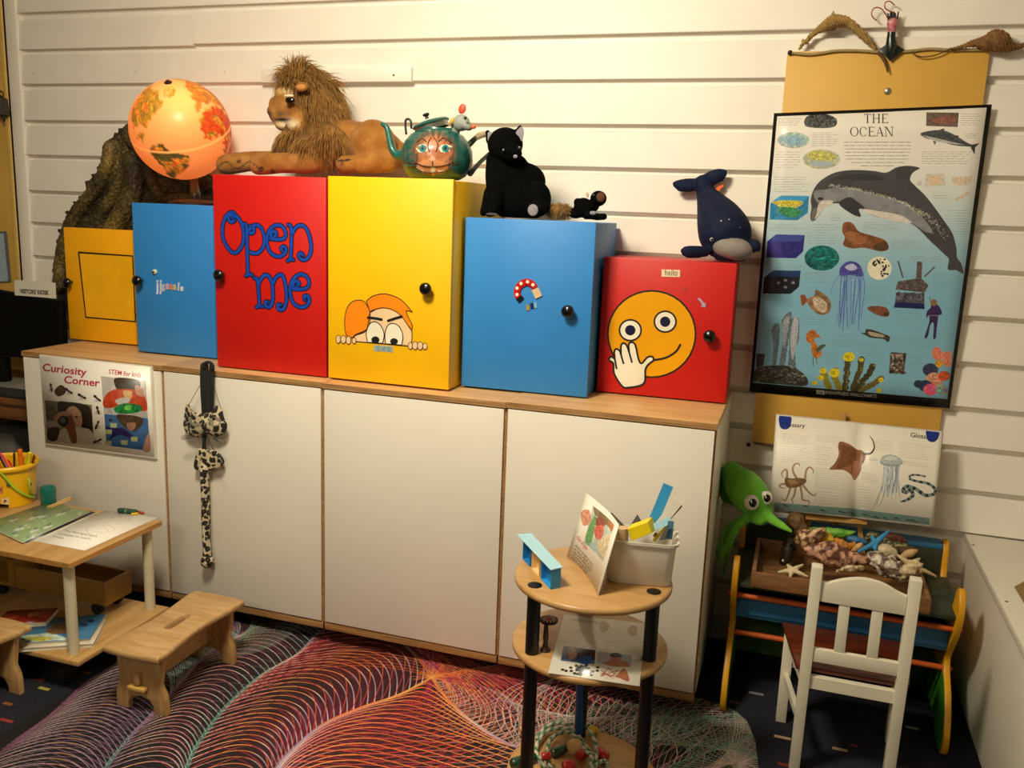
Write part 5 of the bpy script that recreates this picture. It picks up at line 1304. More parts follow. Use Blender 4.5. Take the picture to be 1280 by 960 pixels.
def star(nm, label, arms, m, c):
    g = G()
    for L in arms: zlimb(g, ft, [(c[0], c[1], c[2], c[3]), ((c[0] + L[0]) / 2, (c[1] + L[1]) / 2, (c[2] + L[2]) / 2, c[3] * .82), (L[0], L[1], L[2], c[3] * .42)], 10)
    return rough(nm, label, 'starfish', g, .0025, m, ft(*c[:3]), .0008, 150, sm=2)
star('starfish', 'cream five armed starfish at the left front of the tray', [(-155, 553, -.44), (-92, 500, -.42), (20, 500, -.42), (55, 585, -.45), (-75, 590, -.455)], mat('star_cream', '#cfc09a', .7, .12, 60, bump=.4, bscale=300), (-55, 540, -.44, 20))
star('starfish', 'bright blue slender starfish on top of the pile', [(645, 255, -.33), (520, 290, -.32), (425, 405, -.40), (548, 392, -.38), (560, 340, -.36)], mat('star_blue', '#2f86c0', .6, .15, 60, bump=.3, bscale=300), (545, 345, -.36, 22))
star('starfish', 'pale tan long armed starfish at the right corner of the tray', [(985, 582, -.40), (710, 430, -.40), (870, 455, -.40), (890, 495, -.41), (770, 560, -.42)], mat('star_tan', '#c2ac80', .7, .15, 60, bump=.4, bscale=300), (800, 495, -.42, 22))
star('starfish', 'small cream starfish half hidden under the big one in the tray corner', [(-150, 612, -.462), (-20, 606, -.46), (-60, 622, -.462)], mat('star_cream', '#cfc09a'), (-90, 612, -.462, 10))
shellz('toy_fish', 'blue toy shape lying behind the orange frilled shell', 'toy', [(360, 310, -.24, 20), (410, 320, -.24, 26), (470, 335, -.24, 18)], mat('toy_blue', '#2a6494', .5, .2, 30), amp=.001)

# easel and the open glossary book
ea = thing('small_easel', 'small plain wooden easel holding up the open book', 'easel', (1.66, -.12, .5))
EW = wood('easel_wood', '#a87a3e', '#c99a58', (20, 20, 3), .5)
fb = ZP(955, 510, 5.565)
def bar(nm, a, b_, w, par, m, d=.008):
    g = G(); a = Vector(a); b_ = Vector(b_); x = (b_ - a).normalized(); y = Vector((0, 1, 0)); s = x.cross(y).normalized()
    P = [a + s * w / 2, b_ + s * w / 2, b_ - s * w / 2, a - s * w / 2]; g.prism([p - y * d / 2 for p in P], y * d, .001, 1); return g.build(nm, m, par)
ytop, ybot = -.075, -.165
bar('leg', fb(555, 32, ytop + .014), Vector((fb(560, 300, -.085).x, -.085, .501)), .016, ea, EW)
def leg_to(a, b_, z):
    a = Vector(a); b_ = Vector(b_); return a + (b_ - a) * ((z - a.z) / (b_.z - a.z))
for q, r in (((500, 210), (298, 830)), ((590, 210), (678, 930))):
    a = fb(*q, -.112); b_ = leg_to(a, fb(*r, -.147), .409); b_.y = -.150; bar('leg', a, b_, .015, ea, EW)
bar('ledge', fb(290, 752, ybot), fb(716, 790, ybot), .014, ea, EW, .026)
QB = [(90, 52), (1240, 172), (1172, 826), (42, 700)]
cb = Canvas(1200, 720, '#e9e3d6', QB)
cb.poly([(600, 50), (664, 110), (604, 755), (540, 700)], '#e2dccf')
for x0, y0, x1, y1, n, sk_ in [(130, 175, 345, 255, 6, .1), (128, 262, 330, 380, 8, .1), (368, 185, 600, 240, 4, .1), (365, 265, 490, 400, 8, .1), (362, 415, 600, 560, 10, .1), (360, 570, 560, 670, 5, .1), (780, 220, 910, 300, 6, .1), (945, 235, 1160, 350, 8, .1), (940, 365, 1155, 400, 3, .1), (740, 350, 800, 370, 2, .1), (690, 450, 810, 520, 5, .1), (668, 540, 760, 690, 8, .1)]:
    cb.f = lambda p: (p[0], p[1] + (p[0] - x0) * .105); cb.para(x0, y0, x1, y1, n, '#a9a59c', 2.2)
cb.f = lambda p: p
for x, y, t_ in ((112, 58, 'Glossary'), (1020, 160, 'Glossary')):
    pass
cb.text('Glossary', (128, 128), (290, 142), 30, '#1c1a18', .012); cb.text('Glossary', (1020, 204), (1186, 224), 32, '#1c1a18', .012)
cb.spl([(110, 56), (190, 62), (188, 120), (172, 146), (148, 152), (122, 144), (108, 118)], '#1a2f86', n=40); cb.spl([(1132, 154), (1212, 162), (1210, 208), (1190, 234), (1166, 240), (1142, 230), (1130, 204)], '#1a2f86', n=40)
cb.text('Glo', (128, 128), (185, 133), 30, '#0e1a4c', .012)
# stingray
cb.spl([(540, 238), (600, 255), (655, 292), (690, 300), (716, 330), (706, 380), (690, 400), (680, 450), (640, 508), (615, 470), (560, 436), (466, 432), (500, 390), (528, 330), (524, 270)], '#8a5a3a', .2, 120); cb.spl([(545, 260), (640, 300), (640, 380), (560, 420), (510, 420), (545, 350)], '#734529', .2); cb.spl([(640, 370), (685, 400), (640, 500), (628, 450)], '#a9745a', .15); cb.line([(700, 325), (750, 320), (775, 280), (765, 230), (745, 200)], (16, 5), '#4a3a2c', 24)
# octopus
for L in [[(160, 500), (165, 450), (150, 432), (125, 460), (135, 485)], [(230, 490), (205, 440), (215, 400), (245, 392), (255, 410)], [(290, 510), (300, 440), (325, 418), (350, 440), (348, 460)], [(180, 530), (120, 535), (115, 555), (150, 560)], [(190, 550), (170, 610), (150, 645), (125, 630)], [(225, 555), (215, 610), (198, 640), (210, 665)], [(260, 550), (270, 610), (275, 640), (320, 650), (318, 680)], [(280, 545), (320, 590), (355, 612), (370, 595)]]: cb.line(L, (17, 5), '#8a6a4c', 30); cb.line(L, (7, 2), '#b8977a', 30)
cb.spl([(150, 490), (200, 495), (250, 490), (300, 505), (290, 530), (250, 550), (190, 560), (155, 545)], '#7d5c42', .25, 50); cb.spl([(170, 505), (220, 505), (240, 525), (190, 540)], '#a5845f', .2)
# jellyfish
for i in range(34):
    x = 840 + i * 3.2; L = random.uniform(150, 240); cb.line(bez([(x, 400), (x + random.uniform(-10, 10), 480), (x - 12 + random.uniform(-18, 14), 400 + L)], 12), random.choice([2, 3]), random.choice(['#6a7fa0', '#8fa9c4', '#4a5c80', '#a9c0d4', '#8a88a8']))
for L in [[(830, 560), (800, 620), (770, 690), (740, 712)], [(850, 560), (830, 640), (800, 690)], [(835, 540), (810, 600), (790, 680)]]: cb.line(L, 3, '#6a7f98', 20)
cb.spl([(815, 390), (830, 345), (880, 328), (940, 345), (968, 385), (930, 405), (870, 408)], '#a9b0b0', .15, 40); cb.spl([(840, 360), (885, 336), (930, 356), (890, 370)], '#c9cfcc', .1); cb.line([(818, 388), (860, 402), (930, 402), (966, 386)], 7, '#7d868c', 16)
# sea snake
SN = [(955, 655), (1000, 640), (1035, 610), (1020, 575), (985, 590), (970, 575), (1000, 550), (1060, 570), (1120, 610), (1180, 600), (1185, 565), (1140, 530), (1070, 515), (1020, 500), (1020, 475), (1060, 470), (1120, 480)]
q = bez(SN, 160)
for i in range(len(q) - 1):
    w = 27 * min(1, .45 + .55 * min(i / 20, (len(q) - i) / 90)); cb.line([q[i], q[i + 1]], w, '#7d8f90' if i % 7 < 4 else '#23302f'); 
cb.poly([(78, 658), (610, 700), (1150, 765), (1148, 812), (600, 752), (76, 704)], '#86a8a4', tex=.08)
for x, y, w in [(160, 680, 30), (300, 690, 30), (420, 712, 40), (560, 725, 60), (630, 735, 30), (720, 745, 50), (790, 760, 40), (850, 770, 26), (930, 770, 30), (1030, 785, 70)]: cb.line([(x - w / 2, y - 6), (x, y + random.uniform(-10, 10)), (x + w / 2, y + 6)], (9, 3), random.choice(['#2c3438', '#3a4448', '#4a3430']), 10)
cb.text('60', (88, 690), (104, 692), 10, '#3a6a5a'); cb.text('61', (1112, 800), (1136, 803), 10, '#3a6a5a')
book = thing('open_book', 'open glossary book showing a stingray and jellyfish, propped on the easel', 'book', (1.66, -.15, .55))
cs = [fb(*QB[0], ytop - .022), fb(*QB[1], ytop - .022), fb(*QB[2], ybot - .012), fb(*QB[3], ybot - .012)]
bp_ = printmat('book_print', cb.image('book_print'), .4)
def bulge(u, v): return .016 * (math.exp(-((u - .27) / .25) ** 2) + math.exp(-((u - .78) / .25) ** 2)) - .012 * math.exp(-((u - .53) / .03) ** 2)
sheet('pages', cs, bp_, book, .006, 40, 2, lambda u, v: bulge(u, v))
off = Vector((0, .007, 0)); ex = [Vector((-.003, 0, .003)), Vector((.003, 0, .003)), Vector((.003, 0, -.003)), Vector((-.003, 0, -.003))]
sheet('cover', [c + off + e for c, e in zip(cs, ex)], mat('cover_blue', '#c9c4b8', .4), book, .002, 40, 1, lambda u, v: bulge(u, v) * .95 - .0005)

# ================================================================ green plush squid
f = ZP(860, 560, 4.8); YQ = -.30
sq_ = thing('plush_squid', 'bright green plush squid with big eyes wedged beside the cabinet', 'plush toy', (1.36, YQ, .5))
g = G()
zlimb(g, f, [(262, 140, YQ + .04, 62), (320, 220, YQ + .02, 108), (390, 310, YQ - .01, 112), (430, 380, YQ - .02, 84)], 18, sub=16)
zlimb(g, f, [(240, 130, YQ + .06, 30), (225, 200, YQ + .05, 52), (232, 290, YQ + .05, 44), (260, 320, YQ + .04, 24)], 12, flat=.5, sub=12); zell(g, f, 250, 160, YQ + .05, 60, 40, 60)
zell(g, f, 430, 395, YQ - .02, 85, 75, 58)
TEN = [[(480, 410, YQ - .05, 34), (520, 440, YQ - .08, 28), (570, 470, YQ - .11, 22), (620, 500, YQ - .13, 10)], [(350, 430, YQ - .04, 26), (300, 470, YQ - .06, 24), (250, 560, YQ - .07, 22), (205, 640, YQ - .07, 18), (180, 720, YQ - .07, 9)], [(330, 430, YQ - .02, 26), (250, 470, YQ - .03, 22), (200, 560, YQ - .04, 20), (170, 640, YQ - .04, 9)], [(400, 430, YQ - .05, 26), (440, 440, YQ - .06, 26), (470, 400, YQ - .06, 18)], [(280, 480, YQ, 20), (240, 620, YQ - .0, 18), (215, 760, YQ, 9)]]
for L in TEN: zlimb(g, f, L, 10, sub=20)
def sqp(p): 
    k = .5 + .5 * noise.noise(p * 18); return [78 + 36 * k, 150 + 36 * k, 26 + 18 * k]
remeshed('body', g, .0042, vcmat('green_plush', .9, sheen=.15, bump=.3, bscale=280, noise_amt=.12), sq_, 3, sqp)
bpy.context.view_layer.update()
def onobj(ob, px, py):
    d = ray(px, py).normalized(); w0 = base(ob); ok, loc, nr, idx = ob.ray_cast(CP - w0, d)
    return (loc + w0, nr) if ok else (None, None)
for X, Y, r in ((382, 328, 44), (468, 300, 40)):
    p, nr = onobj(sq_.children[0], 860 + X / 4.8, 560 + Y / 4.8)
    if p is None: p = f(X, Y, YQ - .1)
    k = mpp(p) / 4.8; v = (CAMD(p) + Vector((0, 0, -.1))).normalized(); Mv = lookm(v)
    g = G(); g.ell(p, (r * k, r * 1.08 * k, r * .45 * k), Mv, 20, 12); e = g.build('eye', mat('squid_eye_white', '#c9c4b4', .3), sq_, smooth=True)
    g = G(); g.ell(p + v * r * .36 * k + CR * r * .12 * k, (r * .58 * k, r * .62 * k, r * .16 * k), Mv, 18, 10); pu = g.build('pupil', mat('squid_pupil', '#0c0806', .1, coat=1), e, smooth=True)
    g = G(); g.ell(p + v * r * .52 * k + CU * r * .1 * k, r * .1 * k, nu=10, nv=6); g.build('glint', WHT, e, smooth=True)

# ================================================================ child's white chair
ch = thing('child_chair', 'small white wooden chair with a dark brown seat at the activity desk', 'chair', (1.68, -.62, 0))
CW = mat('chair_white', '#e4ddc8', .4, .06, 8, coat=.1); SEATW = wood('seat_brown', '#4a1e0e', '#74341a', (3, 20, 20), .3, coat=.3)
def post(nm, x0, y0, x1, y1, z1, w, d, par=ch):
    g = G(); P = [(x0 - w / 2, y0 - d / 2, 0), (x0 + w / 2, y0 - d / 2, 0), (x0 + w / 2, y0 + d / 2, 0), (x0 - w / 2, y0 + d / 2, 0)]
    b = bmesh.new(); a = [b.verts.new(p) for p in P]; c = [b.verts.new((p[0] + x1 - x0, p[1] + y1 - y0, z1)) for p in P]
    b.faces.new(a[::-1]); b.faces.new(c)
    for i in range(4): b.faces.new((a[i], a[(i + 1) % 4], c[(i + 1) % 4], c[i]))
    bmesh.ops.bevel(b, geom=b.edges[:], offset=.003, segments=2, profile=.5, affect='EDGES'); g.merge(b); return g.build(nm, CW, par)
BXL, BXR, BY = 1.5625, 1.7985, -.72
post('back_post', BXL, BY + .01, BXL + .003, BY - .004, .598, .028, .034); post('back_post', BXR, BY + .01, BXR + .003, BY - .004, .601, .028, .034)
post('front_leg', 1.522, -.475, 1.522, -.475, .288, .03, .03); post('front_leg', 1.828, -.47, 1.828, -.47, .288, .03, .03)
g = G(); g.prism([(1.498, -.452, .288), (1.852, -.452, .288), (1.822, -.705, .288), (1.54, -.705, .288)], (0, 0, .016), .004); g.build('seat', SEATW, ch)
def rail(nm, a, b_, h, d):
    g = G(); a = Vector(a); b_ = Vector(b_); x = (b_ - a).normalized(); s = Vector((0, 0, 1)).cross(x).normalized()
    P = [a + s * d / 2 - Vector((0, 0, h / 2)), a - s * d / 2 - Vector((0, 0, h / 2)), b_ - s * d / 2 - Vector((0, 0, h / 2)), b_ + s * d / 2 - Vector((0, 0, h / 2))]
    g.prism(P, (0, 0, h), .0015, 1); return g.build(nm, CW, ch)
XL, XR = BXL + .0145, BXR - .0125
rail('seat_rail', (XL, BY + .004, .268), (XR, BY + .004, .268), .036, .018); rail('seat_rail', (1.537, -.475, .268), (1.813, -.47, .268), .036, .018)
rail('seat_rail', (1.56, BY + .02, .27), (1.523, -.49, .27), .034, .016); rail('seat_rail', (1.802, BY + .02, .27), (1.827, -.486, .27), .034, .016)
rail('stretcher', (1.56, BY + .02, .15), (1.523, -.49, .15), .024, .014); rail('stretcher', (1.802, BY + .02, .15), (1.827, -.486, .15), .024, .014); rail('stretcher', (1.537, -.475, .19), (1.813, -.47, .19), .024, .014)
yb = BY - .002
g = G(); top = [(XL, .553), (XL + .02, .556), (XL + .06, .572), (XL + .105, .581), (XL + .15, .575), (XL + .185, .559), (XR, .551)]
q = bez(top, 24); P = [(x, yb - .009, z) for x, z in q] + [(XR, yb - .009, .500), (XL, yb - .009, .502)]; g.prism(P, (0, .018, 0), .002); g.build('top_rail', CW, ch)
g = G(); g.box(XL, XR, yb - .008, yb + .008, .331, .368, .002); g.build('lower_rail', CW, ch)
for x in (BXL + .066, BXL + .146): g = G(); g.box(x, x + .027, yb - .006, yb + .006, .362, .512, .002); g.build('slat', CW, ch)

# ================================================================ white bench unit at the right
bn = thing('low_white_unit', 'low white laminate unit running along the right edge', 'cabinet', (2.4, -.6, 0))
BW = mat('unit_white', '#dcd6c8', .4, .03, 4)
g = G(); g.box(2.03, 2.75, -1.5, -.028, .490, .514, .002); top_ = g.build('top_board', BW, bn)
g = G(); g.box(2.040, 2.056, -1.48, -.03, .05, .489, .001); g.build('side_panel', BW, bn)
g = G(); g.box(2.056, 2.74, -.046, -.03, .05, .489); g.build('back_board', BW, bn)
g = G(); g.box(2.055, 2.74, -1.46, -.05, 0, .05); g.build('plinth', mat('plinth_brown', '#3a2e20', .7), bn, smooth=0)
for px, py in ((1216.5, 681), (1258.5, 752)):
    p = atz(px, py, .514); g = G(); g.lathe([(.004, -.001), (.004, .0008), (0, .001)], (p.x, p.y, .514), n=10, cap=False); g.build('screw', NAIL, top_)
p = at(1207, 838, -.2); p = atx(1205, 848, 2.04); g = G(); g.lathe([(.003, 0), (.0025, .0012)], p, (-1, 0, 0), 8); g.build('screw', NAIL, bn)
P = [atz(1268, 734, .5145), atz(1290, 722, .5145), atz(1310, 760, .5145), atz(1285, 762, .5145)]
g = G(); g.prism(P, (0, 0, .002)); tag(g.build('brown_card', mat('card_brown', '#8a6a3c', .7), smooth=0, loc=P[0]), 'corner of brown card lying on the low white unit', 'card')

# ================================================================ low table at the left
TZ = .42
TW_ = wood('table_wood', '#b08650', '#c9a36a', (14, 2, 14), .4, 2.5); LEGC = mat('leg_pale', '#cfc4a8', .5, .08, 20); EDGEW = wood('table_edge', '#a87638', '#c2904c', (14, 2, 30), .5)
c_fr = atz(84, 704, TZ); c_br = atz(205, 651, TZ)
tx1, ty0, ty1 = (c_fr.x + c_br.x) / 2, c_fr.y, c_br.y
tx0 = tx1 - .78
tb = thing('low_table', 'low wooden two tier table with pale round legs at the left edge', 'table', ((tx0 + tx1) / 2, (ty0 + ty1) / 2, 0))
g = G(); g.box(tx0, tx1, ty0, ty1, TZ - .018, TZ, .003); top = g.build('table_top', TW_, tb)
g = G(); g.box(tx1 - .0015, tx1 + .0005, ty0 + .003, ty1 - .003, TZ - .0165, TZ - .0015); g.box(tx0, tx1 - .003, ty0 - .0005, ty0 + .0015, TZ - .0165, TZ - .0015); g.build('edge_band', EDGEW, top, smooth=0)
g = G(); g.box(tx0 + .03, tx1 - .06, ty0 + .03, ty0 + .045, TZ - .035, TZ - .018, .001); g.build('apron', EDGEW, tb)
SHZ = .118
g = G(); g.box(tx0, tx1 + .02, ty0 - .01, ty1 - .005, SHZ - .016, SHZ, .003); g.build('lower_shelf', TW_, tb)
for x, y in ((tx1 - .034, ty0 + .03), (tx1 - .034, ty1 - .034), (tx0 + .034, ty0 + .03), (tx0 + .034, ty1 - .034)):
    g = G(); g.tube([(x, y, SHZ), (x, y, TZ - .018)], .0165, 20); g.build('leg', LEGC, tb)
    x += -.05 if x > tx0 + .2 else .05; y += .02 if y < (ty0 + ty1) / 2 else -.02
    g = G(); g.tube([(x, y, .05), (x, y, SHZ - .016)], .008, 10); g.tube([(x - .012, y, .03), (x + .012, y, .03)], .0295, 20); g.box(x - .018, x + .018, y - .012, y + .012, .045, .075, .002); g.build('caster', mat('caster_black', '#0e0d0c', .5), tb)
g = G(); g.box(tx0 + .05, tx1 - .05, ty0 + .05, ty1 - .05, .06, SHZ - .016); g.build('under_frame', DARKB, tb, smooth=0)

# yellow castle bucket with pens
f = ZP(0, 560, 10.667)
pb_ = atz(9, 626, TZ)
bkx, bky = pb_.x, pb_.y
kk = mpp((bkx, bky, .5)) / 10.667
H_ = 565 * kk; RT = 415 * kk
bu = thing('toy_bucket', 'yellow castle shaped toy bucket full of pencils on the low table', 'bucket', (bkx, bky, TZ))
BY_ = mat('bucket_yellow', '#ecb400', .4, .04, 10, coat=.2)
g = G(); n = 64
def rad(a, h):
    t_ = .82 + .12 * h
    return RT * t_ * (1 + .055 * max(0, math.cos(4 * a + .6)) ** .5 * (1 - h * .3))
def ringv(h, ins=0): return [g.bm.verts.new((bkx + (rad(2 * math.pi * j / n, h) - ins) * math.cos(2 * math.pi * j / n), bky + (rad(2 * math.pi * j / n, h) - ins) * math.sin(2 * math.pi * j / n), TZ + .001 + h * H_)) for j in range(n)]
rows = [ringv(0), ringv(.12), ringv(.5), ringv(.93)]
for a, b_ in zip(rows, rows[1:]):
    for j in range(n):
        if a is rows[0] and (j % 16) in (5, 6, 7, 8): continue        # arched gateways at the foot
        g.face((a[j], a[(j + 1) % n], b_[(j + 1) % n], b_[j]))
ir = [ringv(.93, .003), ringv(.14, .003)]
for a, b_ in zip(ir, ir[1:]):
    for j in range(n): g.face((b_[j], b_[(j + 1) % n], a[(j + 1) % n], a[j]))
g.face(ir[1])
body = g.build('body', BY_, bu, smooth=40, recalc=False)
g = G(); pr = []
for (dr, h) in ((.001, .86), (.006, .87), (.0075, .93), (.006, .985), (-.001, 1.0), (-.004, .98), (-.004, .9)):
    pr.append([g.bm.verts.new((bkx + (rad(2 * math.pi * j / n, .95) + dr) * math.cos(2 * math.pi * j / n), bky + (rad(2 * math.pi * j / n, .95) + dr) * math.sin(2 * math.pi * j / n), TZ + h * H_)) for j in range(n)])
for a, b_ in zip(pr, pr[1:]):
    for j in range(n): g.face((a[j], a[(j + 1) % n], b_[(j + 1) % n], b_[j]))
g.build('rim', BY_, bu, smooth=True)
LIME = mat('lime_plastic', '#9ccf28', .35, .05, coat=.2)
def onb(X, Y, lift=.002):
    d = ray(X / 10.667, 560 + Y / 10.667)
    for t_ in np.linspace(1.8, 3.4, 1600):
        p = CP + d * float(t_); h = (p.z - TZ) / H_
        if 0 <= h <= 1 and math.hypot(p.x - bkx, p.y - bky) < rad(math.atan2(p.y - bky, p.x - bkx), h):
            return p + Vector((p.x - bkx, p.y - bky, 0)).normalized() * lift
    return None
q = [onb(a[0], a[1], .006) for a in bez([(-60, 260), (30, 340), (110, 440), (200, 540), (300, 610), (400, 650), (480, 655), (530, 620)], 40)]; q = [p for p in q if p]
for i in range(2): q = [q[0]] + [(q[j - 1] + q[j] * 2 + q[j + 1]) / 4 for j in range(1, len(q) - 1)] + [q[-1]]
q = q[:-2] + [Vector((bkx + RT * 1.01, bky - .004, TZ + H_ * z)) for z in (.36, .5, .66)]
g = G(); g.tube(q, .0038, 10, flat=.6); g.build('handle', LIME, bu, smooth=True)
for X, Y in ((115, 487),):
    p = onb(X, Y); g = G(); g.ell(p, .007, nu=14, nv=8); g.build('rivet', mat('rivet_grey', '#4a4a40', .3), bu, smooth=True)
for X, Y, w, h, c in ((70, 710, 48, 46, '#d8d0c0'), (410, 485, 24, 46, '#cfc8b4'), (5, 560, 36, 50, '#c9764a')):
    P = [onb(X + a * w, Y + b_ * h, .0008) for a, b_ in ((-1, -.8), (1, -1), (1, 1), (-1, .8))]
    if all(P):
        g = G(); g.flat(P); st = g.build('label_sticker', mat('bsk_' + c[1:], c, .5), body, smooth=0)
        P2 = [onb(X + a * w * .5, Y + b_ * h * .5, .0013) for a, b_ in ((-1, .3), (-.5, -.8), (.6, -.8), (1, .5), (.2, -.1), (-.3, .6))]
        if all(P2): g = G(); g.flat(P2); g.build('label_mark', mat('bsk_mark', '#4a4038', .5), body, smooth=0)
PENS = [((262, 20), (300, 250), 26, '#f07818', 'thick orange felt pen standing in the bucket', 1), ((400, 60), (415, 200), 24, '#e0d81c', 'lime yellow felt pen at the right of the bucket', 1), ((462, 88), (455, 170), 15, '#6a1420', 'dark red pencil at the right rim of the bucket', 0), ((218, 85), (235, 260), 15, '#e8b818', 'yellow pencil left of the orange felt pen', 0),
        ((188, 100), (190, 260), 14, '#3a2014', 'dark brown pencil just left of the yellow pencil', 0), ((-20, 60), (160, 210), 26, '#1c1c28', 'thick black marker slanting across the left of the bucket', 1), ((0, 110), (140, 270), 17, '#d83a5a', 'pink pencil slanting below the black marker', 0), ((50, 150), (130, 260), 16, '#f0942c', 'light orange pencil beside the pink pencil', 0),
        ((310, 150), (300, 270), 16, '#f0921c', 'amber pencil right of the orange felt pen', 0), ((350, 140), (345, 250), 15, '#d8d028', 'pale yellow pencil in the middle of the bucket', 0), ((395, 150), (400, 230), 16, '#3a2020', 'short brown black pencil beside the lime pen', 0), ((285, 180), (270, 280), 14, '#7a2a1a', 'red brown pencil low in the middle of the bucket', 0), ((20, 200), (60, 290), 15, '#7a4a6a', 'mauve pencil low at the left of the bucket', 0), ((340, 235), (350, 290), 15, '#16141a', 'black pencil end low near the rim', 0), ((100, 200), (150, 290), 15, '#c8301c', 'red pencil beside the light orange pencil', 0)]
for (a, b_, r, c, l, thick) in PENS:
    yy = bky + (0.018 if a[1] < 120 else .034)
    lift = 0 if a[1] < 95 else 55
    P = f(a[0], a[1] - lift, yy); Q = f(b_[0], b_[1] - lift, yy); d = (Q - P).normalized()
    L = (Q.z - (TZ + H_ * .16)) / max(.2, -d.z); E_ = Q + d * max(0, L); 
    v = Vector((E_.x - bkx, E_.y - bky, 0))
    if v.length > RT * .58: v = v.normalized() * RT * .58
    E_ = Vector((bkx + v.x, bky + v.y, TZ + H_ * .19)); R_ = r * kk; d = (E_ - P).normalized(); Ln = (E_ - P).length
    t = thing('felt_pen' if thick else 'pencil', l, 'pen' if thick else 'pencil', E_, 'pens and pencils in the yellow bucket')
    g = G()
    if thick: g.lathe([(R_, 0), (R_, Ln * .72), (R_ * .92, Ln)], P, d, 12); g.build('barrel', mat('pen_' + c[1:], c, .4), t)
    else: g.lathe([(R_, R_ * 2.6), (R_, Ln)], P, d, 6); g.build('barrel', mat('pen_' + c[1:], c, .4), t)
    g = G()
    if thick: g.lathe([(R_ * .5, -.002), (R_ * 1.06, .0), (R_ * 1.08, .022), (R_ * 1.0, .023)], P, d, 12); g.build('cap', mat('pen_' + c[1:], c, .4), t)
    else: g.lathe([(R_ * .25, 0), (R_, R_ * 2.6)], P, d, 6); g.build('tip', mat('pencil_wood', '#c99a5e', .6) if c in ('#f0942c', '#d8d028') else mat('pen_' + c[1:], c, .4), t)

# teal sharpener pot
f = ZP(0, 540, 5.333)
p = atz(61, 629, TZ); k = mpp(p) / 5.333
sh = thing('sharpener_pot', 'small round teal green plastic pot beside the yellow bucket', 'pot', (p.x, p.y, TZ))
TEALP = mat('teal_plastic', '#066a5e', .3, .05, coat=.3)
g = G(); g.lathe([(44 * k, 0), (48 * k, 4 * k), (48 * k, 74 * k)], (p.x, p.y, TZ), n=32); g.build('body', TEALP, sh)
g = G(); g.lathe([(50 * k, 74 * k), (50 * k, 100 * k), (44 * k, 116 * k), (30 * k, 122 * k), (0, 124 * k)], (p.x, p.y, TZ), n=32, cap=False); g.build('lid', TEALP, sh)
for a, b_, l in (((378, 478), (470, 436), 'upper of two thin wooden sticks behind the green sheet'), ((400, 480), (472, 450), 'lower of two thin wooden sticks behind the green sheet')):
    P = atz(a[0] / 5.333 - 12, 540 + a[1] / 5.333 + 5, TZ + .005); Q = atz(b_[0] / 5.333, 540 + b_[1] / 5.333, TZ + .005)
    g = G(); g.tube([P, Q], .0042, 10); tag(g.build('wooden_stick', wood('stick_wood', '#c39a5c', '#dcb878', (8, 8, 8), .6), loc=P), l, 'stick', 'thin wooden sticks')
# sheets of paper
def zsheet(nm, px, z, m, label, cat, th=.0008):
    P = [atz(a / 5.333, 540 + b_ / 5.333, z) for a, b_ in px]
    c = sum(P, Vector()) / 4; return tag(sheet(nm, P, m, None, th, loc=c), label, cat)
QG = [(-60, 592), (335, 464), (590, 530), (150, 738)]; QG = [(-60, 600), (335, 462), (600, 532), (150, 738)]; QG[0] = (-110, 690 - 76)
cg = Canvas(700, 480, '#8da678', QG)
for i in range(46):
    x, y = random.uniform(-60, 560), random.uniform(480, 730); r = random.uniform(14, 30)
    c = random.choice(['#a9c08c', '#b9cba0', '#8f9f84', '#7a9a5c']); cg.ell(x, y, r, r * .55, c, -.2, .2)
    if i % 2: cg.line([(x - 20, y + 8), (x - 2, y + 2), (x + 14, y - 6)], 9, random.choice(['#3a4a34', '#4a5248', '#55604c']))
for x, y in ((95, 585), (230, 570), (410, 545), (240, 650), (130, 640), (330, 625), (290, 560)): cg.spl([(x - 34, y + 8), (x - 10, y - 6), (x + 14, y - 16), (x + 36, y - 8), (x + 10, y + 6), (x - 14, y + 14)], '#c4cabc', .25); cg.spl([(x - 6, y - 10), (x + 14, y - 22), (x + 30, y - 16), (x + 8, y - 6)], '#7a827a', .3)
for a in ((QG[0], QG[1]), (QG[1], QG[2]), (QG[2], QG[3]), (QG[3], QG[0])): cg.line([a[0], a[1]], 9, '#c9d0c0')
zsheet('green_sheet', QG, TZ + .0065, printmat('green_print', cg.image('green_print'), .4, .1), 'laminated green sheet printed with grey creatures on the low table', 'sheet')
zsheet('black_folder', [(-60, 640), (345, 480), (640, 536), (180, 742)], TZ + .0045, mat('folder_black', '#1a1a1c', .35), 'thin black folder under the laminated green sheet', 'folder', .0035)
QW = [(208, 722), (706, 520), (1048, 572), (565, 790)]
cw = Canvas(900, 640, '#f6f3ea', QW)
for P in [[(640, 590), (690, 570), (740, 566), (800, 560), (850, 566), (860, 590), (820, 605)], [(570, 650), (600, 630), (660, 624), (720, 622), (760, 640), (750, 660), (690, 668), (640, 690), (590, 680), (570, 650)], [(640, 655), (690, 640), (720, 660), (700, 672)], [(610, 600), (660, 580), (690, 590)], [(690, 610), (760, 590), (800, 600), (770, 625)], [(600, 670), (640, 665), (680, 675)], [(790, 570), (830, 572), (858, 596)]]: cw.line(P, 2.4, '#8a8c92', 26)
cw.line([(742, 574), (758, 572)], 7, '#2c2c30')
cw.text('The Aboriginal lizard', (430, 664), (640, 702), 15, '#6a6a6e'); cw.text('sunbakes on warm', (385, 684), (600, 718), 15, '#6a6a6e'); cw.text('rocks', (350, 700), (420, 714), 15, '#6a6a6e')
zsheet('white_worksheet', QW, TZ + .0012, printmat('worksheet_print', cw.image('worksheet_print'), .6), 'white worksheet with a line drawing, lying near the right corner of the low table', 'paper')
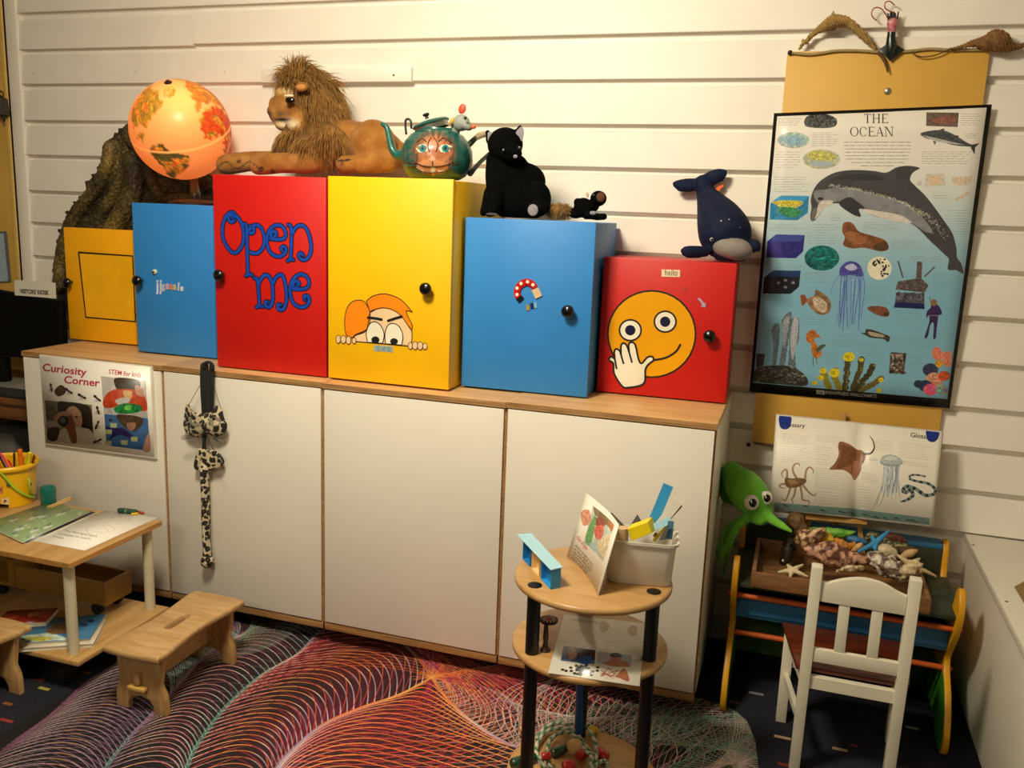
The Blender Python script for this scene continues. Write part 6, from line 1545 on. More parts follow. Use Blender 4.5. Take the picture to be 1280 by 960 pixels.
# wrapped crayons
P, Q = atz(148, 638, TZ + .009), atz(171, 640, TZ + .009)
t = thing('crayon_bundle', 'small bundle wrapped in dark green paper near the back corner of the low table', 'bundle', (P.x, P.y, TZ))
g = G(); g.tube(bez([P, P.lerp(Q, .3) + Vector((0, 0, .001)), P.lerp(Q, .7), Q], 10), [.007, .0088, .0088, .0085, .0088, .0088, .0086, .0088, .0085, .007], 12); g.build('wrapper', mat('wrap_green', '#1f4a34', .4, .4, 60, bump=.8, bscale=160), t, smooth=True)
g = G(); m_ = P.lerp(Q, .45); d = (Q - P).normalized(); g.tube([m_ - d * .0015, m_ + d * .0015], .0094, 12); g.build('tie', mat('tie_grey', '#9aa09a', .5), t)
for a, b_, c, l in (((164, 643), (173, 642), '#d8b41c', 'short yellow crayon stub beside the green bundle'), ((173, 640), (180, 642), '#a84a1c', 'short orange brown crayon stub at the far right of the green bundle')):
    P, Q = atz(*a, TZ + .005), atz(*b_, TZ + .005); g = G(); g.tube([P, P.lerp(Q, .85), Q], [.0048, .0048, .003], 10); tag(g.build('crayon', mat('cr_' + c[1:], c, .5), loc=P), l, 'crayon', 'crayon stubs on the low table')

# things on the lower shelf: wooden truck, books
f = ZP(0, 680, 6.0)
TR = mat('toy_truck_wood', '#96702a', .5, .12, 10)
ytr = ty1 - .16
pz = SHZ
def fz(X, Y, y): return f(X, Y, y)
zb_ = SHZ + .040; A = atz(795 / 6, 680 + 470 / 6, zb_); B_ = atz(130 / 6, 680 + 470 / 6, zb_); ytr = A.y + .065
trk = thing('toy_truck', 'plain yellow brown wooden toy truck on the lower shelf of the table', 'toy', ((A.x + B_.x) / 2, ytr, SHZ))
yf = ytr - .065; yb2 = min(ytr + .075, ty1 - .03)
bx1 = f(795, 470, yf).x; bx0 = f(130, 470, yf).x
zb_ = f(795, 470, yf).z; zt_ = f(795, 300, yf).z; zb_ = SHZ + .040
g = G(); g.box(bx0, bx1, yf, yf + .010, zb_, zt_, .0015); g.build('load_side', TR, trk); g = G(); g.box(bx0, bx1, yb2 - .01, yb2, zb_, zt_, .0015); g.build('load_side', TR, trk)
g = G(); g.box(bx1 - .010, bx1, yf + .010, yb2 - .01, zb_, zt_, .0015); g.build('tail_board', TR, trk); g = G(); g.box(bx0, bx1 - .01, yf + .010, yb2 - .01, zb_, zb_ + .01, .001); g.build('load_floor', TR, trk)
g = G(); g.box(bx0 - .16, bx0 - .004, yf, yb2, zb_, zb_ + .014, .0015); g.box(bx0 - .03, bx0 - .002, yf, yb2, zb_ + .014, zt_ + .02, .0015); g.box(bx0 - .16, bx0 - .03, yf, yb2, zt_ + .008, zt_ + .026, .0015); g.box(bx0 - .16, bx0 - .135, yf, yb2, zb_ + .014, zt_ + .008); g.build('cab', TR, trk)
for x in (bx1 - .05, bx0 - .08):
    for y in (yf + .008, yb2 - .026):
        rr = .019
        g = G(); g.tube([(x, y, SHZ + rr), (x, y + .018, SHZ + rr)], rr, 20); g.build('wheel', mat('wheel_dark', '#100e0c', .8), trk)
f = ZP(0, 680, 6.0)
PAPER = mat('page_edges', '#d9d2bc', .7, .08, 60, stretch=(1, 1, 40))
def bookz(nm, label, px, z, th, m, cat='book'):
    P = [atz(a / 6.0, 680 + b_ / 6.0, z + th) for a, b_ in px]; c = sum(P, Vector()) / 4
    t = thing(nm, label, cat, (c.x, c.y, z))
    sheet('cover', [p + Vector((0, 0, .0)) for p in P], m, t, .0012, back=mat('cover_back', '#c9c0a8', .6))
    g = G(); Q = [c + (p - c) * .975 for p in P]; g.prism([Vector((p.x, p.y, z + .0012)) for p in Q], (0, 0, th - .0026)); g.build('pages', PAPER, t, smooth=0)
    g = G(); g.prism([Vector((p.x, p.y, z)) for p in P], (0, 0, .0011)); g.build('back_cover', m if False else mat('cover_back', '#c9c0a8'), t, smooth=0)
    return t
zsh = SHZ + .0004
Q1 = [(-40, 770), (520, 690), (742, 678), (690, 752)]
Q1 = [(70, 800), (330, 570), (790, 560), (690, 745)]
bookz('white_magazine', 'thick white magazine at the bottom of the pile on the lower shelf', [(60, 790), (300, 600), (800, 560), (700, 748)], zsh, .012, mat('mag_white', '#d8d0bc', .5))
Q2 = [(64, 750), (300, 560), (796, 524), (672, 712)]
c2 = Canvas(520, 360, '#3f7fae', Q2)
c2.poly([(64, 750), (66, 690), (400, 660), (520, 712)], '#b8cfc0', tex=.15); c2.spl([(360, 640), (440, 590), (520, 610), (500, 660), (400, 670)], '#7a5a3c', .3); c2.spl([(200, 700), (300, 690), (400, 700), (300, 730)], '#b8b04a', .3); c2.ell(640, 600, 30, 14, '#234a78', 0, .3); c2.ell(690, 572, 26, 10, '#1c3a5c'); c2.ell(180, 712, 18, 8, '#3a3a30')
bookz('blue_picture_book', 'blue and pale green picture book under the red book on the lower shelf', Q2, zsh + .0125, .007, printmat('bluebook_print', c2.image('bluebook_print'), .35))
Q3 = [(-60, 610), (60, 500), (440, 478), (345, 585)]
c3 = Canvas(420, 260, '#8a2418', Q3)
c3.text('BUILD IT', (220, 548), (400, 500), 30, '#c9a08a', .01); c3.line([(-20, 600), (340, 578)], 9, '#5c140e'); c3.ell(90, 540, 60, 20, '#a83a28', 0, .2)
bookz('red_book', 'dark red book on top of the pile on the lower shelf', Q3, zsh + .0205, .014, printmat('redbook_print', c3.image('redbook_print'), .3))

# ================================================================ wooden step stools
PINE = wood('pine', '#b58c58', '#cfab78', (3, 22, 22), .42, 2.6, coat=.1); PINEV = wood('pine_upright', '#b08652', '#c8a26c', (22, 22, 3), .45, 2.6)
def stool(name, label, x0, x1, y0, y1, Z, only_loc=None):
    t = thing(name, label, 'stool', ((x0 + x1) / 2, (y0 + y1) / 2, 0), 'wooden step stools')
    cx, cy = (x0 + x1) / 2, (y0 + y1) / 2; hw, hl = (x1 - x0) / 2, (y1 - y0) / 2
    # seat outline waists in the middle, corners rounded, hand slot cut through
    o_ = bez([(-hw * .98, -hl + .012), (-hw * .9, -hl + .002), (0, -hl - .003), (hw * .9, -hl + .002), (hw * .98, -hl + .012), (hw, -hl + .05), (hw * .86, -.04), (hw * .86, .04), (hw, hl - .05), (hw * .98, hl - .012), (hw * .9, hl - .002), (0, hl + .003), (-hw * .9, hl - .002), (-hw * .98, hl - .012), (-hw, hl - .05), (-hw * .86, .04), (-hw * .86, -.04), (-hw, -hl + .05)], 90, True)
    s_ = [(.013 * math.cos(a) , .013 * math.sin(a) + (.042 if math.sin(a) > 0 else -.042)) for a in np.linspace(-math.pi, math.pi, 33)[:-1]]
    b = bmesh.new(); n = len(o_)
    ang = lambda p: math.atan2(p[1] / hl, p[0] / hw)
    inner = []
    for p in o_:   # slot point along the same bearing
        a = ang(p); d = (math.cos(a) * hw, math.sin(a) * hl); best = max(s_, key=lambda q: q[0] * d[0] * 9 + q[1] * d[1]); inner.append(None)
    m = 72
    def at_par(P, u):
        k = u * len(P); j = int(k) % len(P); w = k - int(k); a, b_ = P[j], P[(j + 1) % len(P)]; return (a[0] + (b_[0] - a[0]) * w, a[1] + (b_[1] - a[1]) * w)
    sl = [(.012 * math.sin(t_) * -1, 0) for t_ in (0,)]
    slot = []
    for i in range(m):
        u = i / m; p = at_par(o_, u); a = math.atan2(p[1], p[0] * 2.6)
        a = math.atan2(p[1], p[0]); c, s = math.cos(a), math.sin(a)
        yv = .0125 * s / max(1e-6, abs(c)); Ls = .040
        if abs(yv) <= Ls: slot.append((.0125 * (1 if c > 0 else -1), yv))
        else:      # where the bearing meets the round end
            sg = 1 if s > 0 else -1; bq = -2 * Ls * sg * s; cq = Ls * Ls - .0125 ** 2; t_ = (-bq + math.sqrt(max(0, bq * bq - 4 * cq))) / 2; slot.append((t_ * c, t_ * s))
    for zz in (0, 1): pass
    T = .021
    lay = [(Z - T, .004), (Z - T + .004, 0), (Z - .006, 0), (Z - .0015, .0025), (Z, .007)]
    OR = []
    for z, ins in lay:
        OR.append([b.verts.new((cx + p[0] * (1 - ins / hw), cy + p[1] * (1 - ins / hl), z)) for p in (at_par(o_, i / m) for i in range(m))])
    IR = [[b.verts.new((cx + p[0], cy + p[1], z)) for p in slot] for z in (Z - T, Z - .003)]
    IT = [b.verts.new((cx + p[0] * 1.15, cy + p[1] * 1.03, Z)) for p in slot]
    for A_, B2 in zip(OR, OR[1:]):
        for i in range(m): b.faces.new((A_[i], A_[(i + 1) % m], B2[(i + 1) % m], B2[i]))
    for i in range(m):
        j = (i + 1) % m
        b.faces.new((OR[-1][i], OR[-1][j], IT[j], IT[i])); b.faces.new((IT[i], IT[j], IR[1][j], IR[1][i])); b.faces.new((IR[1][i], IR[1][j], IR[0][j], IR[0][i])); b.faces.new((OR[0][j], OR[0][i], IR[0][i], IR[0][j]))
    bmesh.ops.remove_doubles(b, verts=b.verts, dist=1e-5)
    g = G(); g.merge(b); g.build('seat', PINE, t, smooth=50)
    ya, yb3 = y0 + .048, y1 - .048
    Zl = Z - T
    for y, sgn in ((ya, 1), (yb3, -1)):
        w = hw * .90
        half = [(w * .92, Zl), (w * .9, Zl * .78), (w * .80, Zl * .5), (w * .96, Zl * .34), (w * 1.0, Zl * .22), (w * 1.0, 0), (w * .52, 0), (w * .50, Zl * .12), (w * .36, Zl * .22), (0, Zl * .26)]
        P = half + [(-x, z) for x, z in half[:-1][::-1]]
        g = G(); g.prism([(cx + x, y - .010, z) for x, z in P], (0, .020, 0), .003); g.build('leg_board', PINEV, t)
        g = G(); g.box(cx - .03, cx + .03, y - .030 if sgn > 0 else y + .012, y - .012 if sgn > 0 else y + .030, Zl * .40, Zl * .40 + .012, .003); g.build('wedge', mat('wedge_pine', '#d8b25e', .5, .1, 20), t)
        g = G(); g.box(cx - .0095, cx + .0095, y - .026 if sgn > 0 else y + .0101, y - .0101 if sgn > 0 else y + .026, Zl * .50, Zl * .68, .002); g.build('tenon', PINEV, t)
    g = G(); g.box(cx - .0085, cx + .0085, ya + .0101, yb3 - .0101, Zl * .40, Zl * .70, .002); g.build('stretcher', PINE, t)
    return t
sa = atz(132, 804, .205); sb_ = atz(197, 829, .205); sc_ = atz(301, 748, .205); sd_ = atz(244, 737, .205)
stool('step_stool', 'pine step stool with a hand slot standing on the colourful rug', (sa.x + sd_.x) / 2, (sb_.x + sc_.x) / 2, (sa.y + sb_.y) / 2, (sc_.y + sd_.y) / 2, .205)
p2 = atz(22, 790, .205); stool('step_stool', 'pine step stool cut off by the left edge of the picture', p2.x - .19, p2.x + .0, -1.42, -1.13, .205)

# ================================================================ kiosk desk, screen and sign at the far left
kd = thing('computer_desk', 'dark brown wooden desk behind the left end of the white cabinets', 'desk', (-1.75, -.3, 0))
DW = wood('desk_brown', '#5c3a1c', '#7d5228', (2, 16, 16), .5)
kx1 = -1.215; ky0 = -.50
kz = atx(35, 497, kx1 - .05).z; kz = at(18, 499, ky0).z
g = G(); g.box(-2.3, kx1, ky0, -.05, kz - .025, kz, .002); g.build('desk_top', DW, kd)
g = G(); g.box(kx1 - .03, kx1 - .005, ky0 + .01, -.06, 0, kz - .025, .001); g.build('side_panel', DW, kd); g = G(); g.box(-2.29, -2.265, ky0 + .01, -.06, 0, kz - .025, .001); g.build('side_panel', DW, kd)
g = G(); g.box(-2.265, kx1 - .03, -.08, -.065, .0, kz - .025); g.build('back_panel', DW, kd)
g = G(); g.box(-2.265, kx1 - .03, ky0 + .012, ky0 + .03, kz - .085, kz - .026, .001); g.build('front_rail', DW, kd)
pw = at(10, 575, ky0 + .12)
t = thing('computer_tower', 'grey computer tower standing under the brown desk', 'computer', (pw.x - .02, ky0 + .22, 0))
g = G(); g.box(pw.x - .13, pw.x + .06, ky0 + .10, ky0 + .38, .0, at(10, 542, ky0 + .1).z, .008); g.build('case', mat('case_grey', '#6c6a64', .5, .06), t)
g = G(); g.box(pw.x - .10, pw.x + .03, ky0 + .097, ky0 + .1005, .3, .32, .001); g.build('drive_slot', BLACK, t)
ys = -.33
m0 = at(0, 357, ys); m1 = at(92, 379, ys); mb = at(40, 449, ys)
mo = thing('kiosk_screen', 'large black screen at the left edge behind the small yellow cupboard', 'screen', (m0.x - .05, ys, kz))
SCRB = mat('screen_black', '#040404', .75, .05, spec=.15)
g = G(); g.prism([(m0.x - .36, ys, m0.z + .004), (-1.262, ys, m1.z + .002), (-1.262, ys, mb.z), (m0.x - .36, ys, mb.z)], (0, .035, 0), .004); g.build('housing', SCRB, mo)
g = G(); g.prism([(m0.x - .35, ys - .001, m0.z - .012), (-1.275, ys - .001, m1.z - .012), (-1.275, ys - .001, mb.z + .012), (m0.x - .35, ys - .001, mb.z + .012)], (0, .001, 0)); g.build('panel', mat('panel_black', '#030303', .6, spec=.15), mo, smooth=0)
g = G(); g.tube([(m0.x - .05, ys + .03, mb.z - .01), (m0.x - .05, ys + .03, kz + .01)], .03, 16); g.build('neck', SCRB, mo)
g = G(); g.box(m0.x - .25, -1.30, ys - .075, ys + .12, kz + .0005, kz + .012, .004); g.build('foot', mat('foot_grey', '#7c7a74', .4, .05), mo)
P = [(0, 484), (30, 486), (33, 500), (0, 500)]
t = thing('keyboard', 'dark grey keyboard on the brown desk at the left edge', 'keyboard', (-1.6, ky0 + .06, kz))
g = G(); g.box(-1.95, kx1 - .03, ky0 + .005, ky0 + .10, kz + .0005, kz + .012, .003); kb = g.build('case', mat('keyboard_dark', '#1b1c1e', .6), t)
g = G()
for i in range(26):
    for j in range(4): x = -1.94 + i * .0265; y = ky0 + .012 + j * .021; g.box(x, x + .022, y, y + .017, kz + .012, kz + .016)
g.build('keys', mat('key_dark', '#2c2d30', .6), kb, smooth=0)['kind'] = 'stuff'
yq = ys - .004
Pq = [(18, 352), (69, 350), (69.5, 371.5), (18.5, 369)]; Pq = [(18, 350), (69, 353.5), (69.5, 373), (18.5, 369)]
cs = [at(*q, yq) for q in Pq]
ks = thing('kiosk_sign', 'small white VISITORS\' KIOSK name card stuck to the top of the black screen', 'sign', cs[3])
g = G(); g.prism(cs, (0, .002, 0)); g.build('card', mat('card_white', '#d8d4c6', .6, .03), ks, smooth=0)
raised_text('lettering', "VISITORS' KIOSK", at(25, 366.2, yq), at(61.5, 368.6, yq), (0, -1, 0), BLACK, ks, .035, 1.2)
# pale framed sheet at the very left
P = [at(-60, 292, -.05), at(7, 289, -.05), at(13, 352, -.05), at(-60, 356, -.05)]
nb = thing('blue_notice', 'pale blue notice with a grey edge at the left border of the picture', 'notice', P[2])
g = G(); g.prism(P, (0, .006, 0)); g.build('frame', mat('frame_grey', '#5f656c', .5), nb, smooth=0)
g = G(); g.prism([P[0] + Vector((.01, -.0012, -.008)), P[1] + Vector((-.012, -.0012, -.01)), P[2] + Vector((-.012, -.0012, .002)), P[3] + Vector((.01, -.0012, .002))], (0, .001, 0)); g.build('sheet', mat('notice_blue', '#9fb4c4', .5), nb, smooth=0)
# little lantern bell
f = ZP(0, 100, 13.714); yb_ = -.075
bl_ = thing('hanging_bell', 'small dark rusty bell hanging on the ochre panel at the left edge', 'bell', f(0, 200, yb_))
k = mpp(f(0, 400, yb_)) / 13.714; bc = f(10, 600, yb_)
RU = mat('rust_dark', '#241710', .6, .4, 60, bump=.5, bscale=120)
g = G(); g.lathe([(150 * k, 0), (146 * k, 20 * k), (128 * k, 270 * k), (60 * k, 300 * k), (20 * k, 330 * k), (0, 332 * k)], bc, n=6, cap=True); g.build('bell_body', RU, bl_, smooth=30)
g = G(); g.tube([f(x, y, yb_) for x, y in bez([(10, 300), (-50, 240), (0, 188), (52, 220), (55, 280), (30, 310)], 20)], 10 * k, 8); g.build('ring', RU, bl_, smooth=True)
g = G(); zlimb(g, f, [(50, 600, yb_, 40), (70, 650, yb_, 22), (72, 705, yb_, 16)], 10); g.build('clapper', RU, bl_, smooth=True)
g = G(); g.tube([f(0, 210, -.04), f(0, 200, yb_ - .004), f(0, 170, yb_ - .004)], 8 * k, 8); g.build('nail', mat('rust_dark', '#241710'), bl_, smooth=True)

# ================================================================ sign and leopard mask on the cabinet fronts
QS = [(49.5, 444.5), (187.5, 459), (193, 571), (57, 553.5)]
f = ZP(0, 430, 5.645)
cs_ = Canvas(980, 800, '#f7f3ea', QS); zz = lambda p: (p[0] / 5.645, 430 + p[1] / 5.645); cs_.f = zz
ql = [(270, 82), (1060, 160), (1090, 800), (320, 700)]
cs_.f = lambda p: p
RS = '#b4234c'
cs_.text('Curiosity', zz((298, 188)), zz((612, 226)), 9.2, RS, .024); cs_.text('Corner', zz((452, 276)), zz((704, 302)), 9.2, RS, .024); cs_.text('STEM for kids', zz((768, 210)), zz((994, 236)), 5.6, RS, .016)
cs_.f = zz
def phot(pts, c, t_=.2): cs_.poly(pts, c, tex=t_)
phot([(316, 396), (650, 432), (668, 716), (338, 676)], '#7a7258', .5)
cs_.spl([(410, 412), (470, 408), (600, 428), (645, 470), (655, 600), (640, 700), (560, 640), (470, 560), (420, 500)], '#2c2420', .3, 60); cs_.spl([(470, 470), (520, 440), (570, 480), (582, 560), (560, 610), (530, 620), (500, 560)], '#c9a088', .12, 50)
cs_.spl([(390, 640), (470, 590), (580, 590), (650, 620), (664, 714), (400, 684)], '#d9d4d0', .1, 50); cs_.spl([(330, 560), (400, 540), (450, 570), (400, 600), (345, 590)], '#b9b4b4', .1); cs_.spl([(340, 600), (420, 590), (400, 680), (340, 674)], '#4a4038', .4)
cs_.spl([(400, 510), (450, 476), (500, 490), (530, 570), (545, 690), (505, 690), (470, 600), (430, 580)], '#8a5a48', .15, 50); cs_.spl([(380, 520), (430, 478), (490, 480), (500, 500), (440, 520), (410, 560)], '#c4967c', .1); cs_.ell(448, 545, 38, 38, '#2c2a2a', 0, .3); cs_.ell(445, 540, 20, 20, '#6a7078'); cs_.ell(540, 515, 14, 6, '#3a2a24'); cs_.line([(522, 580), (552, 584)], 6, '#a85a50')
phot([(716, 228), (1030, 262), (1044, 524), (736, 490)], '#b9b4b0', .12)
cs_.spl([(820, 240), (975, 255), (985, 320), (940, 345), (850, 340), (816, 300)], '#3a2c20', .4, 50); cs_.spl([(730, 400), (770, 340), (850, 318), (980, 330), (1030, 390), (1034, 470), (960, 460), (880, 420), (800, 450), (740, 450)], '#b8401e', .2, 60); cs_.spl([(870, 335), (930, 335), (930, 380), (895, 395)], '#c9a060', .2); cs_.spl([(815, 400), (890, 376), (920, 400), (860, 440)], '#b8b4b0', .1); cs_.spl([(960, 290), (1010, 320), (1010, 370), (960, 350)], '#b98a70', .1)
cs_.spl([(812, 450), (880, 420), (980, 430), (1000, 470), (900, 494), (820, 484)], '#1f7a3c', .5, 50); cs_.ell(905, 450, 26, 20, '#6ab84a', 0, .3)
phot([(738, 494), (1044, 524), (1060, 756), (754, 716)], '#3f6fae', .12)
cs_.spl([(830, 500), (1000, 520), (990, 590), (930, 615), (860, 570)], '#4a3628', .4, 50); cs_.spl([(900, 560), (960, 560), (940, 610), (905, 600)], '#a9785c', .2)
cs_.poly([(744, 576), (800, 596), (870, 590), (940, 650), (920, 668), (850, 640), (800, 660), (770, 690), (790, 640), (748, 612)], '#2a1f6a', tex=.2)
for x, y in ((805, 575), (770, 620), (950, 672), (880, 696), (768, 700)): cs_.poly([(x - 26, y - 16), (x + 24, y - 14), (x + 20, y + 18), (x - 22, y + 16)], '#c9d0a0', tex=.1)
cs_.spl([(1040, 640), (1058, 650), (1060, 754), (1010, 748)], '#c99a84', .1); cs_.spl([(772, 532), (790, 534), (792, 548), (774, 548)], '#2a2a30')
def ant(x, y, s_=1, r=0):
    for dx, rx, ry in ((-22, 15, 10), (0, 9, 7), (20, 13, 8)): cs_.ell(x + dx * s_ * math.cos(r), y + dx * s_ * math.sin(r), rx * s_, ry * s_, '#1c1614', r)
    for dx in (-8, 2, 12):
        for q in (-1, 1): cs_.line([(x + dx * s_, y), (x + (dx - 10 * q) * s_, y + 20 * s_)], 3, '#2c2420'); 
    cs_.line([(x - 34 * s_, y + 24 * s_), (x + 32 * s_, y + 26 * s_)], 2, '#8a8480')
ant(362, 310, .9, 1.4); ant(488, 334, 1, .6); ant(582, 372, 1, .5); ant(690, 386, .95, .7); ant(694, 472, .9, 1.3); ant(688, 572, .95, -1.2); ant(692, 684, .95, -.4)
cs_.spl([(386, 330), (410, 300), (440, 292), (466, 320), (458, 352), (420, 370), (394, 358)], '#4a3020', .5, 40)
yS = -.5925
c4 = [at(*q, yS) for q in QS]
sg = thing('curiosity_sign', 'white Curiosity Corner sign with ants and child photos on the leftmost cabinet', 'sign', c4[3])
sheet('print_sheet', c4, printmat('sign_print', cs_.image('sign_print'), .35), sg, .0012)
fr = [Vector((.0, .0017, 0)) + c for c in c4]; g = G(); e_ = [(-.004, .003), (.006, .003), (.006, -.008), (-.004, -.008)]
g.prism([c + Vector((a, 0, b_)) for c, (a, b_) in zip(fr, e_)], (0, .0075, 0), .001); g.build('foam_board', mat('foam_white', '#dcd6ca', .5), sg)

def leopard_mat():
    m, nt, b = new_mat('leopard_print')
    tc = nd(nt, 'ShaderNodeTexCoord'); vo = nd(nt, 'ShaderNodeTexVoronoi'); vo.inputs['Scale'].default_value = 54; vo.inputs['Randomness'].default_value = .8
    nz = nd(nt, 'ShaderNodeTexNoise'); nz.inputs['Scale'].default_value = 90
    mxv = nd(nt, 'ShaderNodeMix'); mxv.data_type = 'VECTOR'; mxv.inputs[0].default_value = .012
    nt.links.new(tc.outputs['Object'], mxv.inputs[4]); nt.links.new(tc.outputs['Object'], nz.inputs['Vector']); nt.links.new(nz.outputs['Color'], mxv.inputs[5]); nt.links.new(mxv.outputs[1], vo.inputs['Vector'])
    rp = nd(nt, 'ShaderNodeValToRGB'); e = rp.color_ramp.elements
    e[0].position = 0; e[0].color = lin('#8a6f4e'); e[1].position = .16; e[1].color = lin('#14100c')
    x = e.new(.50); x.color = lin('#14100c'); x = e.new(.56); x.color = lin('#cdbf9e')
    rp.color_ramp.interpolation = 'LINEAR'
    nt.links.new(vo.outputs['Distance'], rp.inputs['Fac']); nt.links.new(rp.outputs['Color'], b.inputs['Base Color']); b.inputs['Roughness'].default_value = .75; b.inputs['Sheen Weight'].default_value = .1
    return m
LEO = leopard_mat(); f = ZP(200, 440, 3.425); yM = -.606
mk = thing('leopard_mask', 'leopard print cat mask and tail hanging by a black strap on the cabinet', 'mask', f(200, 480, yM))
STR = mat('strap_black', '#0d0c10', .8, .2, 60, sheen=.1)
g = G(); zlimb(g, f, [(190, 60, yM + .005, 17), (192, 130, yM, 20), (196, 210, yM, 20), (198, 280, yM, 18)], 12, flat=.4, sub=14); zlimb(g, f, [(222, 62, yM + .005, 12), (218, 150, yM - .003, 14), (214, 270, yM - .003, 14)], 12, flat=.4, sub=14); g.tube([f(a, b_, c) for a, b_, c in bez([(186, 78, yM), (190, 52, yM - .002), (205, 44, yM - .002), (222, 52, yM - .002), (228, 74, yM)], 18)], .0055, 10); g.build('strap', STR, mk, smooth=True)
g = G(); zlimb(g, f, [(190, 360, yM, 12), (188, 420, yM, 12), (190, 460, yM, 10)], 10, flat=.5); g.build('lower_strap', STR, mk, smooth=True)
g = G(); mp_ = bez([(112, 222), (130, 236), (140, 258), (190, 262), (232, 254), (240, 228), (262, 244), (270, 280), (284, 312), (276, 345), (240, 364), (196, 350), (160, 366), (118, 350), (100, 316), (104, 270)], 80, True)
bp = bmesh.new(); P = [f(a, b_, yM - .012) for a, b_ in mp_]; cc = f(196, 310, yM - .034)
v0 = bp.verts.new(cc); r1 = [bp.verts.new(p) for p in P]; r2 = [bp.verts.new(p.lerp(cc, .45) + Vector((0, -.006, 0))) for p in P]; rb = [bp.verts.new(p + Vector((0, .005, 0))) for p in P]
for i in range(len(P)):
    j = (i + 1) % len(P); bp.faces.new((r1[i], r1[j], r2[j], r2[i])); bp.faces.new((r2[i], r2[j], v0)); bp.faces.new((rb[i], rb[j], r1[j], r1[i]))
bp.faces.new(rb); g.merge(bp); mask = g.build('mask_face', LEO, mk, smooth=45)
for P in (bez([(125, 285), (150, 270), (182, 285), (178, 312), (148, 318), (128, 302)], 24, True), bez([(212, 290), (236, 276), (262, 290), (258, 310), (230, 318), (214, 308)], 24, True)):
    bpy.context.view_layer.update(); g = G(); q = []
    for a, b_ in P:
        p, nr = onobj(mask, 200 + a / 3.425, 440 + b_ / 3.425); q.append((p if p else f(a, b_, yM - .03)) + Vector((0, -.0015, 0)))
    g.flat(q); g.build('eye_hole', mat('eye_hole_grey', '#8a8478', .7), mask, smooth=0)
g = G(); zell(g, f, 196, 345, yM - .034, 14, 8, 10); g.build('nose', BLACK, mask, smooth=True)
for L in ([(115, 365), (92, 362), (90, 374), (145, 366)],): pass
g = G()
for a, b_ in (((150, 358), (92, 360)), ((150, 362), (90, 368)), ((150, 366), (92, 375)), ((232, 362), (252, 372)), ((230, 366), (262, 392)), ((226, 370), (250, 384)), ((215, 390), (272, 500)), ((210, 380), (262, 480))): g.tube([f(*a, yM - .03), f(*b_, yM - .032)], .0011, 5)
g.build('whiskers', BLACK, mask, smooth=True)['kind'] = 'stuff'
for a, b_ in (((176, 135), (122, 228)), ((232, 150), (262, 245))): g = G(); g.tube([f(*a, yM - .004), f(*b_, yM - .012)], .0009, 6); g.build('elastic', STR, mk, smooth=True)
g = G(); pp_ = bez([(160, 415), (200, 420), (236, 428), (268, 470), (250, 498), (222, 500), (215, 508), (160, 510), (142, 492), (148, 450)], 50, True)
P = [f(a, b_, yM - .010) for a, b_ in pp_]; g.prism(P, (0, .014, 0), .005, 3); g.build('pouch', LEO, mk, smooth=60)
g = G(); zlimb(g, f, [(190, 500, yM - .004, 24), (194, 600, yM - .004, 23), (196, 700, yM - .004, 23), (198, 790, yM - .004, 21), (202, 850, yM - .004, 22), (202, 896, yM - .004, 29)], 16, flat=.7, sub=20); g.build('tail', LEO, mk, smooth=True)

# ================================================================ round three tier table
RW = wood('beech', '#b58850', '#caa068', (3, 18, 18), .38, 2.2, coat=.15)
RX, RY, RR = 1.032, -1.0, .196
rt = thing('round_table', 'round three tier wooden table with black posts on the rug', 'table', (RX, RY, 0))
ZT = (.046, .415, .59)
for z in ZT:
    g = G(); g.lathe([(RR - .006, z - .018), (RR - .001, z - .015), (RR, z - .009), (RR - .0012, z - .003), (RR - .006, z), (0, z)], (RX, RY, 0), n=72, cap=True); g.build('tier', RW, rt, smooth=50)
POST = mat('post_black', '#0c0b0b', .4, .1)
for ax_, ay in ((-.117, -.117), (.158, -.041), (-.044, .157)):
    x, y = RX + ax_, RY + ay
    g = G(); g.tube([(x, y, ZT[1] + .0002), (x, y, ZT[2] - .018)], .0168, 24); g.build('post', POST, rt)
    g = G(); g.tube([(x, y, ZT[0] + .0002), (x, y, ZT[1] - .018)], .0168, 24); g.build('post', POST, rt)
    g = G(); g.tube([(x, y, 0), (x, y, ZT[0] - .018)], .0168, 24); g.build('foot', POST, rt)
    g = G(); g.lathe([(.0175, 0), (.0175, .002), (.014, .0036), (0, .004)], (x, y, ZT[2]), n=24, cap=False); g.build('cap', POST, rt, smooth=50)

# white tub and its contents
f = ZP(620, 590, 4.5714)
zt = ZT[2]
a = atz(758, 728, zt); b_ = atz(833, 728, zt); ub = (b_ - a); W_ = .152
ux = Vector((.985, .17, 0)).normalized(); uy = Vector((-ux.y, ux.x, 0))
o = atz(755, 729, zt) + ux * .004 + uy * .006
tub = thing('plastic_tub', 'white rectangular plastic tub of card pieces on the round table', 'tub', o + ux * .08 + uy * .055 + Vector((0, 0, 0)))
def rrect(w, d, r, c, z, n=6):
    P = []
    for sx, sy, a0 in ((1, 1, 0), (-1, 1, 90), (-1, -1, 180), (1, -1, 270)):
        for k in range(n + 1):
            a = math.radians(a0 + 90 * k / n); P.append(c + ux * (sx * (w / 2 - r) + r * math.cos(a)) + uy * (sy * (d / 2 - r) + r * math.sin(a)) + Vector((0, 0, z)))
    return P
tc_ = o + ux * .079 + uy * .052
TW, TD, TH = .170, .112, .112
lay = [(.86, .004, .0), (.92, .02, .004), (1.0, .022, TH * .93), (1.0, .022, TH * .93), (1.07, .024, TH * .935), (1.075, .024, TH), (1.02, .022, TH), (.97, .02, TH * .93), (.89, .02, .008)]
g = G(); rings = []
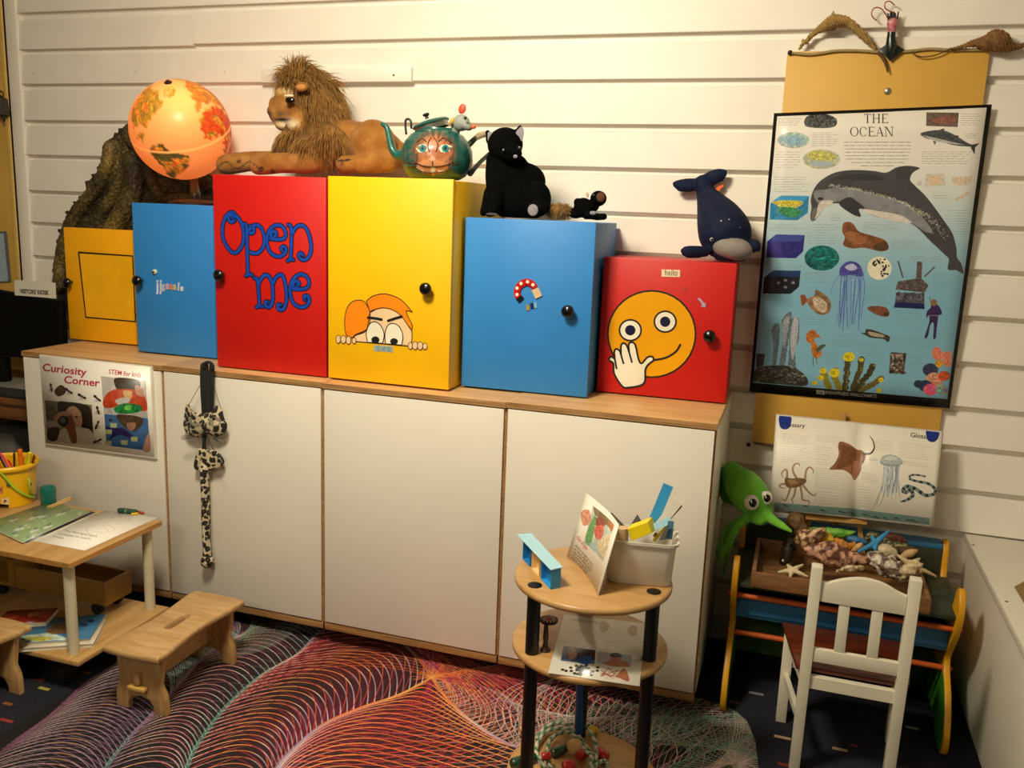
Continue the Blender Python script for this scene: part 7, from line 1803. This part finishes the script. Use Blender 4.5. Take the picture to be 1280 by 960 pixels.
for s_, r, z in lay: rings.append([g.bm.verts.new(p) for p in rrect(TW * s_, TD * s_ * (1 if s_ < 1.01 else 1.02), max(r, .016), tc_, z)])
n = len(rings[0])
for A_, B2 in zip(rings, rings[1:]):
    for j in range(n): g.face((A_[j], A_[(j + 1) % n], B2[(j + 1) % n], B2[j]))
g.face(rings[0][::-1]); g.face(rings[-1])
g.build('body', mat('tub_white', '#ded8cc', .35, .03, 5), tub, smooth=40, recalc=False)
def inb(u, v, z): return tc_ + ux * u + uy * v + Vector((0, 0, z))
def stick(nm, label, X0, Y0, X1, Y1, v0, w, th, m, cat='card strip', side=None, grp=None):
    """flat strip rising out of the tub; X, Y read at its own depth"""
    yy = inb(0, v0, 0).y
    A_, B2 = f(X0, Y0, yy), f(X1, Y1, yy); d = (B2 - A_).normalized(); s = CAMD(A_); w_ = w * mpp(A_) / 4.5714
    e = d.cross(s).normalized() * w_ / 2; nn = e.cross(d).normalized() * th
    g = G(); g.prism([A_ + e, B2 + e, B2 - e, A_ - e], -nn, .0004, 1); return tag(g.build(nm, m, smooth=0, loc=A_), label, cat, grp)
BLC = mat('card_blue', '#3aa0dc', .5, .04); PBL = mat('card_pale_blue', '#a9d8ea', .5, .04); GRC = mat('card_grey', '#5c5f5a', .6, .08)
stick('blue_strip', 'tall bright blue card strip rising from the white tub', 880, 330, 985, 75, .03, 58, .002, BLC)
stick('white_strip', 'white topped wooden strip beside the blue strip in the tub', 905, 340, 1045, 165, .01, 52, .008, mat('strip_white', '#e4dfd0', .5))
stick('brown_strip', 'thin brown wooden strip behind the white topped strip', 900, 370, 1058, 192, .02, 16, .003, mat('strip_edge_brown', '#8a5a24', .6))
stick('pale_blue_strip', 'small pale blue card strip low in front of the white strip', 895, 318, 1000, 275, -.02, 40, .002, PBL)
stick('steel_blue_strip', 'upright steel blue card piece at the right of the tub', 990, 385, 1000, 280, -.025, 34, .002, mat('card_steel', '#5a88a8', .5))
stick('yellow_strip', 'thin yellow strip lying inside the tub at the right', 900, 395, 990, 300, -.01, 20, .002, mat('card_yellow2', '#d8c040', .5))
stick('dark_strip', 'narrow dark grey strip leaning against the back left of the tub', 735, 318, 655, 236, .035, 16, .003, GRC)
yy = inb(0, -.01, 0).y
g = G(); P = [f(765, 310, yy + .02), f(803, 250, yy + .02), f(838, 310, yy + .02)]; g.prism(P, (0, .012, 0)); tag(g.build('grey_triangle', GRC, smooth=0, loc=P[0]), 'dark grey triangular card piece behind the yellow block', 'card shape')
g = G(); P = [f(930, 390, yy - .03), f(985, 300, yy - .03), f(970, 388, yy - .03)]; g.prism(P, (0, .010, 0)); tag(g.build('grey_wedge', GRC, smooth=0, loc=P[0]), 'dark grey wedge shaped piece at the right of the tub', 'card shape')
yb_ = inb(0, -.036, 0).y
P = [f(750, 326, yb_ - .006), f(868, 285, yb_ - .006), f(890, 350, yb_ - .006), f(775, 394, yb_ - .006)]
g = G(); g.prism(P, Vector((.006, .03, .004)), .001, 1); tag(g.build('yellow_block', mat('block_yellow', '#f0d80c', .5, .03), smooth=0, loc=P[3]), 'bright yellow card block in the white tub', 'block')
g = G(); P = f(722, 400, yb_ + .02); Q = f(722, 318, yb_ + .02); g.tube([P, Q], 34 * mpp(P) / 4.5714, 24); t = tag(g.build('cream_tube', mat('tube_cream', '#d8b888', .6, .04), loc=P), 'cream paper tube in the left of the white tub', 'tube')
# folded sign card leaning on the tub
QC = [(515, 120), (702, 302), (583, 706), (404, 484)]
cc_ = Canvas(640, 760, '#efe9dc', QC)
ph = [(540, 190), (664, 300), (600, 506), (486, 400)]
cc_.poly(ph, '#b9c4b8', tex=.15); cc_.poly([(540, 190), (664, 300), (650, 335), (590, 275), (545, 240)], '#7a6a4c', tex=.4); cc_.spl([(620, 270), (660, 300), (650, 338), (628, 310)], '#b8703a', .2); cc_.spl([(485, 230), (520, 214), (524, 280), (490, 300)], '#c98a70', .25); cc_.spl([(545, 258), (590, 258), (606, 290), (580, 308), (545, 296)], '#8a4a38', .3); cc_.spl([(545, 306), (590, 300), (586, 360), (560, 380), (540, 350)], '#c9604c', .25); cc_.spl([(500, 350), (540, 250), (550, 270), (520, 400), (495, 400)], '#6a9a5c', .3); cc_.spl([(560, 390), (620, 350), (640, 380), (610, 480), (570, 450)], '#d8c4a0', .15); cc_.spl([(510, 400), (550, 420), (560, 450), (530, 430)], '#a9c4d0', .15); cc_.ell(562, 408, 5, 5, '#e0b020')
cc_.text('Float Bridges', (452, 372), (494, 440), 18, '#c0445a', .01)
for i in range(5):
    a_ = (444 - i * 5.5, 420 + i * 17); b2 = (526 - i * 5 - (14 if i > 2 else 0), 530 + i * 17 - (18 if i > 2 else 0)); cc_.text(['Build a bridge to carry', 'as much weight as you', 'can with these pieces', 'of card and see how', 'much it will hold.'][i], a_, b2, 12, '#55504a', .012)
yc = -1.0
bc_ = [None] * 4
p3 = atz(620 + 404 / 4.5714, 590 + 484 / 4.5714, zt + .001); p2_ = atz(620 + 583 / 4.5714, 590 + 706 / 4.5714, zt + .001)
def onray(X, Y, ref, lean):
    """point on the ray through X, Y that sits above ref, leaning back"""
    d = ray(620 + X / 4.5714, 590 + Y / 4.5714); y = ref.y + lean; s = (y - CP.y) / d.y; return CP + d * s
p0_ = onray(515, 120, p3, .030); p1_ = onray(702, 302, p2_, .030)
pc_ = [p0_, p1_, p2_, p3]
dsp = thing('picture_card', 'white picture card with a colour photo leaning on the white tub', 'card', (p2_ + p3) / 2)
sheet('card', pc_, printmat('card_print', cc_.image('card_print'), .4), dsp, .0012, 10, 2, lambda u, v: -.012 * math.sin(u * math.pi))
# paper bridge
br = thing('paper_bridge', 'little pale blue paper bridge on folded blue and cream card piers', 'paper model', atz(678, 725, zt))
dk = [f(118, 358, 0)] * 4
zd = zt + .052
dk = [atz(620 + a / 4.5714, 590 + c / 4.5714, zd) for a, c in ((118, 358), (202, 352), (382, 546), (312, 562))]
g = G(); g.prism(dk, (0, 0, .0012)); g.build('deck', PBL, br, smooth=0)
dn = [Vector((p.x, p.y, zt)) for p in dk]
def pier(t0, t1, m):
    L0, L1 = dk[0].lerp(dk[3], t0), dk[0].lerp(dk[3], t1); R0, R1 = dk[1].lerp(dk[2], t0), dk[1].lerp(dk[2], t1)
    a, b2, c, d = L0.lerp(R0, .12), L1.lerp(R1, .12), L0.lerp(R0, .88), L1.lerp(R1, .88)
    g = G(); h = .051; th = .0012
    def wall_(p, q): 
        e = Vector((0, 0, 1)).cross(q - p).normalized() * th; g.prism([Vector((p.x, p.y, zt)), Vector((q.x, q.y, zt)), Vector((q.x, q.y, zt + h)), Vector((p.x, p.y, zt + h))], e)
    mid1, mid2 = a.lerp(b2, .5).lerp(c.lerp(d, .5), .35), None
    wall_(a, c); wall_(b2, d); wall_(a.lerp(c, .5), b2.lerp(d, .5)); g.prism([Vector((a.x, a.y, zt)), Vector((b2.x, b2.y, zt)), Vector((d.x, d.y, zt)), Vector((c.x, c.y, zt))], (0, 0, th))
    wall_(c, d)
    return g.build('pier', m, br, smooth=0)
pier(.16, .38, mat('pier_blue', '#1f7cc0', .5)); pier(.44, .66, mat('pier_cream', '#e8c890', .5)); pier(.72, .98, mat('pier_blue2', '#2c92d4', .5))

# middle tier: print-out and wooden spinner
f4 = ZP(600, 720, 4.0)
zm = ZT[1]
QM = [(420, 192), (828, 236), (798, 550), (340, 484)]
cm = Canvas(720, 560, '#d9d4c8', QM)
cm.text('HAND FLOWERS', (458, 222), (590, 240), 11, '#6a6660', .01)
cm.spl([(598, 235), (620, 228), (644, 250), (630, 276), (602, 278)], '#b08a62', .15); cm.spl([(735, 268), (760, 246), (784, 258), (778, 298), (750, 296)], '#b08a62', .15)
cm.f = lambda p: (p[0], p[1] + (p[0] - 440) * .10)
cm.para(442, 262, 720, 290, 3, '#98938a', 2.4); cm.para(425, 300, 715, 350, 6, '#8a867e', 2.4); cm.para(640, 232 - 0, 745, 262, 3, '#a5a096', 2.2)
cm.f = lambda p: p
cm.poly([(416, 350), (576, 370), (570, 440), (402, 424)], '#4a5a78', tex=.3); cm.spl([(450, 360), (470, 360), (480, 400), (450, 420), (440, 390)], '#a98474', .2); cm.poly([(490, 362), (576, 370), (572, 420), (480, 420)], '#2c2a34', tex=.3); cm.spl([(490, 410), (550, 400), (545, 438), (495, 436)], '#2a58a0', .2)
cm.poly([(586, 376), (762, 396), (752, 456), (580, 436)], '#aeaab0', tex=.08); cm.spl([(650, 390), (675, 384), (705, 396), (700, 430), (660, 425)], '#a9745c', .12); cm.spl([(650, 392), (675, 382), (706, 394), (700, 406), (660, 402)], '#3a2a24', .2); cm.spl([(612, 438), (650, 422), (720, 424), (745, 452), (680, 452)], '#b87a5c', .12)
for i in range(60): cm.ell(random.gauss(515, 34), random.gauss(470, 12), 9, 6, random.choice(['#23241f', '#34352c', '#1a1a18']))
cm.spl([(600, 470), (640, 458), (690, 470), (740, 500), (744, 524), (700, 510), (640, 516), (606, 500)], '#d2c4b4', .1); cm.line([(602, 470), (650, 505), (690, 470), (600, 500), (640, 460), (690, 505), (604, 486)], 6, '#8a3a24'); cm.spl([(680, 500), (715, 462), (735, 480), (744, 526), (700, 512)], '#a9684a', .15)
P = [atz(600 + a / 4, 720 + c / 4, zm + .0012) for a, c in QM]
cpt = sum(P, Vector()) / 4
tag(sheet('printed_sheet', P, printmat('sheet_print', cm.image('sheet_print'), .3, .3), None, .0008, loc=cpt), 'laminated sheet with photos of hands on the middle tier of the round table', 'paper')
pz = atz(600 + 345 / 4, 720 + 352 / 4, zm); pd = Vector((0, 0, 0))
pt = atz(600 + 345 / 4, 720 + 214 / 4, zm + .085); 
sp = thing('spinning_toy', 'red white and black patterned wooden disc toy behind the left post', 'toy', (pt.x, pt.y, zm))
k = mpp(pt) / 4
WD2 = mat('toy_dark_wood', '#3a2414', .4, .2, 20)
g = G(); g.lathe([(26 * k, 0), (28 * k, 6 * k), (16 * k, 20 * k), (11 * k, 50 * k), (15 * k, 75 * k), (9 * k, .0775)], (pt.x - .006, pt.y, zm), n=20); g.build('stem', WD2, sp, smooth=50)
hz_ = zm + .080
g = G(); g.lathe([(44 * k, 0), (46 * k, .003), (45 * k, .006), (0, .0065)], (pt.x, pt.y, hz_ - .002), n=36, cap=True); hd = g.build('disc', mat('disc_black', '#16110f', .35), sp, smooth=50)
g = G(); c = Vector((pt.x, pt.y, hz_ + .0052))
for i in range(12):
    a = 2 * math.pi * i / 12; q = lambda r, b2: c + Vector((r * k * math.cos(a + b2), r * k * math.sin(a + b2), 0)); g.flat([q(15, -.07), q(30, -.10), q(43, 0), q(30, .10), q(15, .07)])
g.build('white_rays', WHT, hd, smooth=0)
g = G(); g.lathe([(16 * k, 0), (14 * k, .0012), (0, .0014)], c, n=20, cap=False); g.build('red_hub', mat('hub_red', '#b01c1c', .35), hd)
g = G(); g.lathe([(45.5 * k, .0), (43 * k, .0006)], c - Vector((0, 0, .0003)), n=36, cap=False); g.build('red_rim', mat('hub_red', '#b01c1c'), hd)

# bottom tier: skipping rope, wooden ball, blue tube
zb = ZT[0]; f5 = ZP(630, 880, 6.4)
def q5(X, Y, z): return atz(630 + X / 6.4, 880 + Y / 6.4, z)
kz5 = mpp(q5(500, 300, zb)) / 6.4
rp_ = thing('skipping_rope', 'coiled green and white skipping rope with green wooden handles on the bottom tier', 'skipping rope', q5(500, 420, zb))
pts = []
LO = [[(262, 280), (330, 190), (430, 152), (520, 170), (600, 260), (680, 370), (735, 440), (730, 540), (620, 610), (450, 600), (330, 520), (262, 400)], [(275, 300), (350, 215), (450, 195), (560, 210), (660, 190), (720, 280), (745, 380), (720, 480), (640, 560), (500, 580), (370, 500), (345, 400)], [(345, 370), (370, 290), (440, 235), (530, 230), (600, 300), (650, 370), (700, 420), (690, 500), (600, 560), (480, 600), (360, 540), (285, 430)]]
hh = 0
for li, L in enumerate(LO):
    for i, (X, Y) in enumerate(L): pts.append(tuple(q5(X, Y, zb + .008 + .007 * li + (.004 if i % 3 == 0 else 0))))
pp = [Vector(p) for p in bez(pts, 260)]
g = G(); g.tube(pp, .0055, 10)
cl = g.bm.verts.layers.float_color.new('Col')
for i, v in enumerate(g.bm.verts):
    r_, j = divmod(i, 10); kq = (r_ * 1.25 + j * .6) % 6.0; v[cl] = lin('#2f7a55') if kq < 2.6 else lin('#d6d2c2')
g.build('cord', vcmat('rope_green', .8, bump=.5, bscale=350), rp_, smooth=True)
pp2 = [Vector(p) for p in bez([tuple(q5(*a)) for a in [(640, 560, zb + .03), (720, 500, zb + .03), (800, 450, zb + .012), (830, 500, zb + .007), (800, 560, zb + .007)]], 50)]
g = G(); g.tube(pp2, .0055, 10); cl = g.bm.verts.layers.float_color.new('Col')
for i, v in enumerate(g.bm.verts):
    r_, j = divmod(i, 10); kq = (r_ * 1.25 + j * .6) % 6.0; v[cl] = lin('#2f7a55') if kq < 2.6 else lin('#d6d2c2')
g.build('cord', MATS['rope_green'], rp_, smooth=True)
GRH = mat('handle_green', '#12402a', .3, .1, coat=.4); RDH = mat('handle_red', '#b31a18', .3, .08, coat=.4); NAT = mat('ball_natural', '#d0a56a', .35, .06, coat=.3)
def hndl(nm, a, b2, r, m, z):
    A_, B2 = q5(a[0], a[1], z), q5(b2[0], b2[1], z); d = B2 - A_; g = G(); L = d.length
    g.lathe([(r * .8, 0), (r, .004), (r, L * .5), (r * .92, L - .004), (r * .7, L)], A_, d, 18); return g.build(nm, m, rp_, smooth=50)
hndl('handle', (60, 480), (250, 420), .014, GRH, zb + .0145); hndl('handle', (385, 395), (500, 350), .0125, GRH, zb + .0145)
hndl('red_end', (300, 420), (372, 416), .011, RDH, zb + .035); hndl('red_end', (590, 420), (660, 385), .0125, RDH, zb + .014); hndl('red_end', (752, 375), (825, 430), .0135, RDH, zb + .014); hndl('red_end', (470, 495), (565, 480), .013, RDH, zb + .034)
g = G(); c = q5(560, 400, zb); g.ell((c.x, c.y, zb + 64 * kz5), 62 * kz5, nu=28, nv=18); tag(g.build('wooden_ball', NAT, smooth=True, loc=(c.x, c.y, zb)), 'plain wooden ball inside the coiled skipping rope', 'ball')
c = q5(705, 215, zb + .01); g = G(); g.ell((c.x, c.y, zb + 36 * kz5), 36 * kz5, nu=20, nv=14); g.ell((c.x + .008, c.y + .01, zb + 27 * kz5), 27 * kz5); tag(g.build('yellow_ball', mat('ball_yellow', '#c9a812', .4), smooth=True, loc=(c.x, c.y, zb)), 'small yellow knob beside the black rear post on the bottom tier', 'ball')
c = q5(600, 235, zb); tp2 = at(725.5, 862, c.y + .03)
g = G(); A_ = q5(600, 235, zb + .010); B2 = at(725.5, 850, A_.y); B2 = A_ + (B2 - A_) * 2.6; g.tube([A_, B2], 34 * kz5, 20); tag(g.build('blue_tube', mat('tube_blue', '#14508e', .4, .06), loc=A_), 'blue cardboard tube standing on the bottom tier beside the rear post', 'tube')

# ================================================================ the rug with its string pattern
RX0, RX1, RY0, RY1 = -.52, 1.47, -2.35, -.445
RS_ = 900   # print pixels per metre
W5, H5 = int((RX1 - RX0) * RS_), int((RY1 - RY0) * RS_)
acc = np.zeros((H5, W5, 3), np.float32); acc[:] = np.array([15, 11, 14]) / 255
def w2r(p): return np.array([(p[0] - RX0) * RS_, (RY1 - p[1]) * RS_])
def fpt(x, y): p = atz(x, y, 0); return np.array([p.x, p.y])
yy5, xx5 = np.mgrid[0:H5, 0:W5]; wx = RX0 + xx5 / RS_; wy = RY1 - yy5 / RS_
NODE = fpt(540, 847)
def glow(c, r, col, amt, ang=0, sx=1.0):
    dx, dy = wx - c[0], wy - c[1]; u = dx * math.cos(ang) + dy * math.sin(ang); v = -dx * math.sin(ang) + dy * math.cos(ang)
    k = (np.exp(-((u / (r * sx)) ** 2 + (v / r) ** 2)) * amt)[..., None]; acc[:] = acc * (1 - k) + np.array(col, np.float32) / 255 * k
glow(fpt(455, 830), .15, (120, 18, 26), .6, .6, 1.6); glow(fpt(600, 880), .14, (100, 18, 36), .5); glow(fpt(420, 905), .16, (140, 16, 56), .65, .8, 1.5); glow(fpt(330, 800), .14, (90, 14, 46), .45); glow(fpt(240, 860), .16, (60, 12, 36), .35); glow(fpt(640, 860), .13, (90, 16, 46), .5); glow(fpt(500, 950), .2, (90, 22, 20), .4)
def stroke(P, cols, w=2.2, al=.9):
    """splat a polyline of world points with per-point colour"""
    P = np.array([w2r(p) for p in P]); seg = np.hypot(*np.diff(P, axis=0).T); s = np.r_[0, np.cumsum(seg)]
    n = int(s[-1] / .7) + 2; t = np.linspace(0, s[-1], n)
    X = np.interp(t, s, P[:, 0]); Y = np.interp(t, s, P[:, 1])
    C_ = np.stack([np.interp(t, s, cols[:, k]) for k in range(3)], 1)
    r = int(math.ceil(w / 2))
    for dx in range(-r, r + 1):
        for dy in range(-r, r + 1):
            ix = np.round(X + dx * .8).astype(int); iy = np.round(Y + dy * .8).astype(int)
            d = np.hypot(ix - X, iy - Y); k = np.clip(w / 2 + .5 - d, 0, 1) * al
            ok = (ix >= 0) & (iy >= 0) & (ix < W5) & (iy < H5) & (k > 0)
            ix, iy, kk_ = ix[ok], iy[ok], k[ok][:, None]
            acc[iy, ix] = np.maximum(acc[iy, ix] * (1 - kk_) + C_[ok] * kk_, acc[iy, ix] * .55)
PAL = {'o': (238, 120, 48), 'r': (212, 40, 56), 'm': (176, 40, 96), 'w': (214, 196, 190), 't': (110, 170, 160), 'l': (160, 130, 176), 'p': (226, 150, 140), 'y': (236, 170, 90), 'd': (70, 26, 50), 'g': (130, 160, 140), 'q': (150, 90, 130)}
def pc(s): return np.array([PAL[c] for c in s], np.float32) / 255
def curve(pts, n=60): return np.array(bez(pts, n))
def fan(A, B, n, bulge, colsA, w=2.2, skew=0.0, al=.9, rev=False, jit=0.0):
    """arcs strung between two seams A and B, bulging sideways"""
    A = np.array(A); B = np.array(B)
    for i in range(n):
        u = (i + .5) / n; v = min(1, max(0, u + skew)); v = 1 - v if rev else v
        a = A[int(u * (len(A) - 1))]; b_ = B[int(v * (len(B) - 1))]; d = b_ - a; L = np.hypot(*d)
        if L < 1e-4: continue
        nn = np.array([-d[1], d[0]]) / L; m_ = (a + b_) / 2 + nn * L * bulge
        t = np.linspace(0, 1, 28)[:, None]; P = (1 - t) ** 2 * a + 2 * t * (1 - t) * (2 * m_ - (a + b_) / 2) + t * t * b_
        base_c = pc(colsA); q = np.linspace(0, len(base_c) - 1, 28); C_ = np.stack([np.interp(q, np.arange(len(base_c)), base_c[:, k]) for k in range(3)], 1)
        stroke(P, C_ * random.uniform(.8, 1.08), w, al)
N_ = tuple(NODE)
F_ = lambda *L: curve([tuple(fpt(*p)) if p else N_ for p in L], 120)
sLL = F_(None, (500, 868), (450, 885), (405, 905), (368, 935), (345, 962), (325, 1010), (318, 1080))
sLR = F_(None, (560, 875), (590, 902), (640, 932), (700, 948), (780, 990), (860, 1060))
sUL = F_(None, (527, 828), (512, 812), (495, 797), (470, 786))
sR = F_(None, (580, 838), (620, 832), (680, 822), (760, 812))
s2 = F_((400, 788), (372, 818), (330, 842), (290, 876), (262, 910), (240, 945), (225, 990), (215, 1050))
s3 = F_((300, 795), (262, 815), (230, 850), (190, 893), (160, 925), (130, 965), (100, 1030))
s4 = F_((160, 812), (110, 850), (60, 895), (5, 935), (-60, 990))
dn_ = F_(None, (545, 900), (548, 960), (550, 1060), (552, 1200))
# left big petal: loops that open towards the knot
fan(sUL, sLL, 26, .62, 'oyoro', 2.9); fan(sUL, sLL, 22, .95, 'rowpr', 2.6); fan(s2, sLL, 40, .40, 'wpyowlw', 3.0); fan(s2, sLL, 26, .62, 'rodor', 2.0, .0, .8)
fan(s2, sLL, 26, .22, 'dmrmd', 1.6, .12, .7); fan(sUL, sLL, 22, .34, 'dmrmd', 1.6, .14, .7); fan(sUL, s2[::-1][60:], 20, -.25, 'oorp', 2.2, al=.7)
# second and third petals
fan(s3, s2, 44, .40, 'lwpwt', 2.7); fan(s3, s2, 22, .20, 'dqmmd', 1.6, .14, .7); fan(s3, s2, 22, .30, 'qyoqt', 1.8, -.12, .6)
fan(s4, s3, 40, .34, 'qwwywlt', 2.3); fan(s4, s3, 44, .10, 'qqllq', 1.6, .14, .7); fan(s4, s3, 44, .2, 'qwlqq', 1.6, -.14, .7)
# lower petal: nested arches under the knot
def arches(A, B, C, n, cols, w, al=.9, k0=.0, k1=.96, pw=.5, skew=0.0):
    """nested arches between seams A and B round the axis C, crowns near the knot"""
    U = np.linspace(0, 1, 40)
    for i in range(n):
        k = k0 + (k1 - k0) * (i + .5) / n; u0 = .02 + .62 * k; us = u0 + (1 - u0) * U ** 1.6
        pt = lambda S, u: S[np.minimum((u * (len(S) - 1)).astype(int), len(S) - 1)]
        lat = ((us - u0) / (1 - u0)) ** pw * (1 - k * .88)
        c = pt(C, us); L = c + (pt(A, us) - c) * np.clip(lat * (1 + skew), 0, 1)[:, None]; R_ = c + (pt(B, us) - c) * np.clip(lat * (1 - skew), 0, 1)[:, None]
        P = np.r_[L[::-1], R_[1:]]; bc = pc(cols); q = np.linspace(0, len(bc) - 1, len(P)); stroke(P, np.stack([np.interp(q, np.arange(len(bc)), bc[:, z]) for z in range(3)], 1) * random.uniform(.85, 1.08), w, al)
def crowns(S1, S2, n, step, cols, w, al, sk, fall, off=0.0):
    """nested crowns under the knot whose flanks run out along the two seams"""
    ny = NODE[1]; t = np.linspace(0, 1, 90) ** 1.7 * 1.1
    x1 = lambda y: np.interp(ny - y, ny - S1[:, 1], S1[:, 0]); x2 = lambda y: np.interp(ny - y, ny - S2[:, 1], S2[:, 0])
    for i in range(n):
        a = .012 + step * (i + off); y = ny - a - t; k = np.sqrt(1 - np.exp(-fall * t / (a + .03)))
        xc = NODE[0] + sk * a; L = np.c_[xc + (x1(y) - xc) * k, y]; R_ = np.c_[xc + (x2(y) - xc) * k, y]
        P = np.r_[L[::-1], R_[1:]]; bc = pc(cols); q = np.abs(np.linspace(-1, 1, len(P))); q = q ** 1.0 * (len(bc) - 1); stroke(P, np.stack([np.interp(q, np.arange(len(bc)), bc[:, z]) for z in range(3)], 1) * random.uniform(.85, 1.08), w, al)
crowns(sLL, sLR, 16, .042, 'rdmmql', 1.6, .6, .45, 1.2, .4); crowns(sLL, sLR, 16, .042, 'rdmmql', 1.6, .6, -.4, 1.2, .2); crowns(sLL, sLR, 26, .027, 'oypwwllt', 3.2, .95, .03, 3.2)

# right petal
fan(sR, sLR, 42, .55, 'orrppw', 2.6); fan(sR, sLR, 36, .85, 'pqmqg', 2.0, al=.8); fan(sR, sLR, 34, .3, 'orrro', 1.8, .10, .7)
fan(sUL, sR, 26, .45, 'dmqmd', 1.7, al=.75); fan(sUL, sR, 20, .8, 'qldq', 1.6, al=.6)
far = F_((700, 842), (780, 852), (860, 868), (915, 888), (945, 920), (958, 960), (962, 1010))
s5 = F_((760, 990), (830, 960), (900, 935), (945, 915)); s6 = F_((640, 932), (720, 930), (820, 925), (900, 905), (935, 890))
fan(s6, far, 36, .3, 'pwwwg', 2.3); fan(s6, far, 34, -.15, 'dgwwg', 2.0, .16, .8); fan(s6, far, 34, .1, 'gwgww', 2.0, -.16, .8)
fan(s6, s5[::-1], 44, .25, 'pggtg', 1.9); fan(sLR, s6, 30, .3, 'pqwgt', 2.1); fan(s5, far[60:], 30, -.2, 'twwwg', 2.4); fan(s5, far[50:], 32, .25, 'wgtgw', 1.8, .1)
# netted border along the cabinet
b1 = F_((300, 762), (420, 775), (520, 796), (640, 830), (740, 845)); b2 = F_((300, 792), (400, 790), (480, 792), (560, 812), (680, 826))
fan(b1, b2, 70, .2, 'gtwqt', 1.7, .07); fan(b1, b2, 70, -.2, 'tgdqq', 1.5, -.07, .8); fan(F_((300, 765), (330, 768), (380, 774)), s3[:30], 34, .2, 'tggw', 1.8); fan(F_((290, 770), (260, 790), (200, 800), (150, 815)), s3[:50], 40, .15, 'wlwtw', 1.8, .12); fan(F_((290, 770), (260, 790), (200, 800), (150, 815)), s3[:50], 40, -.15, 'qwtgw', 1.5, -.12, .8)
for s_, cl_, w in ((sLL, 'yyolltt', 4.0), (sLR, 'yowlltt', 3.6), (sUL, 'yowtt', 3.4), (sR, 'yowwl', 3.2), (s2, 'lwttttg', 3.4), (s3, 'wllltt', 3.4), (s5, 'tgtg', 3), (s6, 'wwgt', 2.4), (far, 'qggwg', 2.4)):
    c_ = pc(cl_); q = np.linspace(0, len(c_) - 1, len(s_)); C_ = np.stack([np.interp(q, np.arange(len(c_)), c_[:, k]) for k in range(3)], 1)
    for o_ in (-4, -1, 3): stroke(s_ + np.array([o_ / RS_, o_ / RS_ * .6]), C_, w * .62, .55)
for i in range(46):   # the bright knot where the seams meet
    a = random.uniform(0, 6.28); L = random.uniform(.02, .07); stroke([NODE, NODE + np.array([math.cos(a), math.sin(a)]) * L], pc('yo'), 2, .6)
im = bpy.data.images.new('rug_print', W5, H5); px = np.ones((H5, W5, 4), np.float32); px[..., :3] = np.clip(acc[::-1], 0, 1); im.pixels.foreach_set(px.ravel()); im.update(); im.pack()
m, nt, b = new_mat('rug_print')
t_ = nd(nt, 'ShaderNodeTexImage'); t_.image = im; uv = nd(nt, 'ShaderNodeUVMap'); nt.links.new(uv.outputs['UV'], t_.inputs['Vector']); nt.links.new(t_.outputs['Color'], b.inputs['Base Color']); b.inputs['Roughness'].default_value = .85
nz = nd(nt, 'ShaderNodeTexNoise'); nz.inputs['Scale'].default_value = 400; tc = nd(nt, 'ShaderNodeTexCoord'); nt.links.new(tc.outputs['Object'], nz.inputs['Vector']); bp = nd(nt, 'ShaderNodeBump'); bp.inputs['Strength'].default_value = .25; bp.inputs['Distance'].default_value = .003; nt.links.new(nz.outputs['Fac'], bp.inputs['Height']); nt.links.new(bp.outputs['Normal'], b.inputs['Normal'])
# outline: square at the back left, rounded scallop at the right
RUGP = [(RX0 + .0, RY0), (RX0 + .0, RY1), (1.28, RY1), (1.38, RY1 - .02), (1.425, RY1 - .075), (1.455, RY1 - .17), (RX1, RY1 - .3), (RX1, RY0)]
bm = bmesh.new(); uvl = bm.loops.layers.uv.new('UVMap'); T_ = .0018
top_ = [bm.verts.new((x, y, T_)) for x, y in RUGP]; bot = [bm.verts.new((x, y, .0002)) for x, y in RUGP]
ft_ = bm.faces.new(top_); ft_.normal_update()
if ft_.normal.z < 0: ft_.normal_flip()
for i in range(len(RUGP)): bm.faces.new((top_[i], bot[i], bot[(i + 1) % len(RUGP)], top_[(i + 1) % len(RUGP)]))
bm.faces.new(bot[::-1])
for f_ in bm.faces:
    for l in f_.loops: l[uvl].uv = ((l.vert.co.x - RX0) / (RX1 - RX0), (l.vert.co.y - RY0) / (RY1 - RY0))
bmesh.ops.translate(bm, verts=bm.verts, vec=(-.46, 1.4, 0))
me = bpy.data.meshes.new('rug'); bm.to_mesh(me); bm.free()
tag(link('rug', me, m, None, (.46, -1.4, 0)), 'black rug printed with glowing red, orange and teal string curves', 'rug')
